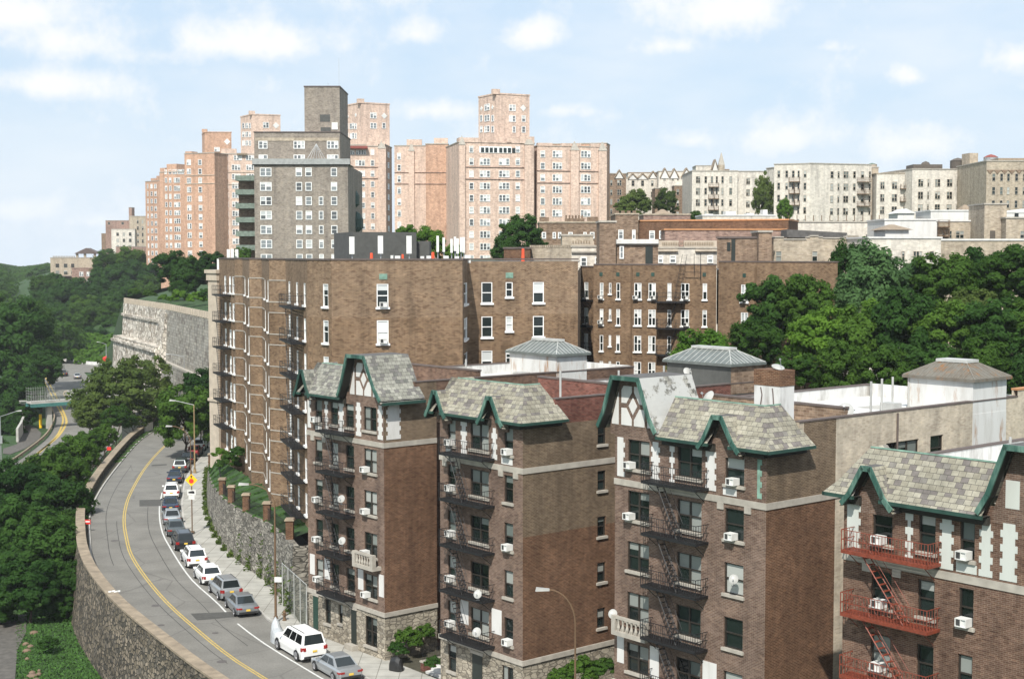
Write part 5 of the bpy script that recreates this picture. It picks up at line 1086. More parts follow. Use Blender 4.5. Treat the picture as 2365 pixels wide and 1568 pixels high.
# grey brick block
f = Far('tall grey-brown brick block with a windowless roof tower and glass terrace', loc=(700, 276))
W = f.block(589, 805, 276, cy2(720), 'greyb', 26, 10, lip=False); U = f.block(590, 787, 280, cy2(484), 'greyb', 18, 10, lip='coping'); T = f.block(706, 787, 284, cy2(152), 'greyb', 14, 20, lip='coping')
g9 = [(cx2(930), cx2(1014), 2), (cx2(1190), cx2(1236), 1), (cx2(1260), cx2(1306), 1), (cx2(1356), cx2(1389), 1, 2), (cx2(1445), cx2(1490), 1)]
f.wins(W, g9, cy2(740), 33.2, 7, 20); f.wins(U, [(cx2(922), cx2(987), 2), (cx2(1176), cx2(1258), 3), (cx2(1418), cx2(1501), 3)], cy2(545), 31.8, 2, 18)
b = MB(); W.box(b, -.3, W.L + .4, W.zt, W.zt + 1.2, -.1, .35); W.box(b, -.3, W.L + .4, W.zt, W.zt + .12, -6, .35); f.part('terrace_parapet', b, 'ledge'); b = MB(); U.box(b, .2, U.L - .2, zat(cy2(545), 280), zat(cy2(522), 280), -.1, .1); f.part('pale_band', b, 'beigeb')
b = MB(); s_ = W.px(cx2(1330), 370)[0]
for q in (-2.4, -1.6, -.8, 0, .8, 1.6, 2.4): b.bar(W.to(s_ + q, W.zt + .1, -1.5 + abs(q) * .2), W.to(s_, W.zt + 4.2, -1.5), .07)
f.part('lattice_mast', b, 'galv')
for x, yy in ((cx2(1400), 375), (cx2(1405), 468)): s_, z = T.px(x, cy2(yy)); b = MB(); T.box(b, s_ - 1, s_ + 1, z - .8, z + .6, -.1, .05); f.part('vent', b, 'dark')
b = MB(); T.box(b, T.L - 1.6, T.L - .4, zat(cy2(462), 284), zat(cy2(410), 284), -.1, .1); f.part('vent', b, 'white')
b = MB()
for k in range(9): z = zat(cy2(830 + k * 103 * .98), 277); W.box(b, -3.8, -.05, z - .1, z + .9, -5, -.6)
f.part('balcony', b, 'balc'); b = MB(); W.box(b, -3.6, -.05, 12, W.zt - 2, -8, -3); f.part('wall', b, 'brownb')
b = MB(); q = T.to(T.L * .62, T.zt, -3)
for x, h in ((0, 1.2), (2.2, 6)): b.bar(q + Vector((x, 0, 0)), q + Vector((x, 0, h)), .05)
f.part('aerial', b, 'galv')
for xx, yy in ((813, 458), (822, 512)): b = MB(); p = at(xx, yy, 290); b.lathe(p - Vector((0, 0, 2.5)), [(.2, 0), (1.5, 1.2), (1.5, 3), (.8, 4.2), (.1, 4.6)], 10); f.part('hanging_pod', b, 'copper_d')
# far left buildings
f = Far('old brown apartment house with a white front and stepped roof, far left', loc=(290, 680))
d = 690; W = f.block(245, 338, d, 510, 'purpleb', 22, 5); W2_ = f.block(258, 312, 684, 530, 'creamb', 8, 5); W3_ = f.block(300, 338, 686, 500, 'beigeb', 12, 5); b = MB(); f.block(299, 306, 688, 480, 'purpleb', 5, 20); f.block(235, 247, 692, 540, 'brownb', 15, 5)
f.wins(W2_, [(268, 274, 1), (283, 288, 1), (297, 303, 1)], 537, 14.5, 4, 8, 'fard'); f.wins(W3_, [(316, 320, 1), (327, 331, 1)], 508, 15, 6, 8, 'fard'); f.wins(W, [(249, 254, 1), (280, 286, 1)], 513, 11, 1, 6, 'fard')
f.block(268, 345, 660, 570, 'purpleb', 10, 0)
f = Far('pale stone villa with a roof pavilion and brick lower storeys, on the wooded ridge', cat='villa', name='villa', loc=(180, 560))
d = 560; W = f.block(116, 245, d, 596, 'beigeb', 16, 5, lip='lime'); W2_ = f.block(165, 230, 552, 620, 'purpleb', 6, 5, lip='purpleb'); f.block(215, 246, 555, 628, 'purpleb', 6, 5)
f.wins(W, [(126, 135, 1), (145, 154, 1), (162, 170, 1), (222, 233, 1)], 609, 16, 2, 9, 'fard'); f.wins(W2_, [(181, 190, 2), (198, 206, 2)], 628, 17, 2, 10)
b = MB(); sub(W, b, 122, 168, zat(639, d), zat(637, d), 0, 2.5); f.part('balcony', b, 'coping'); b = MB(); sub(W, b, 172, 224, zat(586.5, d), zat(585, d), -6, .6)
a, c = W.px(170, 500)[0], W.px(226, 500)[0]; mid = (a + c) / 2; zz = zat(586, d); W.slab(b, [(a, zz), (c, zz), (mid, zz + 2.2)], -6, .5); f.part('pavilion_roof', b, 'coping')
b = MB()
for x in (176, 194, 217): s_ = W.px(x, 500)[0]; W.box(b, s_ - .4, s_ + .4, W.zt, zz, -.8, 0)
f.part('pavilion_post', b, 'beigeb'); b = MB(); sub(W, b, 240, 245, W.zt, zat(584, d), -1, .1); f.part('chimney', b, 'beigeb'); b = MB(); cren(b, W, W.zt + .2, 14, .6, .5, -.4, .05, 1, W.L * .45); f.part('parapet', b, 'lime')

# ---- the hill at right: pale apartment houses
HG = 'pale apartment houses on the right-hand ridge'
f = Far('pale house left of the tall ivy, rust-coloured fire escape', loc=(1690, 350), group=HG)
W = f.block(1597, 1702, 350, 396, 'creamb', 20, 25); W2_ = f.block(1702, 1790, 352, 397, 'creamb', 18, 25)
f.wins(W, [(cx4(935), cx4(975), 2), (cx4(1015), cx4(1040), 1), (cx4(1075), cx4(1098), 1), (cx4(1122), cx4(1142), 1), (cx4(1175), cx4(1198), 1), (cx4(1250), cx4(1278), 1)], 407.5, 26.5, 4, 15.5, 'fard'); f.wins(W2_, [(cx4(1410), cx4(1446), 2), (cx4(1492), cx4(1512), 1), (cx4(1550), cx4(1600), 2, 0, 1)], 411, 26.5, 4, 15, 'fard')
s0, s1 = W.px(cx4(1055), 450)[0], W.px(cx4(1150), 450)[0]; feA = fire_escape(W, s0, s1, [W.px(1650, y)[1] for y in (432, 459, 485)], (s0 + 1, s1 - 1), 'small rust-brown fire escape on the pale house left of the tall ivy', 'rustpole', .9)
f = Far('broad pale corner house between the ivy and the chimney', loc=(1900, 322), group=HG)
W = f.block(1786, 1868, 322, 381, 'creamb', 20, 25, 319); W2_ = f.block(1868, 2010, 319, 378.5, 'creamb', 20, 25, 324); W3_ = f.block(2010, 2026, 326, 388, 'beigeb', 14, 25)
f.wins(W, [(cx4(1705), cx4(1732), 1), (cx4(1780), cx4(1806), 1), (cx4(1842), cx4(1868), 1), (cx4(1895), cx4(1916), 1), (cx4(1953), cx4(1980), 1), (cx4(2035), cx4(2062), 1)], 394.5, 27.9, 5, 15.5, 'fard')
f.wins(W2_, [(cx5(322), cx5(352), 1), (cx5(390), cx5(409), 1), (cx5(445), cx5(493), 2), (cx5(537), cx5(562), 1), (cx5(610), cx5(640), 1), (cx5(685), cx5(704), 1)], 396, 28.2, 5, 15.5, 'fard')
s0, s1 = W2_.px(cx5(578), 450)[0], W2_.px(cx5(690), 450)[0]; fire_escape(W2_, s0, s1, [W2_.px(1970, y)[1] for y in (420, 448, 476)], (s0 + 1, s1 - 1), 'brown fire escape near the right edge of the broad pale corner house', 'rustpole', 1.0)
s0, s1 = W.px(cx4(1822), 450)[0], W.px(cx4(1922), 450)[0]; fire_escape(W, s0, s1, [W.px(1830, y)[1] for y in (420, 447, 474)], (s0 + 1, s1 - 1), 'brown fire escape near the left edge of the broad pale corner house', 'rustpole', 1.0)
f = Far('pale house with paired windows left of the tall chimney', loc=(2130, 318), group=HG)
W = f.block(2022, 2104, 322, 402, 'creamb', 20, 25, lip='beigeb'); W2_ = f.block(2104, 2234, 318, 391.5, 'creamb', 20, 25, 320)
f.wins(W, [(cx5(795), cx5(836), 2), (cx5(905), cx5(955), 2), (cx5(1015), cx5(1042), 1), (cx5(1076), cx5(1100), 1)], 420, 28.5, 4, 17, 'fard'); f.wins(W2_, [(cx5(1152), cx5(1200), 2), (cx5(1240), cx5(1256), 1), (cx5(1312), cx5(1361), 2), (cx5(1424), cx5(1475), 2), (cx5(1515), cx5(1532), 1), (cx5(1583), cx5(1612), 1)], 414, 29, 4, 17, 'fard')
s0, s1 = W.px(cx5(985), 450)[0], W.px(cx5(1102), 450)[0]; fire_escape(W, s0, s1, [W.px(2070, y)[1] for y in (436, 465)], (s0 + 1, s1 - 1), 'dark fire escape between paired windows, left of the tall chimney', 'rustpole', 1.0)
b = MB(); sub(W2_, b, 2233, 2252, 30, zat(353, 318), -3, .9); f.part('chimney', b, 'beigeb'); W3_ = f.block(2250, 2276, 324, 386, 'creamb', 14, 25)
f = Far('beige house with a scalloped brick frieze at the right edge', loc=(2320, 300), group=HG)
W = f.block(2274.6, 2640, 300, 373, 'beigeb', 20, 25, lip='lime'); f.wins(W, [(cx5(a), cx5(c), 1) for a, c in ((1850, 1882), (1925, 1954), (1990, 2018), (2066, 2096), (2140, 2168))], 401, 31, 3, 17.5, 'fard')
b = MB(); n = 22
for k in range(n): a = k * W.L / n; z = zat(393, 300); W.slab(b, [(a, z), (a + W.L / n, z), (a + W.L / n / 2, z - .9)], 0, .12)
f.part('frieze', b, 'brownb'); b = MB(); sub(W, b, cx5(1920), 2639, W.zt, zat(cy5(240), 300), -6, -1); f.part('roof_bulkhead', b, 'tanroof')
def tank(x0, x1, y0, y1, d, label, mat, roofm):
    p = at((x0 + x1) / 2, 590, d); r_ = (x1 - x0) / 2 * d / F; zb, zt = zat(y1, d), zat(y0, d); t = thing('water_tank', label, 'water tank', (p.x, p.y, zb - 4))
    b = MB(); b.lathe((p.x, p.y, zb), [(r_, 0), (r_, (zt - zb) * .75)], 16); 
    for k in range(4): b.lathe((p.x, p.y, zb + .3 + k * (zt - zb) * .18), [(r_ + .04, 0), (r_ + .04, .12)], 16)
    b.build('barrel', M[mat], t); b = MB(); b.lathe((p.x, p.y, zb + (zt - zb) * .75), [(r_ * 1.06, 0), (r_ * .55, (zt - zb) * .17), (.1, (zt - zb) * .25)], 16); b.build('roof', M[roofm], t)
    b = MB()
    for e, g_ in ((-1, -1), (1, -1), (1, 1), (-1, 1)): b.tube((p.x + e * r_ * .6, p.y + g_ * r_ * .6, zb - 4.5), (p.x + e * r_ * .6, p.y + g_ * r_ * .6, zb), .15)
    b.build('stand', M['rustpole'], t)
tank(2191, 2225, 365, 394, 326, 'dark wooden water tank with a domed roof, left of the tall chimney', 'tank', 'tank'); tank(2268, 2300, 357, 386, 318, 'grey water tank with a brown conical roof, right of the tall chimney', 'galv', 'awn'); tank(2000, 2022, 377, 392, 345, 'small pale water tank with a green cone roof, behind the broad corner house', 'creamst', 'copper')
b = MB(); W = blockpx(b, 2106, 2173, 326, 380, 6, 40); p = W.to(0, 40, 0); 
for k in range(9): W.box(b, k * W.L / 9, k * W.L / 9 + .12, W.zt - 3.3, W.zt - .3, 0, .1)
b.lathe(W.to(W.L * .55, W.zt, -3), [(1.2, 0), (.8, .6), (.1, .9)], 10); single('roof_enclosure', b, M['tank'], 'dark louvred enclosure on the roof left of the wooden water tank', 'roof enclosure', tuple(p))
# Tudor houses and the church spire behind
f = Far('far row of half-timbered Tudor flats, white gables over brown brick', loc=(1500, 380))
W = f.block(1406, 1445, 372, 402, 'brownb', 14, 25); W2_ = f.block(1445, 1530, 385, 412, 'creamb', 12, 25); W3_ = f.block(1520, 1600, 380, 397, 'creamb', 12, 25); W4_ = f.block(1556, 1600, 375, 430, 'brownb', 8, 25); W5_ = f.block(1512, 1532, 374, 436, 'brownb', 8, 25)
f.block(1450, 1530, 392, 400, 'creamb', 12, 25, lip='tanroof')
def gab(W, x0, x1, yb, yt, d, mat='stucco'):
    a, c = W.px(x0, 480)[0], W.px(x1, 480)[0]; b = MB(); zb, zt = zat(yb, d), zat(yt, d); W.slab(b, [(a, zb), (c, zb), ((a + c) / 2, zt)], -4, .2); f.part('gable', b, mat)
    b = MB(); m_ = (a + c) / 2; b.hexa([W.to(a - .3, zb, .4), W.to(m_, zt + .2, .4), W.to(m_, zt + .2, -4), W.to(a - .3, zb, -4)], [W.to(a - .3, zb + .4, .4), W.to(m_, zt + .6, .4), W.to(m_, zt + .6, -4), W.to(a - .3, zb + .4, -4)]); b.hexa([W.to(c + .3, zb, .4), W.to(m_, zt + .2, .4), W.to(m_, zt + .2, -4), W.to(c + .3, zb, -4)], [W.to(c + .3, zb + .4, .4), W.to(m_, zt + .6, .4), W.to(m_, zt + .6, -4), W.to(c + .3, zb + .4, -4)]); f.part('gable_roof', b, 'tanroof')
for W_i, x0, x1, yb, yt, d in ((W, 1421, 1439, 412, 396, 371), (W2_, 1452, 1470, 414, 404, 384), (W2_, 1474, 1494, 414, 404, 384), (W2_, 1500, 1516, 412, 399, 384), (W3_, 1526, 1544, 412, 392, 379), (W3_, 1548, 1566, 412, 393, 379), (W3_, 1574, 1596, 412, 392, 379)): gab(W_i, x0, x1, yb, yt, d)
f.wins(W, [(1409, 1414, 1), (1425, 1435, 2)], 416, 22, 4, 13, 'fard'); f.wins(W2_, [(1458, 1465, 1), (1480, 1487, 1), (1503, 1509, 1)], 417, 26, 2, 13, 'fard'); f.wins(W3_, [(1531, 1537, 1), (1551, 1556, 1), (1563, 1567, 1), (1580, 1586, 1)], 404, 26, 1, 13, 'fard'); f.wins(W4_, [(1562, 1568, 1), (1583, 1592, 2)], 437, 26, 3, 13, 'fard')
f = Far('little church with a slim stone spire over the pale houses', cat='church', name='church', loc=(1660, 410))
W = f.block(1643, 1683, 410, 391, 'brownb', 8, 30, lip=False); b = MB(); p = at(1664, 590, 409); r_ = 7 * 410 / F; q = [(p.x + e * r_, p.y + g_ * r_, zat(382, 410)) for e, g_ in ((-1, -1), (1, -1), (1, 1), (-1, 1))]; b.hexa([(x, y, 30) for x, y, z in q], q); f.part('tower', b, 'beigeb'); b = MB(); b.hexa(q, [(p.x + e * .1, p.y + g_ * .1, zat(354, 410)) for e, g_ in ((-1, -1), (1, -1), (1, 1), (-1, 1))]); f.part('spire', b, 'lime'); gab(W, 1645, 1657, 394, 372, 409, 'stucco'); f.block(1606, 1643, 412, 384, 'creamb', 8, 30)

# ---- roofs in the middle distance
def px42(x): return (1450 + x / 4.3) * .7657
def py42(y): return (600 + y / 4.3) * .7657
f = Far('grey castellated brick house in front of the orange wing', loc=(1310, 215))
W = f.block(1245.6, 1390, 215, 515, 'brownb', 12, 10, lip='beigeb'); f.wins(W, [(px42(a), px42(c), 1) for a, c in ((792, 848), (932, 976), (1002, 1046), (1136, 1194), (1330, 1376), (1416, 1476))], py42(432), 30, 2, 15)
b = MB(); sub(W, b, 1246, 1268, W.zt, zat(502, 215), -1, .1); sub(W, b, 1305, 1350, W.zt, zat(505, 215), -1, .1); sub(W, b, 1357, 1382, W.zt, zat(501, 215), -1, .1); f.part('parapet', b, 'brownb'); b = MB(); cren(b, W, zat(505, 215), 6, .5, .55, -.5, .1, W.px(1306, 500)[0], W.px(1350, 500)[0]); f.part('merlon', b, 'brownb')
f = Far('small cream castle-like roof house with an ornate lattice parapet', loc=(1300, 178))
f.block(1163.7, 1225, 176, 575, 'brick_o', 8, 20, lip='coping'); W = f.block(1224, 1322, 178, 573, 'beigeb', 10, 20, 174, lip=False); W2_ = f.block(1320, 1386, 174, 571, 'creamb', 10, 20); W3_ = f.block(1298, 1370, 186, 545, 'beigeb', 5, 20)
b = MB(); cren(b, W, W.zt, 22, .35, .6, -.4, .05); f.part('merlon', b, 'beigeb'); b = MB(); sub(W2_, b, 1321, 1372, W2_.zt, zat(557, 174), -.5, .1); f.part('parapet', b, 'creamst'); b = MB(); cren(b, W2_, zat(562, 174), 7, .3, .5, .05, .18, .1, 2.4); f.part('lattice', b, 'tanroof')
b = MB(); W2_.box(b, 0, W2_.L, zat(584, 174), zat(580, 174), 0, .3); f.part('cornice', b, 'lime'); f.wins(W2_, [(1341, 1356, 1), (1374, 1385, 1)], 594, 30, 1, 22)
f = Far('brown brick rooftop house with a square tower and black door', loc=(1450, 168))
W = f.block(1384.5, 1422, 168, 514, 'brownb', 6, 20, lip='lime'); W2_ = f.block(1422, 1520, 169, 566, 'brownb', 8, 20, lip='lime'); f.wins(W2_, [(1431, 1441, 1)], 568, 30, 1, 30)
b = MB(); sub(W2_, b, 1491, 1508, zat(609, 168), zat(568, 168), -.1, .08); f.part('door', b, 'door'); b = MB(); W2_.box(b, 0, W2_.L, zat(563, 169), zat(553, 169), -5, .4); f.part('roof_slab', b, 'stucco')
f = Far('long reddish-brown house with a plain high parapet, behind the cream roofs', loc=(1600, 205))
W = f.block(1421, 1474, 206, 496, 'brownb', 10, 15, lip='beigeb'); W2_ = f.block(1474, 1820, 207, 512, 'brick_o', 10, 15, 200, lip='copo'); W3_ = f.block(1535, 1815, 198, 532, 'purpleb', 5, 15, lip='copo'); f.wins(W, [(1428, 1440, 1), (1460, 1468, 1)], 531, 30, 1, 22); f.wins(W2_, [(1500, 1513, 1), (1523, 1533, 1)], 533, 30, 1, 20)
b = MB(); cren(b, W, W.zt + .2, 4, .35, .6, -.5, .1); f.part('merlon', b, 'brownb')
f = Far('cream roof house with lattice balustrades and a deep cornice', loc=(1590, 185))
W = f.block(1512, 1658, 184, 574, 'creamb', 8, 15, lip='lime'); b = MB(); sub(W, b, 1522, 1568, W.zt, zat(556, 184), -.5, 0); sub(W, b, 1580, 1656, W.zt, zat(556, 184), -.5, 0); f.part('balustrade', b, 'creamst')
b = MB(); cren(b, W, zat(566, 184), 30, .35, .45, 0, .12, 1, W.L - .5); f.part('lattice', b, 'tanroof'); b = MB(); sub(W, b, 1516, 1566, zat(581, 184), zat(577, 184), 0, .4); sub(W, b, 1606, 1656, zat(581, 184), zat(577, 184), 0, .4); f.part('cornice', b, 'creamst'); f.wins(W, [(1520, 1532, 1), (1547, 1562, 1), (1634, 1648, 1)], 590, 30, 1, 18)
f = Far('plain umber brick rooftop block with one tall black door', loc=(1700, 165))
W = f.block(1656, 1754, 166, 551, 'brownb', 7, 20, 164, lip='coping'); f.block(1752, 1782, 163, 537, 'brownb', 5, 20, lip='lime'); b = MB(); sub(W, b, 1690, 1699, zat(606, 166), zat(553, 166), -.1, .08); sub(W, b, 1680, 1688, zat(580, 166), zat(560, 166), -.1, .06); f.part('door', b, 'door')
f = Far('beige house with a shaped white-edged parapet behind the trees', loc=(1880, 172))
W = f.block(1783, 2006, 172, 553, 'beigeb', 8, 15, lip=False); b = MB(); ss = lambda x: W.px(x, 540)[0]
for a, c, y in ((1783, 1810, 549), (1810, 1862, 554), (1862, 1870, 549), (1870, 1890, 546), (1890, 1900, 549), (1900, 1950, 551), (1950, 1957, 548), (1957, 1983, 545), (1983, 1990, 548), (1990, 2006, 551)): W.box(b, ss(a), ss(c), W.zt - .2, zat(y, 172), -.5, .02)
f.part('parapet', b, 'beigeb'); b = MB()
for a, c, y in ((1783, 1810, 549), (1810, 1862, 554), (1862, 1870, 549), (1870, 1890, 546), (1890, 1900, 549), (1900, 1950, 551), (1950, 1957, 548), (1957, 1983, 545), (1983, 1990, 548), (1990, 2006, 551)): W.box(b, ss(a), ss(c), zat(y, 172), zat(y, 172) + .14, -.6, .12)
f.part('coping', b, 'lime'); f.wins(W, [(1876, 1889, 1), (1920, 1928, 1), (1935, 1944, 1), (1963, 1977, 1), (1792, 1806, 1)], 580, 30, 1, 24, 'fard')
f = Far('whitewashed flat-roofed house directly behind the tree tops', loc=(2090, 165))
W = f.block(2004, 2173, 165, 551, 'creamb', 9, 12, 166, lip='stucco'); f.wins(W, [(cx5(870), cx5(915), 1), (cx5(1006), cx5(1036), 1), (cx5(1115), cx5(1201), 3), (cx5(1270), cx5(1311), 1)], 580, 30, 1, 24, 'fard')
f = Far('beige flat-roofed house at the right edge behind the tree tops', loc=(2260, 172)); W = f.block(2173, 2640, 172, 556, 'beigeb', 9, 12, lip='stucco')
f = Far('white rendered block with pitched brown roof house in front of it', loc=(2100, 202))
W = f.block(2042, 2164, 206, 509, 'stucco', 10, 12, lip='stucco'); W2_ = f.block(2044, 2098, 190, 531, 'stucco', 6, 12, lip=False); b = MB(); p = [W2_.to(-.5, W2_.zt, .5), W2_.to(W2_.L + .5, W2_.zt, .5), W2_.to(W2_.L + .5, W2_.zt, -6.5), W2_.to(-.5, W2_.zt, -6.5)]; m_ = W2_.to(W2_.L / 2, zat(518.7, 192), -3); b.hexa(p, [m_ + Vector((e * .3, g_ * .3, 0)) for e, g_ in ((-1, -1), (1, -1), (1, 1), (-1, 1))]); f.part('roof', b, 'tanroof')
f = Far('beige rear house with a wide white window and small stair', loc=(2215, 205)); W = f.block(2163, 2275, 206, 512, 'beigeb', 9, 12, lip='stucco'); f.wins(W, [(cx5(1515), cx5(1594), 2), (cx5(1650), cx5(1690), 1), (cx5(1385), cx5(1418), 1), (cx5(1455), cx5(1480), 1)], 533, 30, 1, 18, 'fard')
s0, s1 = W.px(cx5(1340), 540)[0], W.px(cx5(1440), 540)[0]; fire_escape(W, s0, s1, [W.px(2190, y)[1] for y in (524, 545)], (s0 + .5, s1 - .5), 'tiny dark stair on the beige rear house at right', 'rustpole', .9)
f = Far('taller beige block with a chimney-like end at the right edge', loc=(2320, 200)); W = f.block(2272, 2323, 200, 473, 'beigeb', 7, 12); W2_ = f.block(2322, 2640, 198, 505, 'beigeb', 9, 12); f.wins(W2_, [(cx5(2125), cx5(2165), 1)], 533, 30, 1, 18, 'fard'); b = MB(); sub(W, b, 2287, 2299, zat(570, 200), zat(533, 200), 0, .1); f.part('door', b, 'tank')
f = Far('white roof house with a low gable at the right edge', cat='house', name='house', loc=(2330, 235)); W = f.block(2296, 2640, 235, 492, 'stucco', 9, 15, lip=False); b = MB(); W.slab(b, [(0, W.zt), (W.L * .6, W.zt), (W.L * .3, zat(479, 235))], -9, .1); f.part('gable', b, 'roofw'); b = MB(); sub(W, b, 2343, 2352, zat(506, 235), zat(493, 235), 0, .1); f.part('window', b, 'glass')
f = Far('white flat roof house with a small brown hip roof beyond', cat='house', name='house', loc=(2200, 240)); W = f.block(2148, 2272, 240, 488, 'stucco', 9, 15, lip='roofw')
b = MB(); a, c = W.px(2225, 480)[0], W.px(2262, 480)[0]; b.hexa([W.to(a, W.zt, -1), W.to(c, W.zt, -1), W.to(c, W.zt, -6), W.to(a, W.zt, -6)], [W.to((a + c) / 2 + e, W.zt + 1.2, -3.5) for e in (-.2, .2, .2, -.2)]); f.part('hip_roof', b, 'tanroof')
f = Far('small white gabled bulkhead on the far roofs', cat='house', name='house', loc=(2090, 245)); W = f.block(2072, 2110, 245, 493, 'stucco', 6, 15, lip=False); b = MB(); W.slab(b, [(-.3, W.zt), (W.L + .3, W.zt), (W.L / 2, zat(482, 245))], -6, .3); f.part('gable', b, 'roofw')
f = Far('low pinkish roof terrace with posts, above a dark shed roof', cat='house', name='house', loc=(1930, 205)); W = f.block(1818, 2046, 218, 514, 'creamb', 9, 15); W2_ = f.block(1816, 1955, 192, 548, 'tanroof', 3, 15, lip=False); b = MB(); W2_.slab(b, [(0, W2_.zt), (W2_.L, W2_.zt - .2), (W2_.L, zat(538, 192)), (0, zat(530, 192))], -4, .2); f.part('shed_roof', b, 'tar'); b = MB()
for k in range(12): W.box(b, k * W.L / 12 + .2, k * W.L / 12 + .3, W.zt + .2, W.zt + 1.1, -.4, -.3)
f.part('fence_post', b, 'rustpole')
f = Far('pink bulkhead house with a hipped roof, under the far trees', cat='house', name='house', loc=(1540, 225)); W = f.block(1486, 1594, 225, 497, 'purpleb', 8, 15, lip='beigeb'); b = MB(); a, c = W.px(1510, 480)[0], W.px(1560, 480)[0]; z = W.zt; b.hexa([W.to(a, z, -1), W.to(c, z, -1), W.to(c, z, -6), W.to(a, z, -6)], [W.to((a + c) / 2 + e, zat(482, 225), -3.5) for e in (-.2, .2, .2, -.2)]); f.part('hip_roof', b, 'tanroof')
f = Far('white cluttered low roofs before the pale houses', cat='house', name='house', loc=(1700, 238)); W = f.block(1622, 1790, 240, 499, 'creamb', 9, 15, lip='roofw'); b = MB()
for x, w, y in ((1640, 18, 494), (1690, 24, 488), (1735, 16, 492), (1770, 10, 484)): sub(W, b, x - w / 2, x + w / 2, W.zt, zat(y, 240), -4, -1)
f.part('roof_bulkhead', b, 'stucco')
# ------------------------------------------------------------------ trees: many small leaf faces in clumps over a limbed trunk
CROWN = {}
def leaf_arrays(seed, rx, rz, clumps, per, leaf, cr=.3, shell=(.45, 1.0), low=-.75):
    g_ = np.random.default_rng(seed); V = []; n = 0; tries = 0
    while n < clumps:
        d = g_.normal(size=3); d /= np.linalg.norm(d)
        if d[2] < low: continue
        q = shell[0] + (shell[1] - shell[0]) * g_.random() ** .45
        c = d * q * (1 + .18 * np.sin(d[0] * 5 + seed) * np.cos(d[1] * 4 + seed * 2)); r = cr * g_.uniform(.65, 1.25)
        k = int(per * g_.uniform(.7, 1.3)); e = g_.normal(size=(k, 3)); e /= np.linalg.norm(e, axis=1)[:, None]
        p = c + e * (r * g_.random((k, 1)) ** .4) * np.array([1, 1, .75]); nrm = e * 1.0 + d * .45 + g_.normal(size=(k, 3)) * .42 + np.array([0, 0, .25]); nrm /= np.linalg.norm(nrm, axis=1)[:, None]
        t = np.cross(nrm, g_.normal(size=(k, 3))); t /= np.linalg.norm(t, axis=1)[:, None]; b = np.cross(nrm, t)
        P = p * np.array([rx, rx, rz]); s = leaf * g_.uniform(.6, 1.35, (k, 1))
        V.append(np.stack([P - t * s, P - b * s * .55, P + t * s, P + b * s * .55], 1).reshape(-1, 3)); n += 1
    return np.concatenate(V)
def quads_mesh(name, V, m):
    me = bpy.data.meshes.new(name); n = len(V) // 4; me.vertices.add(len(V)); me.vertices.foreach_set('co', V.astype(np.float32).ravel()); me.loops.add(len(V)); me.polygons.add(n)
    me.loops.foreach_set('vertex_index', np.arange(len(V), dtype=np.int32)); me.polygons.foreach_set('loop_start', np.arange(0, len(V), 4, dtype=np.int32)); me.polygons.foreach_set('loop_total', np.full(n, 4, np.int32)); me.update(calc_edges=True)
    me.materials.append(m); return me
PROTO = {'round': [(1, 5, 4.6, 110, 130, .30), (2, 5, 4.2, 100, 140, .30), (3, 5, 5.2, 115, 125, .30)], 'tall': [(4, 4.0, 6.5, 110, 130, .30), (5, 4.2, 6.0, 105, 130, .30)], 'airy': [(6, 5, 3.6, 95, 110, .22)], 'bush': [(7, 5, 4.0, 60, 90, .42), (8, 5, 3.6, 60, 90, .42)]}
ARR = {}
def crown_mesh(kind, i, lm):
    key = (kind, i, lm)
    if key not in CROWN:
        if (kind, i) not in ARR:
            sd_, rx, rz, cl, per, lf = PROTO[kind][i]; ARR[(kind, i)] = leaf_arrays(sd_, rx, rz, cl, per, lf, .24 if kind != 'airy' else .2, (.4, 1.0), -.8 if kind != 'bush' else -.3)
        CROWN[key] = quads_mesh('crown', ARR[(kind, i)], M[lm])
    return CROWN[key]
TRUNK = {}
def trunk_mesh(v):
    if v not in TRUNK:
        r_ = random.Random(v); b = MB(); p = Vector((0, 0, -1)); rad = .30
        top = []
        for k in range(4):
            q = Vector((r_.uniform(-.25, .25), r_.uniform(-.25, .25), [.8, 2.4, 4.2, 6.0][k])); b.tube(p, q, rad, 8, rad * .8, cap=False); rad *= .8; p = q; top.append(q)
        for k in range(9):
            a = k * 2.4 + r_.random(); st = top[1 + k % 3]; m_ = st + Vector((math.cos(a), math.sin(a), r_.uniform(.7, 1.4))) * 1.5; e = m_ + Vector((math.cos(a), math.sin(a), r_.uniform(.5, 1.5))) * 1.5
            b.tube(st, m_, .12, 6, .08, cap=False); b.tube(m_, e, .08, 5, .03, cap=False)
        TRUNK[v] = b.mesh('trunk', [M['bark']], smooth=True)
    return TRUNK[v]
def tree(px, py, d, rp, kind, lm, label, group, zb, rzp=None, name='tree', cat='tree'):
    c = at(px, py, d); r_ = rp * d / F; i = rnd.randrange(len(PROTO[kind])); rx = PROTO[kind][i][1]; s = r_ / rx; sz = s * (rnd.uniform(.9, 1.1) if rzp is None else 1)
    if rzp: sz = rzp * d / F / PROTO[kind][i][2]
    zb = min(zb, c.z - 1.0)
    t = thing(name, label, cat, (c.x, c.y, zb), group)
    q = put('crown', crown_mesh(kind, i, lm), t, c, rnd.uniform(0, 6.28), (s, s, sz))
    if kind != 'bush':
        q = put('trunk', trunk_mesh(rnd.randrange(3)), t, (c.x, c.y, zb), rnd.uniform(0, 6.28), (max(.5, s), max(.5, s), max(.15, (c.z - zb + .35 * sz * PROTO[kind][i][2]) / 10.0)))
    return t
GR = 'broadleaf trees massed behind the Tudor roofs'
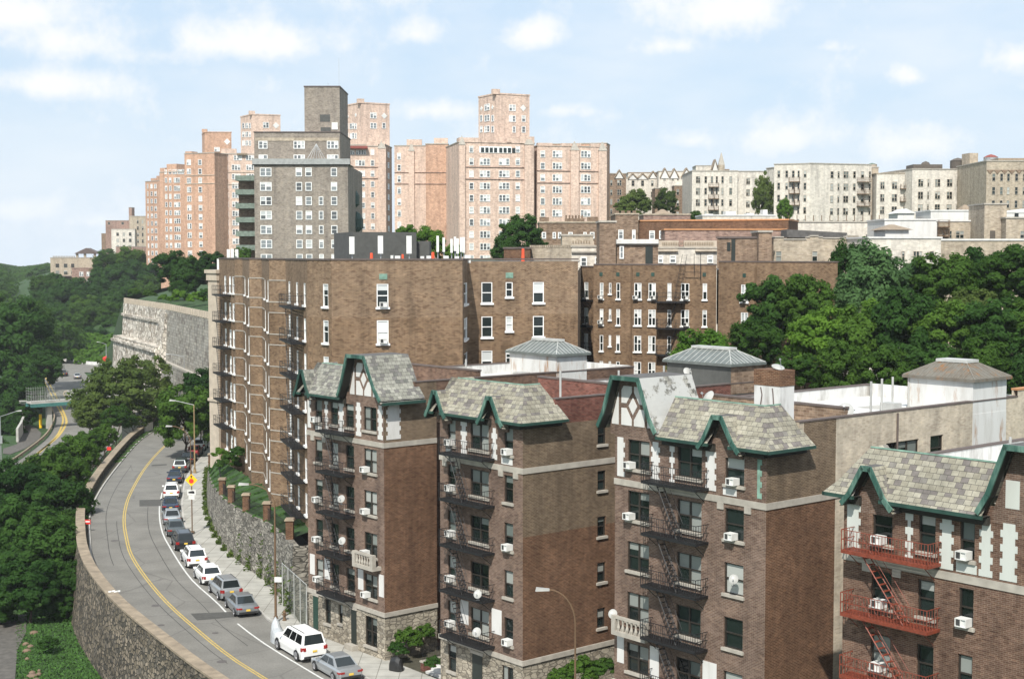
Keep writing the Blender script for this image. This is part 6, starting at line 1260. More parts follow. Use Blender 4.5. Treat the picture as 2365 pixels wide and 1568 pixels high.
for px, py, d, r_, k, lm, l in [
    (1800, 715, 136, 88, 'round', 'leaf2', 'broad dark green tree at the left end of the massed trees'), (1742, 790, 128, 58, 'round', 'leaf1', None), (1860, 700, 132, 62, 'round', 'leaf1', None),
    (1625, 815, 124, 62, 'round', 'leaf3', 'bright yellow-green low tree below the set-back brown wing'), (1580, 842, 120, 38, 'round', 'leaf3', 'small bright green tree touching the dark-walled bulkhead'),
    (1957, 640, 142, 44, 'tall', 'leaf2', 'dark pointed tree top rising above the massed trees'), (2005, 690, 136, 72, 'tall', 'leaf5', 'pale bluish-green tree left of the middle of the massed trees'), (2095, 655, 138, 66, 'round', 'leaf5', 'pale green rounded tree under the whitewashed flat-roofed house'),
    (2185, 650, 134, 74, 'round', 'leaf1', None), (2265, 640, 138, 70, 'round', 'leaf2', None), (2345, 635, 132, 78, 'round', 'leaf1', None), (2420, 650, 132, 70, 'round', 'leaf2', None),
    (1895, 795, 124, 72, 'round', 'leaf3', 'lighter green tree with yellowish clumps behind the brick chimney'), (1985, 785, 124, 78, 'round', 'leaf1', None), (2085, 775, 122, 84, 'round', 'leaf2', None), (2185, 765, 122, 82, 'round', 'leaf1', None), (2290, 760, 120, 86, 'round', 'leaf2', None), (2385, 770, 120, 76, 'round', 'leaf1', None),
    (1840, 860, 118, 52, 'round', 'leaf1', None), (1940, 865, 118, 60, 'round', 'leaf1', None), (2050, 860, 116, 64, 'round', 'leaf1', None), (2160, 850, 116, 62, 'round', 'leaf2', None), (2270, 850, 116, 64, 'round', 'leaf1', None), (2370, 855, 116, 62, 'round', 'leaf2', None), (1700, 850, 122, 45, 'round', 'leaf1', None), (2240, 720, 128, 60, 'round', 'leaf4', None), (2040, 740, 130, 55, 'round', 'leaf3', None), (2500, 650, 134, 76, 'round', 'leaf1', None), (2470, 780, 120, 80, 'round', 'leaf2', None), (2590, 700, 130, 84, 'round', 'leaf2', None), (2570, 830, 118, 74, 'round', 'leaf1', None)]:
    tree(px, py, d, r_, k, lm, l or 'dense green broadleaf tree, one of many massed behind the Tudor roofs', GR if l is None else GR + ', distinct ones', 8)
tree(428, 962, 196, 66, 'round', 'leaf1', 'street tree arching over the parked cars at the bend of the street', None, 0, 66); tree(462, 900, 203, 44, 'round', 'leaf2', 'dark tree behind the street tree, against the pale corner pier', None, 0)
tree(395, 935, 212, 34, 'airy', 'leaf1', 'thin leafy tree overhanging the bend left of the street tree', None, 0)
tree(285, 915, 226, 104, 'airy', 'leaf4', 'wide feathery olive-green tree beside the highway below the stone cliff wall', None, -4, 80); tree(340, 880, 236, 66, 'airy', 'leaf4', 'feathery olive tree standing against the pale stone cliff wall', None, -3, 55); tree(225, 950, 221, 52, 'airy', 'leaf4', 'low feathery tree overhanging the highway lanes', None, -5)
tree(215, 965, 222, 42, 'airy', 'leaf4', 'feathery tree edge low over the highway, right of the footbridge', None, -5); tree(310, 950, 224, 50, 'airy', 'leaf4', 'feathery olive tree behind the white stair head', None, -3); tree(268, 965, 216, 40, 'airy', 'leaf1', 'low dark tree beside the white concrete stair head', None, -5)
GS = 'trees on the park slope below the curved street wall'
for px, py, d, r_, lm in [(40, 1140, 155, 72, 'leaf2'), (120, 1095, 168, 66, 'leaf1'), (172, 1062, 182, 50, 'leaf1'), (208, 1026, 198, 36, 'leaf1'), (240, 1005, 208, 26, 'leaf1'), (-10, 1170, 158, 70, 'leaf2'), (50, 1225, 146, 88, 'leaf2'), (140, 1180, 152, 72, 'leaf2'), (146, 1125, 168, 30, 'leaf6'), (20, 1320, 134, 88, 'leaf2'), (115, 1285, 136, 84, 'leaf2'), (150, 1350, 130, 56, 'leaf2'), (70, 1360, 127, 70, 'leaf2'), (-20, 1400, 126, 60, 'leaf2'), (164, 1240, 147, 48, 'leaf1'), (168, 1092, 178, 26, 'leaf1'), (150, 1405, 128, 34, 'leaf2')]:
    tree(px, py, d, r_, 'round', lm, {'leaf6': 'rusty brown-tinged tree on the park slope', 'leaf5': 'pale-leaved tree at the top of the park slope by the street wall'}.get(lm, 'dark green tree on the park slope below the curved street wall'), GS if lm not in ('leaf6', 'leaf5') else None, -5.2)
GD = 'dark trees left of the highway'
for px, py, d, r_, lm in [(40, 790, 310, 78, 'leaf2'), (92, 850, 300, 46, 'leaf2'), (10, 880, 292, 72, 'leaf2'), (20, 960, 282, 56, 'leaf2'), (-20, 760, 330, 66, 'leaf1'), (60, 910, 288, 44, 'leaf2'), (-30, 1000, 270, 50, 'leaf2'), (25, 1000, 264, 34, 'leaf2'), (-10, 1045, 250, 34, 'leaf2'), (58, 955, 272, 26, 'leaf2'), (70, 880, 305, 30, 'leaf2'), (75, 740, 350, 52, 'leaf1'), (100, 800, 345, 42, 'leaf1')]:
    tree(px, py, d, r_, 'round', lm, 'dark tree standing close left of the highway and footbridge', GD, -5.2)
GH = 'trees on the steep wooded bank under the villa'
for px, py, d, r_ in [(318, 650, 372, 52), (262, 655, 392, 46), (345, 690, 335, 40), (285, 700, 362, 48), (215, 690, 402, 50), (160, 705, 412, 46), (120, 690, 425, 40), (240, 735, 382, 46), (185, 745, 392, 46), (135, 745, 402, 42), (268, 760, 352, 36), (215, 785, 368, 38), (165, 790, 382, 38), (125, 790, 385, 32), (245, 620, 410, 34), (300, 615, 392, 40), (90, 720, 430, 36), (250, 800, 350, 26), (340, 640, 352, 36), (262, 708, 378, 34), (195, 715, 405, 34), (100, 660, 440, 30)]:
    lm = rnd.choice(['leaf1', 'leaf2', 'leaf1', 'leaf5']); d = 445 + (835 - py) * .5; tree(px, py, d, r_, 'round', 'leaf2' if lm == 'leaf5' else lm, 'green tree on the steep wooded bank under the villa', GH, -2)
for px, py, d, r_, l in [(398, 618, 292, 44, 'large dark round tree on the cliff wall terrace, left of the pair'), (452, 628, 286, 42, 'large dark round tree on the cliff wall terrace, right of the pair'), (425, 650, 284, 34, 'dark tree between two larger ones on the cliff wall terrace'), (487, 612, 280, 34, 'dark tree rising beside the corner antennas')]: tree(px, py, d, r_, 'round', 'leaf2', l, None, 19)
for px, py, d, r_, l in [(560, 592, 262, 22, 'small green tree at the foot of the green balconies'), (250, 588, 590, 16, 'small dark tree behind the villa roof')]: tree(px, py, d, r_, 'round', 'leaf1', l, None, 18)
tree(1205, 538, 205, 44, 'round', 'leaf2', 'dark round tree rising in front of the tall orange tower', None, 16); tree(1165, 580, 198, 32, 'round', 'leaf2', 'dark low tree left of the one before the tall orange tower', None, 16); tree(1236, 572, 208, 26, 'round', 'leaf2', 'small dark tree by the grey castellated house', None, 16)
tree(990, 566, 190, 38, 'round', 'leaf3', 'light green tree behind the dark roof bulkhead', None, 16); tree(942, 545, 205, 26, 'round', 'leaf3', 'light green tree top peeping over the dark roof bulkhead', None, 16); tree(1045, 586, 188, 26, 'round', 'leaf3', 'light green low tree behind the antenna cluster', None, 16)
tree(1470, 470, 302, 34, 'round', 'leaf4', 'round olive tree below the far Tudor flats', None, 26); tree(1440, 484, 300, 22, 'round', 'leaf4', 'small olive tree left of the round one below the far Tudor flats', None, 26); tree(1538, 468, 305, 26, 'round', 'leaf4', 'olive tree right of the round one below the far Tudor flats', None, 26); tree(1606, 500, 290, 13, 'round', 'leaf1', 'tiny dark tree among the cluttered far roofs', None, 28)
tree(1765, 452, 330, 24, 'tall', 'leaf4', 'tall ivy-covered tree squeezed between two pale houses', None, 30, 48); tree(1812, 486, 306, 18, 'tall', 'leaf3', 'bright green young tree before the broad pale corner house', None, 30, 26)
GB = 'shrubs in the gardens'
for px, py, d, r_, lm, l, z in [(532, 1068, 151, 30, 'leaf1', 'dense green shrub on the lawn at the far end of the brown block', 5), (508, 1048, 154, 17, 'leaf3', 'yellow-green shrub beside the pale corner pier', 5), (548, 1045, 149, 20, 'leaf2', 'dark shrub against the brown block beside the pale pier', 5), (640, 1225, 118.5, 14, 'leaf1', 'small shrub at the near end of the lawn', 5.3), (668, 1222, 116.5, 11, 'leaf1', 'low shrub near the end brick post', 5.2),
                                (940, 1478, 97.5, 36, 'leaf1', 'green garden shrub against the stone base of the farthest Tudor wing', .1), (975, 1462, 98.5, 28, 'leaf1', 'upper part of the garden shrubs beside the farthest Tudor wing', .1), (918, 1500, 96.0, 24, 'leaf2', 'dark shrub behind the iron garden fence', .1), (1000, 1530, 92.5, 20, 'leaf2', 'dark narrow shrub squeezed against the second Tudor wing', .1),
                                (1345, 1550, 83.5, 42, 'leaf1', 'leafy courtyard shrub at the bottom edge before the stone base', .1), (1398, 1545, 83.0, 34, 'leaf1', 'leafy courtyard shrub touching the chimneyed Tudor wing', .1), (1296, 1562, 82.5, 30, 'leaf1', 'low leafy shrub left of the curved lamp post', .1),
                                (415, 688, 268, 22, 'leaf3', 'bright clipped hedge on the cliff wall terrace, left part', 19), (455, 690, 262, 22, 'leaf3', 'bright clipped hedge on the cliff wall terrace, right part', 19), (378, 690, 275, 12, 'leaf3', 'small round shrub behind the crenellated railing', 18), (345, 680, 288, 16, 'leaf1', 'dark low shrub behind the left part of the crenellated railing', 18), (310, 676, 300, 14, 'leaf1', 'dark low shrub at the far end of the crenellated railing', 18), (478, 680, 252, 18, 'leaf2', 'dark shrub behind the railing next to the pale pier', 18)]:
    tree(px, py, d, r_, 'bush', lm, l, GB, z, name='shrub', cat='shrub')
# ivy bank by the highway, far woods
def stuff(name, pts, lm, leaf, label, cl=22, per=26):
    A = [leaf_arrays(30 + k, 1, .8, cl, per, leaf, .34, (.2, 1.0), -.3) for k in range(3)]; V = []
    for x, y, z, r_ in pts: V.append(A[rnd.randrange(3)] * np.array([r_, r_, r_ * .9]) + np.array([x, y, z]))
    o = bpy.data.objects.new(name, quads_mesh(name, np.concatenate(V), M[lm])); C.objects.link(o); tag(o, label, None, None, 'stuff')
pts = []
for k in range(130):
    x = rnd.uniform(140, 265); y = rnd.uniform(775, 838) + (x - 200) * .05; d = 432 + (838 - y) * .5; p = at(x, y, d); pts.append((p.x, p.y, p.z, rnd.uniform(1.2, 2.6)))
stuff('ivy', pts, 'leaf3', .22, 'bright ivy covering the bank between the highway and the wooded slope', 16, 22)
pts = []
for k in range(680):
    d = rnd.uniform(430, 1500); x = rnd.uniform(-330, 150); 
    yb = 607 + max(0, 14 - abs(x - 60) * .1) * 0
    z = -5 + 27 * min(1, max(0, (d - 420) / 800)) ** .8 + 5 * math.sin(x * .05 + d * .004) + (6 if x < 60 else 0) * (d / 1500); p = at(x, 600, d); r_ = rnd.uniform(6, 10); z = min(z, 28 - (17 + 6 * math.sin(x * .03)) * d / F - r_ * .85); pts.append((p.x, p.y, z, r_))
stuff('wood', pts, 'leaf1', .13, 'far rolling woodland filling the valley to the horizon at left', 20, 22)
pts = []
for k in range(170):
    x = rnd.uniform(80, 350); y = rnd.uniform(640, 822); d = 452 + (835 - y) * .5; p = at(x, y, d + 4)
    if y > 780 and x > 240: continue
    pts.append((p.x, p.y, p.z - 1.5, rnd.uniform(3, 5)))
stuff('undergrowth', pts, 'leaf2', .17, 'dark undergrowth between the trees of the wooded bank', 18, 24)
b = MB(); b.strip([(-1100, 1500, -6), (-500, 1350, -6), (-250, 1000, -6), (-100, 1500, -6)], [(-1100, 1800, 2), (-560, 1700, 3), (-250, 1600, 3), (-100, 1700, 3)]); struct('hills', b, M['grass'])
# ------------------------------------------------------------------ cars
def paint(name, col, metal=.3, rough=.32):
    def fn(t): setb(t, col=col, metal=metal, rough=rough, coat=.5)
    return mat('paint_' + name, fn)
PAINT = dict(white=paint('white', (.80, .80, .78), 0), silver=paint('silver', (.40, .42, .43), .55, .35), grey=paint('grey', (.26, .28, .29), .55, .35), dark=paint('dark', (.02, .022, .025), .2), navy=paint('navy', (.015, .03, .06), .3), dgrey=paint('dark_grey', (.10, .115, .115), .5), red=paint('red', (.30, .02, .02), .2))
M.update(carglass=glass('car_glass', (.012, .016, .017), .6, .05), tail=plain('tail_light', (.30, .015, .012), .3, var=.05), head=plain('head_light', (.7, .7, .68), .2, var=.05), tyre=plain('tyre', (.016, .016, .016), .8), rim=plain('rim', (.42, .42, .43), .35, .7), plate=plain('plate_yellow', (.75, .50, .08), .5, var=.05), platew=plain('plate_white', (.7, .7, .68), .5, var=.05), trim=plain('black_trim', (.025, .025, .025), .6))
KIND = {  # length, half width, belt, roof height, stations of the glasshouse (rear base, rear roof, front roof, front base), hood end z, tail z, wheel r
 'sedan': (4.75, .90, .95, 1.46, (-1.72, -.98, .30, 1.12), .68, .93, .33), 'hatch': (4.35, .89, .98, 1.5, (-2.02, -1.5, .30, 1.15), .70, .98, .33),
 'suv': (4.65, .93, 1.05, 1.69, (-2.2, -1.85, .35, 1.18), .84, 1.05, .36), 'big': (5.25, 1.0, 1.18, 1.95, (-2.52, -2.3, .55, 1.32), 1.0, 1.18, .41)}
CM = {}
def car_meshes(kind):
    if kind in CM: return CM[kind]
    L, w, zb, zr, (rb, rr, fr, fb), hz, tz, wr = KIND[kind]; h = L / 2; out = {}
    st = [(-h, .84, tz - .22, .40), (-h + .06, .92, tz - .06, .30), (-h + .28, .98, tz, .26), (rb + .1, 1, zb, .24), (0, 1, zb - .02, .24), (fb, 1, zb - .03, .24), (h - .55, .97, hz + .12, .25), (h - .15, .9, hz, .28), (h, .76, hz - .16, .36)]
    b = MB(); rings = []
    for y, k, zt, z0 in st:
        W = w * k; m_ = z0 + (zt - z0) * .55; rings.append([(-W * .93, y, z0), (-W, y, m_ - .06), (-W * .985, y, zt - .14), (-W * .90, y, zt - .02), (-W * .5, y, zt + .025), (W * .5, y, zt + .025), (W * .90, y, zt - .02), (W * .985, y, zt - .14), (W, y, m_ - .06), (W * .93, y, z0)])
    for A, B in zip(rings, rings[1:]):
        for i in range(9): b.poly([A[i], B[i], B[i + 1], A[i + 1]])
        b.poly([A[9], B[9], B[0], A[0]])
    b.poly(rings[0]); b.poly(list(reversed(rings[-1])))
    rw, bw2 = w * .70, w * .88; G = [[(-bw2, rb, zb - .04), (-bw2, fb, zb - .05), (bw2, fb, zb - .05), (bw2, rb, zb - .04)], [(-rw, rr, zr - .05), (-rw, fr, zr - .04), (rw, fr, zr - .04), (rw, rr, zr - .05)]]
    b.hexa(G[0], G[1], 0, False); c = [(-rw * .86, rr + .12, zr), (-rw * .86, fr - .15, zr), (rw * .86, fr - .15, zr), (rw * .86, rr + .12, zr)]; b.hexa(G[1], c, 0, False); b.poly([c[0], c[3], c[2], c[1]][::-1])
    out['body'] = (b.mesh('body', [M['trim']]), None)
    lerp = lambda p, q, t: tuple(p[i] + (q[i] - p[i]) * t for i in range(3))
    def pane(p, q, r_, s_, u0, u1, v0, v1, off):
        f = lambda u, v: lerp(lerp(p, q, u), lerp(s_, r_, u), v); pts = [f(u0, v0), f(u1, v0), f(u1, v1), f(u0, v1)]; return [tuple(a[i] + off[i] for i in range(3)) for a in pts]
    B0, B1, B2, B3 = G[0]; T0, T1, T2, T3 = G[1]
    b = MB(); b.poly(pane(B3, B0, T0, T3, .07, .93, .12, .94, (0, -.015, .012))[::-1]); out['rear_window'] = (b.mesh('rear_window', [M['carglass']]), None)
    b = MB(); b.poly(pane(B1, B2, T2, T1, .05, .95, .08, .95, (0, .015, .012))[::-1]); out['windshield'] = (b.mesh('windshield', [M['carglass']]), None)
    cuts = [(.06, .34), (.37, .62), (.65, .93)] if kind in ('suv', 'big') else [(.10, .46), (.50, .90)]
    for sg, (p, q, r_, s_) in ((-1, (B0, B1, T1, T0)), (1, (B3, B2, T2, T3))):
        b = MB()
        for u0, u1 in cuts: b.poly(pane(p, q, r_, s_, u0, u1, .14, .9, (sg * .014, 0, .006)))
        out['side_window%d' % sg] = (b.mesh('side_window', [M['carglass']]), None)
    wy = (-h + .92, h - .92)
    b = MB(); n = 18
    b.lathe((0, 0, 0), [(.06, -.11), (wr * .62, -.11), (wr * .96, -.10), (wr, -.06), (wr, .06), (wr * .96, .10), (wr * .64, .11), (.06, .11)], n); tm = b.mesh('tyre', [M['tyre']], smooth=False)
    b = MB(); b.lathe((0, 0, .112), [(wr * .64, 0), (wr * .6, .012), (wr * .2, .03)], n)
    for k in range(5): a = k * 1.2566; b.fbox((math.cos(a) * wr * .2 - math.sin(a) * .03, math.sin(a) * wr * .2 + math.cos(a) * .03, .115), (math.cos(a) * wr * .38, math.sin(a) * wr * .38, 0), (math.sin(a) * .06, -math.cos(a) * .06, 0), (0, 0, .03))
    rm = b.mesh('rim', [M['rim']]); out['_wheel'] = (tm, rm, w, wy, wr)
    b = MB()
    for sg in (-1, 1):
        for y in wy:
            R2 = wr * 1.16; pts = [(sg * (w * .985 + .008), y + R2 * math.cos(a), wr + R2 * math.sin(a)) for a in [math.pi * k / 10 for k in range(11)]]; b.poly(pts + [(sg * (w * .985 + .008), y - R2, .24), (sg * (w * .985 + .008), y + R2, .24)])
    b.box(-w * .8, w * .8, -h - .03, -h + .05, .32, .48); b.box(-w * .75, w * .75, h - .06, h + .02, .32, .45); out['lower_trim'] = (b.mesh('lower_trim', [M['trim']]), None)
    for sg in (-1, 1):
        b = MB(); zt = tz - (.10 if kind in ('sedan', 'hatch') else .05); z0 = zt - (.16 if kind == 'sedan' else .28)
        x0, x1 = w * (.52 if kind == 'sedan' else .66), w * .86
        b.box(min(sg * x0, sg * x1), max(sg * x0, sg * x1), -h - .02, -h + .12, z0, zt - .04); b.box(min(sg * w * .8, sg * w * .975), max(sg * w * .8, sg * w * .975), -h + .04, -h + .34, z0, zt - .05)
        out['tail_light%d' % sg] = (b.mesh('tail_light', [M['tail']]), None)
        b = MB(); b.box(min(sg * w * .5, sg * w * .8), max(sg * w * .5, sg * w * .8), h - .2, h - .03, hz - .16, hz - .03); out['head_light%d' % sg] = (b.mesh('head_light', [M['head']]), None)
        b = MB(); b.box(min(sg * w * .92, sg * (w + .18)), max(sg * w * .92, sg * (w + .18)), fb - .45, fb - .3, zb, zb + .14); out['mirror%d' % sg] = (b.mesh('mirror', [M['trim']]), None)
    b = MB(); b.box(-.16, .16, -h - .035, -h, .52 if kind in ('sedan', 'hatch') else .72, .66 if kind in ('sedan', 'hatch') else .86); out['licence_plate'] = (b.mesh('licence_plate', [M['plate']]), None)
    if kind in ('suv', 'big'):
        for sg in (-1, 1):
            b = MB(); b.bar((sg * rw * .8, rr + .2, zr + .05), (sg * rw * .8, fr - .25, zr + .05), .022)
            for y in (rr + .25, (rr + fr) / 2, fr - .3): b.bar((sg * rw * .8, y, zr - .02), (sg * rw * .8, y, zr + .05), .02)
            out['roof_rail%d' % sg] = (b.mesh('roof_rail', [M['trim']]), None)
    CM[kind] = out; return out
def car(p, rz, kind, col, label, group='cars parked along the kerb'):
    t = thing('parked_car' if 'parked' in group else 'moving_car', label, 'car', p, group, rz)
    for k, v in car_meshes(kind).items():
        if k == '_wheel':
            tm, rm, w, wy, wr = v
            for sg in (-1, 1):
                for y in wy:
                    q = bpy.data.objects.new('wheel', tm); C.objects.link(q); q.parent = t; q.location = (sg * (w - .07), y, wr); q.rotation_euler = (0, R(90) * sg, 0)
                    r2 = bpy.data.objects.new('rim', rm); C.objects.link(r2); r2.parent = q
            continue
        q = bpy.data.objects.new(v[0].name.split('.')[0], v[0]); C.objects.link(q); q.parent = t
        if k == 'body' or 'mirror' in k: q.material_slots[0].link = 'OBJECT'; q.material_slots[0].material = PAINT[col]
    return t
PKL = offs(WL, 1.2)
def on_line(cv, py, z=0.0):
    best = min(range(1, len(cv) - 1), key=lambda i: abs(onz(1182, py, z).y - cv[i].y)); Y = onz(1182, py, z).y
    a, c = (cv[best], cv[best + 1]) if cv[best].y > Y else (cv[best - 1], cv[best]); f_ = (a.y - Y) / (a.y - c.y); p = a.lerp(c, f_); d = (cv[best - 1] - cv[best + 1]).normalized()
    return (p.x, p.y, z + .005), math.atan2(-d.x, d.y)
for py, k, col, l in [(1556, 'sedan', 'silver', 'pale silver sedan nearest the camera, cut by the bottom edge'), (1508, 'big', 'white', 'large white SUV with dark rear window, parked before the farthest Tudor wing'), (1410, 'sedan', 'grey', 'grey sedan parked beside the brown lamp pole, near the dark asphalt patch'), (1374, 'suv', 'silver', 'silver SUV with roof rails parked just ahead of the grey sedan'), (1340, 'hatch', 'white', 'white hatchback parked between the silver SUV and a white crossover'), (1301, 'suv', 'white', 'white crossover parked just behind the black SUV'),
                       (1263, 'suv', 'dark', 'black SUV parked ahead of the white crossover'), (1231, 'sedan', 'dgrey', 'dark grey sedan parked beside the foot of the yellow sign'), (1205, 'sedan', 'silver', 'silver sedan parked beyond the dark grey sedan'), (1176, 'sedan', 'navy', 'dark navy sedan parked just behind the upper white SUV'), (1146, 'suv', 'white', 'white SUV parked beside the yellow diamond sign, upper part of the row'), (1111, 'sedan', 'navy', 'dark blue sedan parked just beyond the upper white SUV'), (1087, 'suv', 'dgrey', 'dark SUV parked near the shade of the street tree'), (1067, 'sedan', 'dark', 'black sedan under the edge of the street tree'), (1051, 'sedan', 'red', 'dark red car half hidden beneath the street tree'), (1037, 'suv', 'white', 'pale car farthest up the row, beneath the street tree')]:
    p, rz = on_line(PKL, py); car(p, rz, k, col, l)
for x, y, k, col, l, rz in [(148, 868, 'suv', 'dark', 'black car driving away on the highway', R(14)), (179, 874, 'sedan', 'silver', 'silver car driving on the highway beside the feathery tree', R(16)), (96, 852, 'suv', 'white', 'white van-like car half hidden by the dark trees on the highway', R(60)), (116, 843, 'suv', 'dark', 'dark car at the left bend of the highway', R(50))]:
    p = onz(x, y, ZH); car((p.x, p.y, ZH + .01), rz, k, col, l, 'cars on the highway')
# ------------------------------------------------------------------ street furniture
def lamp(base, top, tip, label, m='galv_p', r_=.1, curve=True, extra=None):
    """pole from base to top, an arm out to the lamp at tip"""
    base, top, tip = map(Vector, (base, top, tip)); t = thing('street_lamp', label, 'street lamp', base, 'street lamps')
    b = MB(); b.tube(base, base + Vector((0, 0, .5)), r_ * 1.9, 10, r_ * 1.5); b.tube(base + Vector((0, 0, .5)), top, r_, 8, r_ * .6); b.build('pole', M[m], t)
    b = MB(); P = []
    for k in range(9):
        u = k / 8; q = top.lerp(tip, u)
        if curve: q = Vector((top.x + (tip.x - top.x) * (1 - math.cos(u * math.pi / 2)), top.y + (tip.y - top.y) * (1 - math.cos(u * math.pi / 2)), top.z + (tip.z - top.z) * math.sin(u * math.pi / 2)))
        P.append(q)
    b.path(P, .05, 6); b.build('arm', M[m if m != 'woodpole' else 'galv_p'], t)
    d = (P[-1] - P[-2]); d.z *= .3; d.normalize(); b = MB(); a = P[-1] - d * .1; s = Vector((-d.y, d.x, 0)) * .17
    b.hexa([a - s * .5 - Vector((0, 0, .06)), a + s * .5 - Vector((0, 0, .06)), a + d * .8 + s - Vector((0, 0, .1)), a + d * .8 - s - Vector((0, 0, .1))], [a - s * .5 + Vector((0, 0, .06)), a + s * .5 + Vector((0, 0, .06)), a + d * .75 + s * .7 + Vector((0, 0, .1)), a + d * .75 - s * .7 + Vector((0, 0, .1))]); b.build('lamp_head', M['greyplas'], t)
    return t
def pole_at(x, ybase, z=0.12): p = onz(x, ybase, z); return p
def lampx(x, yb, yt, xt, yt2, label, m='galv_p', r_=.1, z=.12, curve=True, d=None):
    p = onz(x, yb, z) if d is None else Vector((*at(x, 590, d).xy, z)); dd = p.y; return lamp(p, (p.x, p.y, zat(yt, dd)), at(xt, yt2, dd), label, m, r_, curve), p
t, p = lampx(450, 1092, 935, 404, 925, 'tall tan street lamp with an upper arm above the bend, beside the street tree', 'woodpole', .11, curve=False)
t, p = lampx(441, 1108, 1025, 396, 984, 'street lamp with a curved arm hanging below the street tree', 'rustpole', .09)
t, p = lampx(637, 1437, 1165, 572, 1118, 'tall brown street lamp by the rubble wall, small white sign on its pole', 'rustpole', .1)
b = MB(); z = zat(1337, p.y); b.box(p.x - .05, p.x + .5, p.y - .14, p.y - .11, z - .2, z + .2); b.build('sign', M['white'], t)
t, p = lampx(1331, 0, 1440, 1265, 1361, 'tall street lamp with a curved arm before the second Tudor wing', 'rustpole', .075, d=79.5)
t, p = lampx(3, 1080, 962, 40, 949, 'pale street lamp with a control box at the far left edge', 'galv', .1, ZH, False); b = MB(); z = zat(1015, p.y); b.box(p.x - .3, p.x + .35, p.y - .35, p.y - .1, z - .6, z + .6); b.build('control_box', M['galv'], t)
t, p = lampx(77, 0, 842, 104, 834, 'pale street lamp in front of the dark trees by the highway', 'galv', .14, ZH, False, 345)
t, p = lampx(246, 852, 795, 229, 790, 'pale street lamp against the bright ivy bank, red and white sign below', 'galv', .16, ZH, False); b = MB(); z = zat(827, p.y); b.lathe((p.x, p.y - .3, z - 1.2), [(.1, 0), (1.0, .4), (1.0, 1.4), (.1, 1.8)], 8); b.build('sign', M['rsign'], t)
t, p = lampx(422, 0, 823, 392, 818, 'thin pale street lamp before the grey block wall', 'galv', .1, .1, False, 240)
# yellow stop-ahead sign
p = onz(444, 1232, .12); t = thing('traffic_sign', 'yellow diamond stop-ahead sign over white plates on a brown sidewalk post', 'traffic sign', p); W = Wall((p.x, p.y - .08), (1, 0))
b = MB(); b.tube(p, p + Vector((0, 0, zat(1086, p.y) - .1)), .06, 8); b.box(p.x - .2, p.x + .2, p.y - .2, p.y + .2, p.z, p.z + .25); b.build('post', M['rustpole'], t)
zc = zat(1108, p.y); b = MB(); r_ = .62; W.slab(b, [(-r_, zc), (0, zc - r_), (r_, zc), (0, zc + r_)], 0, .02); dm = b.build('diamond_plate', M['ysign'], t)
b = MB(); W.slab(b, [(.25 * math.cos(a), zc - .1 + .25 * math.sin(a)) for a in [math.pi / 8 + k * math.pi / 4 for k in range(8)]], .02, .03); b.build('red_octagon', M['rsign'], dm)
b = MB(); W.slab(b, [(-.05, zc + .2), (.05, zc + .2), (.05, zc + .34), (.13, zc + .34), (0, zc + .5), (-.13, zc + .34), (-.05, zc + .34)], .02, .03); b.build('black_arrow', M['black'], dm)
for y, h, w in ((1137, .26, .42), (1148, .2, .3)):
    z = zat(y, p.y); b = MB(); W.box(b, -w, w, z - h, z + h, -.02, .02); pl_ = b.build('white_plate', M['white'], t)
    if y < 1140: b = MB(); W.slab(b, [(-.3, z - .05), (.3, z - .1), (.3, z + .14), (.1, z + .18), (-.3, z + .1)], .02, .03); b.build('black_mark', M['black'], pl_)
for x, y, d, l in ((203, 1205, 143.2, 'little red and white sign on a thin post inside the street wall'), (252, 1036, 193, 'little red sign on a thin post above the park slope'), (330, 990, 226, 'little white sign on a thin post beside the stair head')):
    p = at(x, y, d); z0 = .1; t = thing('street_sign', l, 'sign', (p.x, p.y, z0)); b = MB(); b.tube((p.x, p.y, z0), (p.x, p.y, p.z + .3), .03); b.build('post', M['rustpole'], t); b = MB(); b.box(p.x - .28, p.x + .28, p.y - .06, p.y - .03, p.z - .22, p.z + .25); q = b.build('plate', M['rsign'] if 'red' in l else M['white'], t)
    if 'red and' in l: b = MB(); b.box(p.x - .22, p.x + .22, p.y - .075, p.y - .061, p.z - .02, p.z + .12); b.build('white_band', M['white'], q)
p = at(377, 921, 236); t = thing('street_sign', 'round white traffic sign on a pole at the bend of the street', 'sign', (p.x, p.y, .1)); b = MB(); b.tube((p.x, p.y, .1), (p.x, p.y, p.z + .3), .05); b.build('post', M['galv'], t)
b = MB(); W = Wall((p.x, p.y - .1), (1, 0)); W.slab(b, [(.55 * math.cos(k * math.pi / 6), p.z + .55 * math.sin(k * math.pi / 6)) for k in range(12)], 0, .03); b.build('disc', M['white'], t)
# hydrant
p = onz(657, 1432, .125); t = thing('fire_hydrant', 'small rust-brown fire hydrant on the sidewalk near the brown lamp pole', 'hydrant', p)
b = MB(); b.lathe(p, [(.17, 0), (.17, .06), (.11, .08), (.11, .55), (.15, .57), (.15, .62), (.11, .66), (.06, .78), (.03, .8)], 12); b.build('barrel', M['rustpole'], t)
for v in ((1, 0, 0), (-1, 0, 0), (0, -1, 0)): b = MB(); b.tube(p + Vector((0, 0, .45)) + Vector(v) * .1, p + Vector((0, 0, .45)) + Vector(v) * .2, .06, 8); b.build('outlet', M['rustpole'], t)
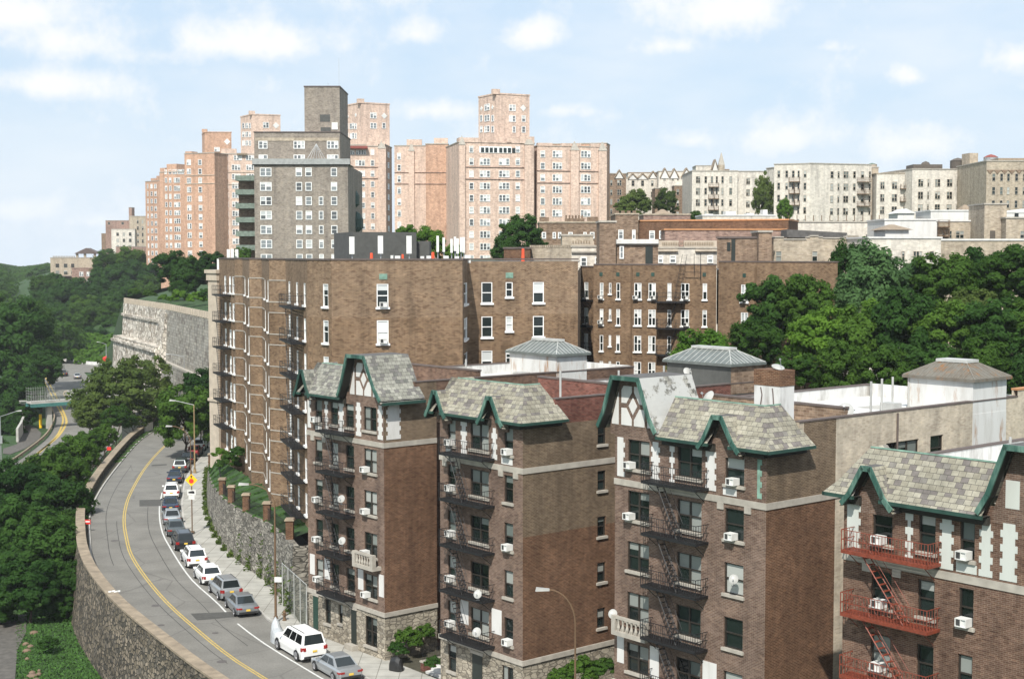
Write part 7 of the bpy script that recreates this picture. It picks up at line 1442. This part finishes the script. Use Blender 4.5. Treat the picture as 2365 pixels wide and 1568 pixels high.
# covered motorcycle and grey bag
def lump(name, label, cat, p, pts, m, seed):
    """sagging cover: smooth skin over a row of humps"""
    g_ = random.Random(seed); b = MB(); rings = []
    for x, w, h in pts:
        rings.append([Vector((p[0] + x * p[3] - (w * math.cos(a)) * p[4], p[1] + x * p[4] + (w * math.cos(a)) * p[3], p[2] + h * (abs(math.sin(a)) ** .7) * (1 + g_.uniform(-.06, .06)))) for a in [math.pi * k / 10 for k in range(11)]])
    for A, B in zip(rings, rings[1:]):
        for i in range(10): b.poly([A[i], A[i + 1], B[i + 1], B[i]])
    b.poly(rings[0]); b.poly(rings[-1]); base = (p[0], p[1], p[2]); o = bpy.data.objects.new(name, b.mesh(name, [M[m]], base, True)); C.objects.link(o); o.location = base; tag(o, label, cat); return o
p = onz(672, 1492, 0); lump('covered_motorcycle', 'motorcycle under a black cover, parked in front of the large white SUV', 'motorcycle', (p.x, p.y, .01, -.55, .83), [(-1.1, .25, .5), (-.9, .4, .85), (-.4, .42, 1.0), (.1, .4, .95), (.5, .42, 1.2), (.8, .38, 1.05), (1.1, .2, .6)], 'tarp', 3)
p = onz(642, 1482, 0); lump('covered_scooter', 'scooter under a light grey peaked cover beside the black covered motorcycle', 'scooter', (p.x, p.y, .01, -.5, .86), [(-.8, .2, .6), (-.6, .45, .95), (-.1, .5, 1.1), (.35, .45, 1.55), (.5, .35, 1.75), (.75, .3, 1.0), (.95, .15, .4)], 'bag', 4)
# garden plot between wings one and two
W = Wall(b1.Ws.to(.6, 0).xy + b1.Ws.n * 3.6, b1.Ws.d); b = MB()
t = thing('garden_fence', 'black iron garden fence on a low red brick wall before the shrubs', 'fence', W.to(0, .06)); b = MB(); W.box(b, 0, 3.6, .06, .65, -.3, 0); W2 = Wall(W.to(0, 0).xy, (-b1.Ws.n.x * -1, -b1.Ws.n.y * -1)); b.build('brick_wall', M['brick_r'], t)
b = MB(); W.box(b, -.05, 3.65, .65, .75, -.36, .06); b.build('coping', M['lime'], t); b = MB()
for k in range(25): b.bar(W.to(.05 + k * .145, .75, -.15), W.to(.05 + k * .145, 1.85, -.15), .014)
for h in (.9, 1.7): b.bar(W.to(0, h, -.15), W.to(3.6, h, -.15), .02)
b.build('iron_panel', M['iron'], t)
b = MB()
for k in range(3): c0 = b1.Ws.to(.5 + k * .45, .06, 4.0); b.fbox(c0, (*(b1.Ws.d * 3), 0), (*(b1.Ws.n * 1.8), 0), (0, 0, .16 * (k + 1)))
single('steps', b, M['concw'], 'pale stone steps with red risers leading into the court between two Tudor wings', 'steps', tuple(b1.Ws.to(.5, .06, 4.9)))
p = onz(915, 1548, .1); o = lump('covered_grill', 'barbecue grill under a black cover on the sidewalk by the garden fence', 'grill', (p.x, p.y, .12, .8, -.5), [(-.5, .2, .6), (-.35, .32, .9), (.1, .34, .95), (.4, .3, .8), (.55, .15, .4)], 'tarp', 5)
# chain-link enclosure beside the first wing
a0, a1 = Vector((-18.3, 112.0)), Vector((-15.3, 104.6)); W = Wall(a0, a1 - a0); L = (a1 - a0).length; t = thing('chain_link_fence', 'tall grey chain-link fence between the rubble wall and the farthest Tudor wing', 'fence', W.to(0, .1)); b = MB()
for k in range(int(L / .22)):
    b.bar(W.to(k * .22, .1, 0), W.to(min(L, k * .22 + 1.7), 3.5, 0), .009); b.bar(W.to(min(L, k * .22 + 1.7), .1, 0), W.to(k * .22, 3.5, 0), .009)
b.build('mesh', M['mesh'], t)
for k in range(5): b = MB(); b.tube(W.to(L * k / 4, .1), W.to(L * k / 4, 3.6), .045); b.build('post', M['galv_p'], t)
b = MB(); b.tube(W.to(0, 3.55), W.to(L, 3.55), .03); b.build('top_rail', M['galv_p'], t)
# wooden stair behind it
t = thing('wooden_stair', 'dark wooden stair climbing behind the chain-link fence to the lawn', 'stair', (-14.6, 107.0, .1)); b = MB(); dd = Vector((.25, 1.0)).normalized()
for k in range(15): p = Vector((-15.3, 106.2)) + dd * k * .34; b.fbox((p.x, p.y, .3 + k * .36), (1.2, -.3, 0), (dd.x * .36, dd.y * .36, 0), (0, 0, .06))
b.build('tread', M['wood'], t)
for s in (0, 1.2): b = MB(); q = Vector((-15.3 + s, 106.2 - .25 * s)); b.bar((q.x, q.y, 1.2), (q.x + dd.x * 5, q.y + dd.y * 5, 6.6), .05); b.bar((q.x, q.y, .2), (q.x + dd.x * 5, q.y + dd.y * 5, 5.6), .08); b.build('stringer', M['wood'], t)
# footbridge over the highway and its stair head
t = thing('footbridge', 'teal-edged concrete footbridge with mesh fencing over the highway', 'footbridge', (-85, 273, ZH)); p0, p1 = at(66, 590, 268), at(300, 590, 281); W = Wall(p0.xy, (p1 - p0).xy); L = (p1 - p0).xy.length; FBW = W
b = MB(); W.box(b, 0, L, -.1, .25, -2.6, 0); b.build('deck', M['concrete'], t); b = MB(); W.box(b, -.1, L, -.75, -.1, -.35, .08); W.box(b, -.1, L, -.75, -.1, -2.7, -2.3); b.build('girder', M['teal'], t)
for o in (0, -2.6):
    b = MB(); n = int(L / .55)
    for k in range(n): b.bar(W.to(k * .55, .25, o), W.to(k * .55 + .55, 1.9, o), .018); b.bar(W.to(k * .55 + .55, .25, o), W.to(k * .55, 1.9, o), .018)
    for h in (.3, 1.0, 1.9): b.bar(W.to(0, h, o), W.to(L, h, o), .045)
    for k in range(0, n, 5): b.bar(W.to(k * .55, .25, o), W.to(k * .55, 2.0, o), .05)
    b.build('mesh_fence', M['mesh'], t)
b = MB()
for s in (0, 4.5):
    for z in range(6): b.bar(W.to(s, .3 + z * .5, .02), W.to(s, .3 + z * .5, -2.6), .03)
for s in [k * .45 for k in range(11)]: b.bar(W.to(s, .25, 0), W.to(s, 3.0, 0), .02); b.bar(W.to(s, .25, -2.6), W.to(s, 3.0, -2.6), .02)
for z in range(6): b.bar(W.to(0, .3 + z * .52, 0), W.to(4.5, .3 + z * .52, 0), .02)
b.build('cage', M['galv_p'], t)
for s, m in ((3.4, 'concrete'), (L * .55, 'concrete')): b = MB(); W.box(b, s, s + .9, ZH - .1, -.75, -1.8, -.9); b.build('pier', M[m], t)
b = MB(); p = onz(93.8, 988, ZH); b.tube(p, p + Vector((0, 0, 2.6)), .28, 8); b.build('yellow_guard', M['ysign'], t)
b = MB(); q = p + Vector((-1.5, 2, 0)); 
for k in range(14): b.fbox(W.to(.2, .2 - k * .36, -2.8) + Vector((-.1 * k, .5 * k, 0)), (-1.6, .2, 0), (0, .5, 0), (0, 0, .12))
b.build('stair', M['concrete'], t)
p0 = at(275, 590, 224); b = MB(); t = thing('stair_head', 'white concrete stair head beside the street wall at the bend', 'stair head', (p0.x, p0.y, -1)); W = Wall(p0.xy, (1, -.12)); b = MB(); W.box(b, 0, 3.9, -1.5, 2.6, -3.2, 0); b.build('wall', M['stucco'], t); b = MB(); W.box(b, -.15, 4.2, 2.6, 2.85, -3.4, .15); b.build('roof_slab', M['concw'], t); b = MB()
for k in range(5): W.box(b, -.4 - .1 * k, 3.2, -1.6 - .35 * k, -1.25 - .35 * k, .3 * k, .3 * k + .5)
b.build('stone_steps', M['stone_w'], t)
# low curved concrete wall at the plaza
cw = [z6(*q) for q in [(290, 690), (310, 780), (300, 900), (250, 1030), (205, 1110)]]; b = MB()
for a, c in zip(cw, cw[1:]):
    n = Vector((c.y - a.y, a.x - c.x, 0)).normalized() * .2; h1 = Vector((0, 0, 2.4)); b.hexa([a - n, a + n, c + n, c - n], [a - n + h1, a + n + h1, c + n + h1, c - n + h1])
single('plaza_wall', b, M['concrete'], 'low curved concrete wall beside the dark trees at the left plaza', 'wall', tuple(cw[2]))
# letters tied to the far fence of the footbridge
def bridge_letter(ch, x, m):
    t_ = [o for o in bpy.data.objects if o.name == 'footbridge'][0]; Wf_ = Wall(FBW.to(0, 0, -2.5).xy, FBW.d); s_ = Wf_.px(x, 905)[0]; z = 1.25; b = MB(); r_ = .62
    if ch == 'O':
        n = 14
        for k in range(n):
            a0, a1 = 2 * math.pi * k / n, 2 * math.pi * (k + 1) / n; Wf_.slab(b, [(s_ + r_ * .55 * math.cos(a0), z + r_ * .55 * math.sin(a0)), (s_ + r_ * math.cos(a0), z + r_ * math.sin(a0)), (s_ + r_ * math.cos(a1), z + r_ * math.sin(a1)), (s_ + r_ * .55 * math.cos(a1), z + r_ * .55 * math.sin(a1))], 0, .05)
    else:
        Wf_.slab(b, [(s_ - r_, z + r_), (s_ - .12, z - r_), (s_ + .12, z - r_), (s_ - r_ + .3, z + r_)], 0, .05); Wf_.slab(b, [(s_ - .12, z - r_), (s_ + .12, z - r_), (s_ + r_, z + r_), (s_ + r_ - .3, z + r_)], .051, .09)
    b.build('letter', M[m], t_)
bridge_letter('O', 153, 'creamst'); bridge_letter('V', 161.5, 'white')
# grass blades on the park slope and the lawn, a worn verge
def blades(name, pts, lm, label):
    g_ = np.random.default_rng(5); P = np.array(pts); n = len(P); s = g_.uniform(.08, .2, (n, 1)); a = g_.uniform(0, 6.28, n); t_ = np.stack([np.cos(a), np.sin(a), np.zeros(n)], 1); up = np.stack([g_.normal(0, .35, n), g_.normal(0, .35, n), np.ones(n)], 1)
    V = np.stack([P - t_ * s * .5, P + t_ * s * .5, P + t_ * s * .3 + up * s * .7, P - t_ * s * .3 + up * s * .7], 1).reshape(-1, 3); o = bpy.data.objects.new(name, quads_mesh(name, V, M['blade'])); C.objects.link(o); tag(o, label, None, None, 'stuff')
pts = []
for k in range(16000):
    p = onz(rnd.uniform(38, 260), rnd.uniform(1390, 1640), -5.2); pts.append((p.x, p.y, p.z))
blades('grass', pts, 'leaf2', 'short grass on the park slope at the foot of the curved wall')
pts = []
for k in range(9000):
    i = rnd.randrange(len(lw) - 1); a = Vector(lw[i]); c = Vector(lawn_in(a.y)); f_ = rnd.random(); p = a.lerp(c, f_); pts.append((p.x, p.y + rnd.uniform(-.5, .5), p.z))
blades('grass', pts, 'leaf1', 'short grass on the lawn below the stepped brown block')
pts = []
for k in range(5000):
    i = rnd.randrange(2, 50); f_ = rnd.random(); p = PI[i].lerp(LK[i], f_); pts.append((p.x, p.y + rnd.uniform(-1, 1), .11))
blades('grass', pts, 'leaf4', 'dry weeds growing in the narrow verge inside the street parapet')
b = MB()
for k in range(14):
    c = onz(58 + rnd.gauss(0, 5) + (k % 3) * 14, rnd.uniform(1430, 1590), -5.2); s = rnd.uniform(.15, .5); b.lathe(c, [(s, -.05), (s * .9, .12), (s * .4, .22)], 7)
tag(b.build('stones', M['timber']), 'bare stones and dirt along the park path edge at lower left', kind='stuff')
tree(112, 1487, 117, 24, 'bush', 'leaf2', 'lone dark bush on the grass below the curved wall', None, -5.2, name='shrub', cat='shrub')
# rooftop clutter on the Tudor wings
def rbox(T, a, w, sa, sw, h, m, z=18.45):
    t = lambda q, r_, zz: T.Wf.to(q, T.z(zz), -r_); ring = lambda zz: [t(a, w, zz), t(a + sa, w, zz), t(a + sa, w + sw, zz), t(a, w + sw, zz)]; b = MB(); b.hexa(ring(z), ring(z + h)); return b
for T, a, w, sa, sw, h, m, nm in ((b1, -8, 9, 1.2, 1.0, .8, 'roofw', 'roof_hatch'), (b2, -5, 11, 1.4, 1.2, .9, 'parw', 'roof_hatch'), (b3, -8.5, 8, 1.2, 1.2, .8, 'galv', 'roof_hatch'), (b3, -3.8, 15, 1.0, .8, .7, 'greyplas', 'roof_unit'), (b2, -2.2, 9.5, .9, .7, .6, 'white', 'roof_unit'), (b1, -3, 14, 1.0, .9, .7, 'greyplas', 'roof_unit'), (b4, 9.5, 7, 1.0, 1.0, .8, 'greyplas', 'roof_unit'), (b3, -10.6, 7.0, 10.2, .32, 1.15, 'brownb', 'roof_wall'), (b2, -7.8, 8.0, 7.5, .3, 1.3, 'brick_r', 'roof_wall'), (b1, -9.4, 8.5, 9.0, .3, 1.2, 'brick_b', 'roof_wall')):
    o = rbox(T, a, w, sa, sw, h, m).build(nm, M[m], T.root)
    if nm == 'roof_wall': rbox(T, a - .05, w - .05, sa + .1, sw + .1, .1, m, 18.45 + h).build('coping', M['coping'], o)
for T, rects in ((b1, [(-7, 10, 3, 2.5), (-4, 20, 2.5, 2)]), (b2, [(-6.5, 12, 2.6, 3), (-3.2, 15, 2, 1.6)]), (b3, [(-9, 10, 3, 4), (-5, 9.5, 2.5, 2), (-7, 17, 3.4, 2.2)])):
    for a, w, sa, sw in rects: rbox(T, a, w, sa, sw, .006, 'tar', 18.455).build('roof_patch', M['parw'] if a > -5 else M['concrete'], T.root)
for T in (b2, b3):
    b = MB(); P = [T.Wf.to(-.6 - .5 * k, T.z(18.55 + .05 * (k % 2)), -(4 + k * 1.1)) for k in range(11)]; b.path(P, .03, 5); b.build('roof_cable', M['black'], T.root)
# ------------------------------------------------------------------ summer haze
hz = MB(); hz.box(-1500, 1500, -150, 2300, -7, 95)
hm = bpy.data.materials.new('haze'); hm.use_nodes = True; t = NT(hm.node_tree)
v = t.node('ShaderNodeVolumePrincipled', {'Color': (.88, .92, .98, 1), 'Density': .00011, 'Anisotropy': .0}); t.node('ShaderNodeOutputMaterial', {'Volume': v.outputs[0]})
tag(hz.build('haze', hm), 'thin pale summer haze over the whole neighbourhood', None, None, 'stuff')
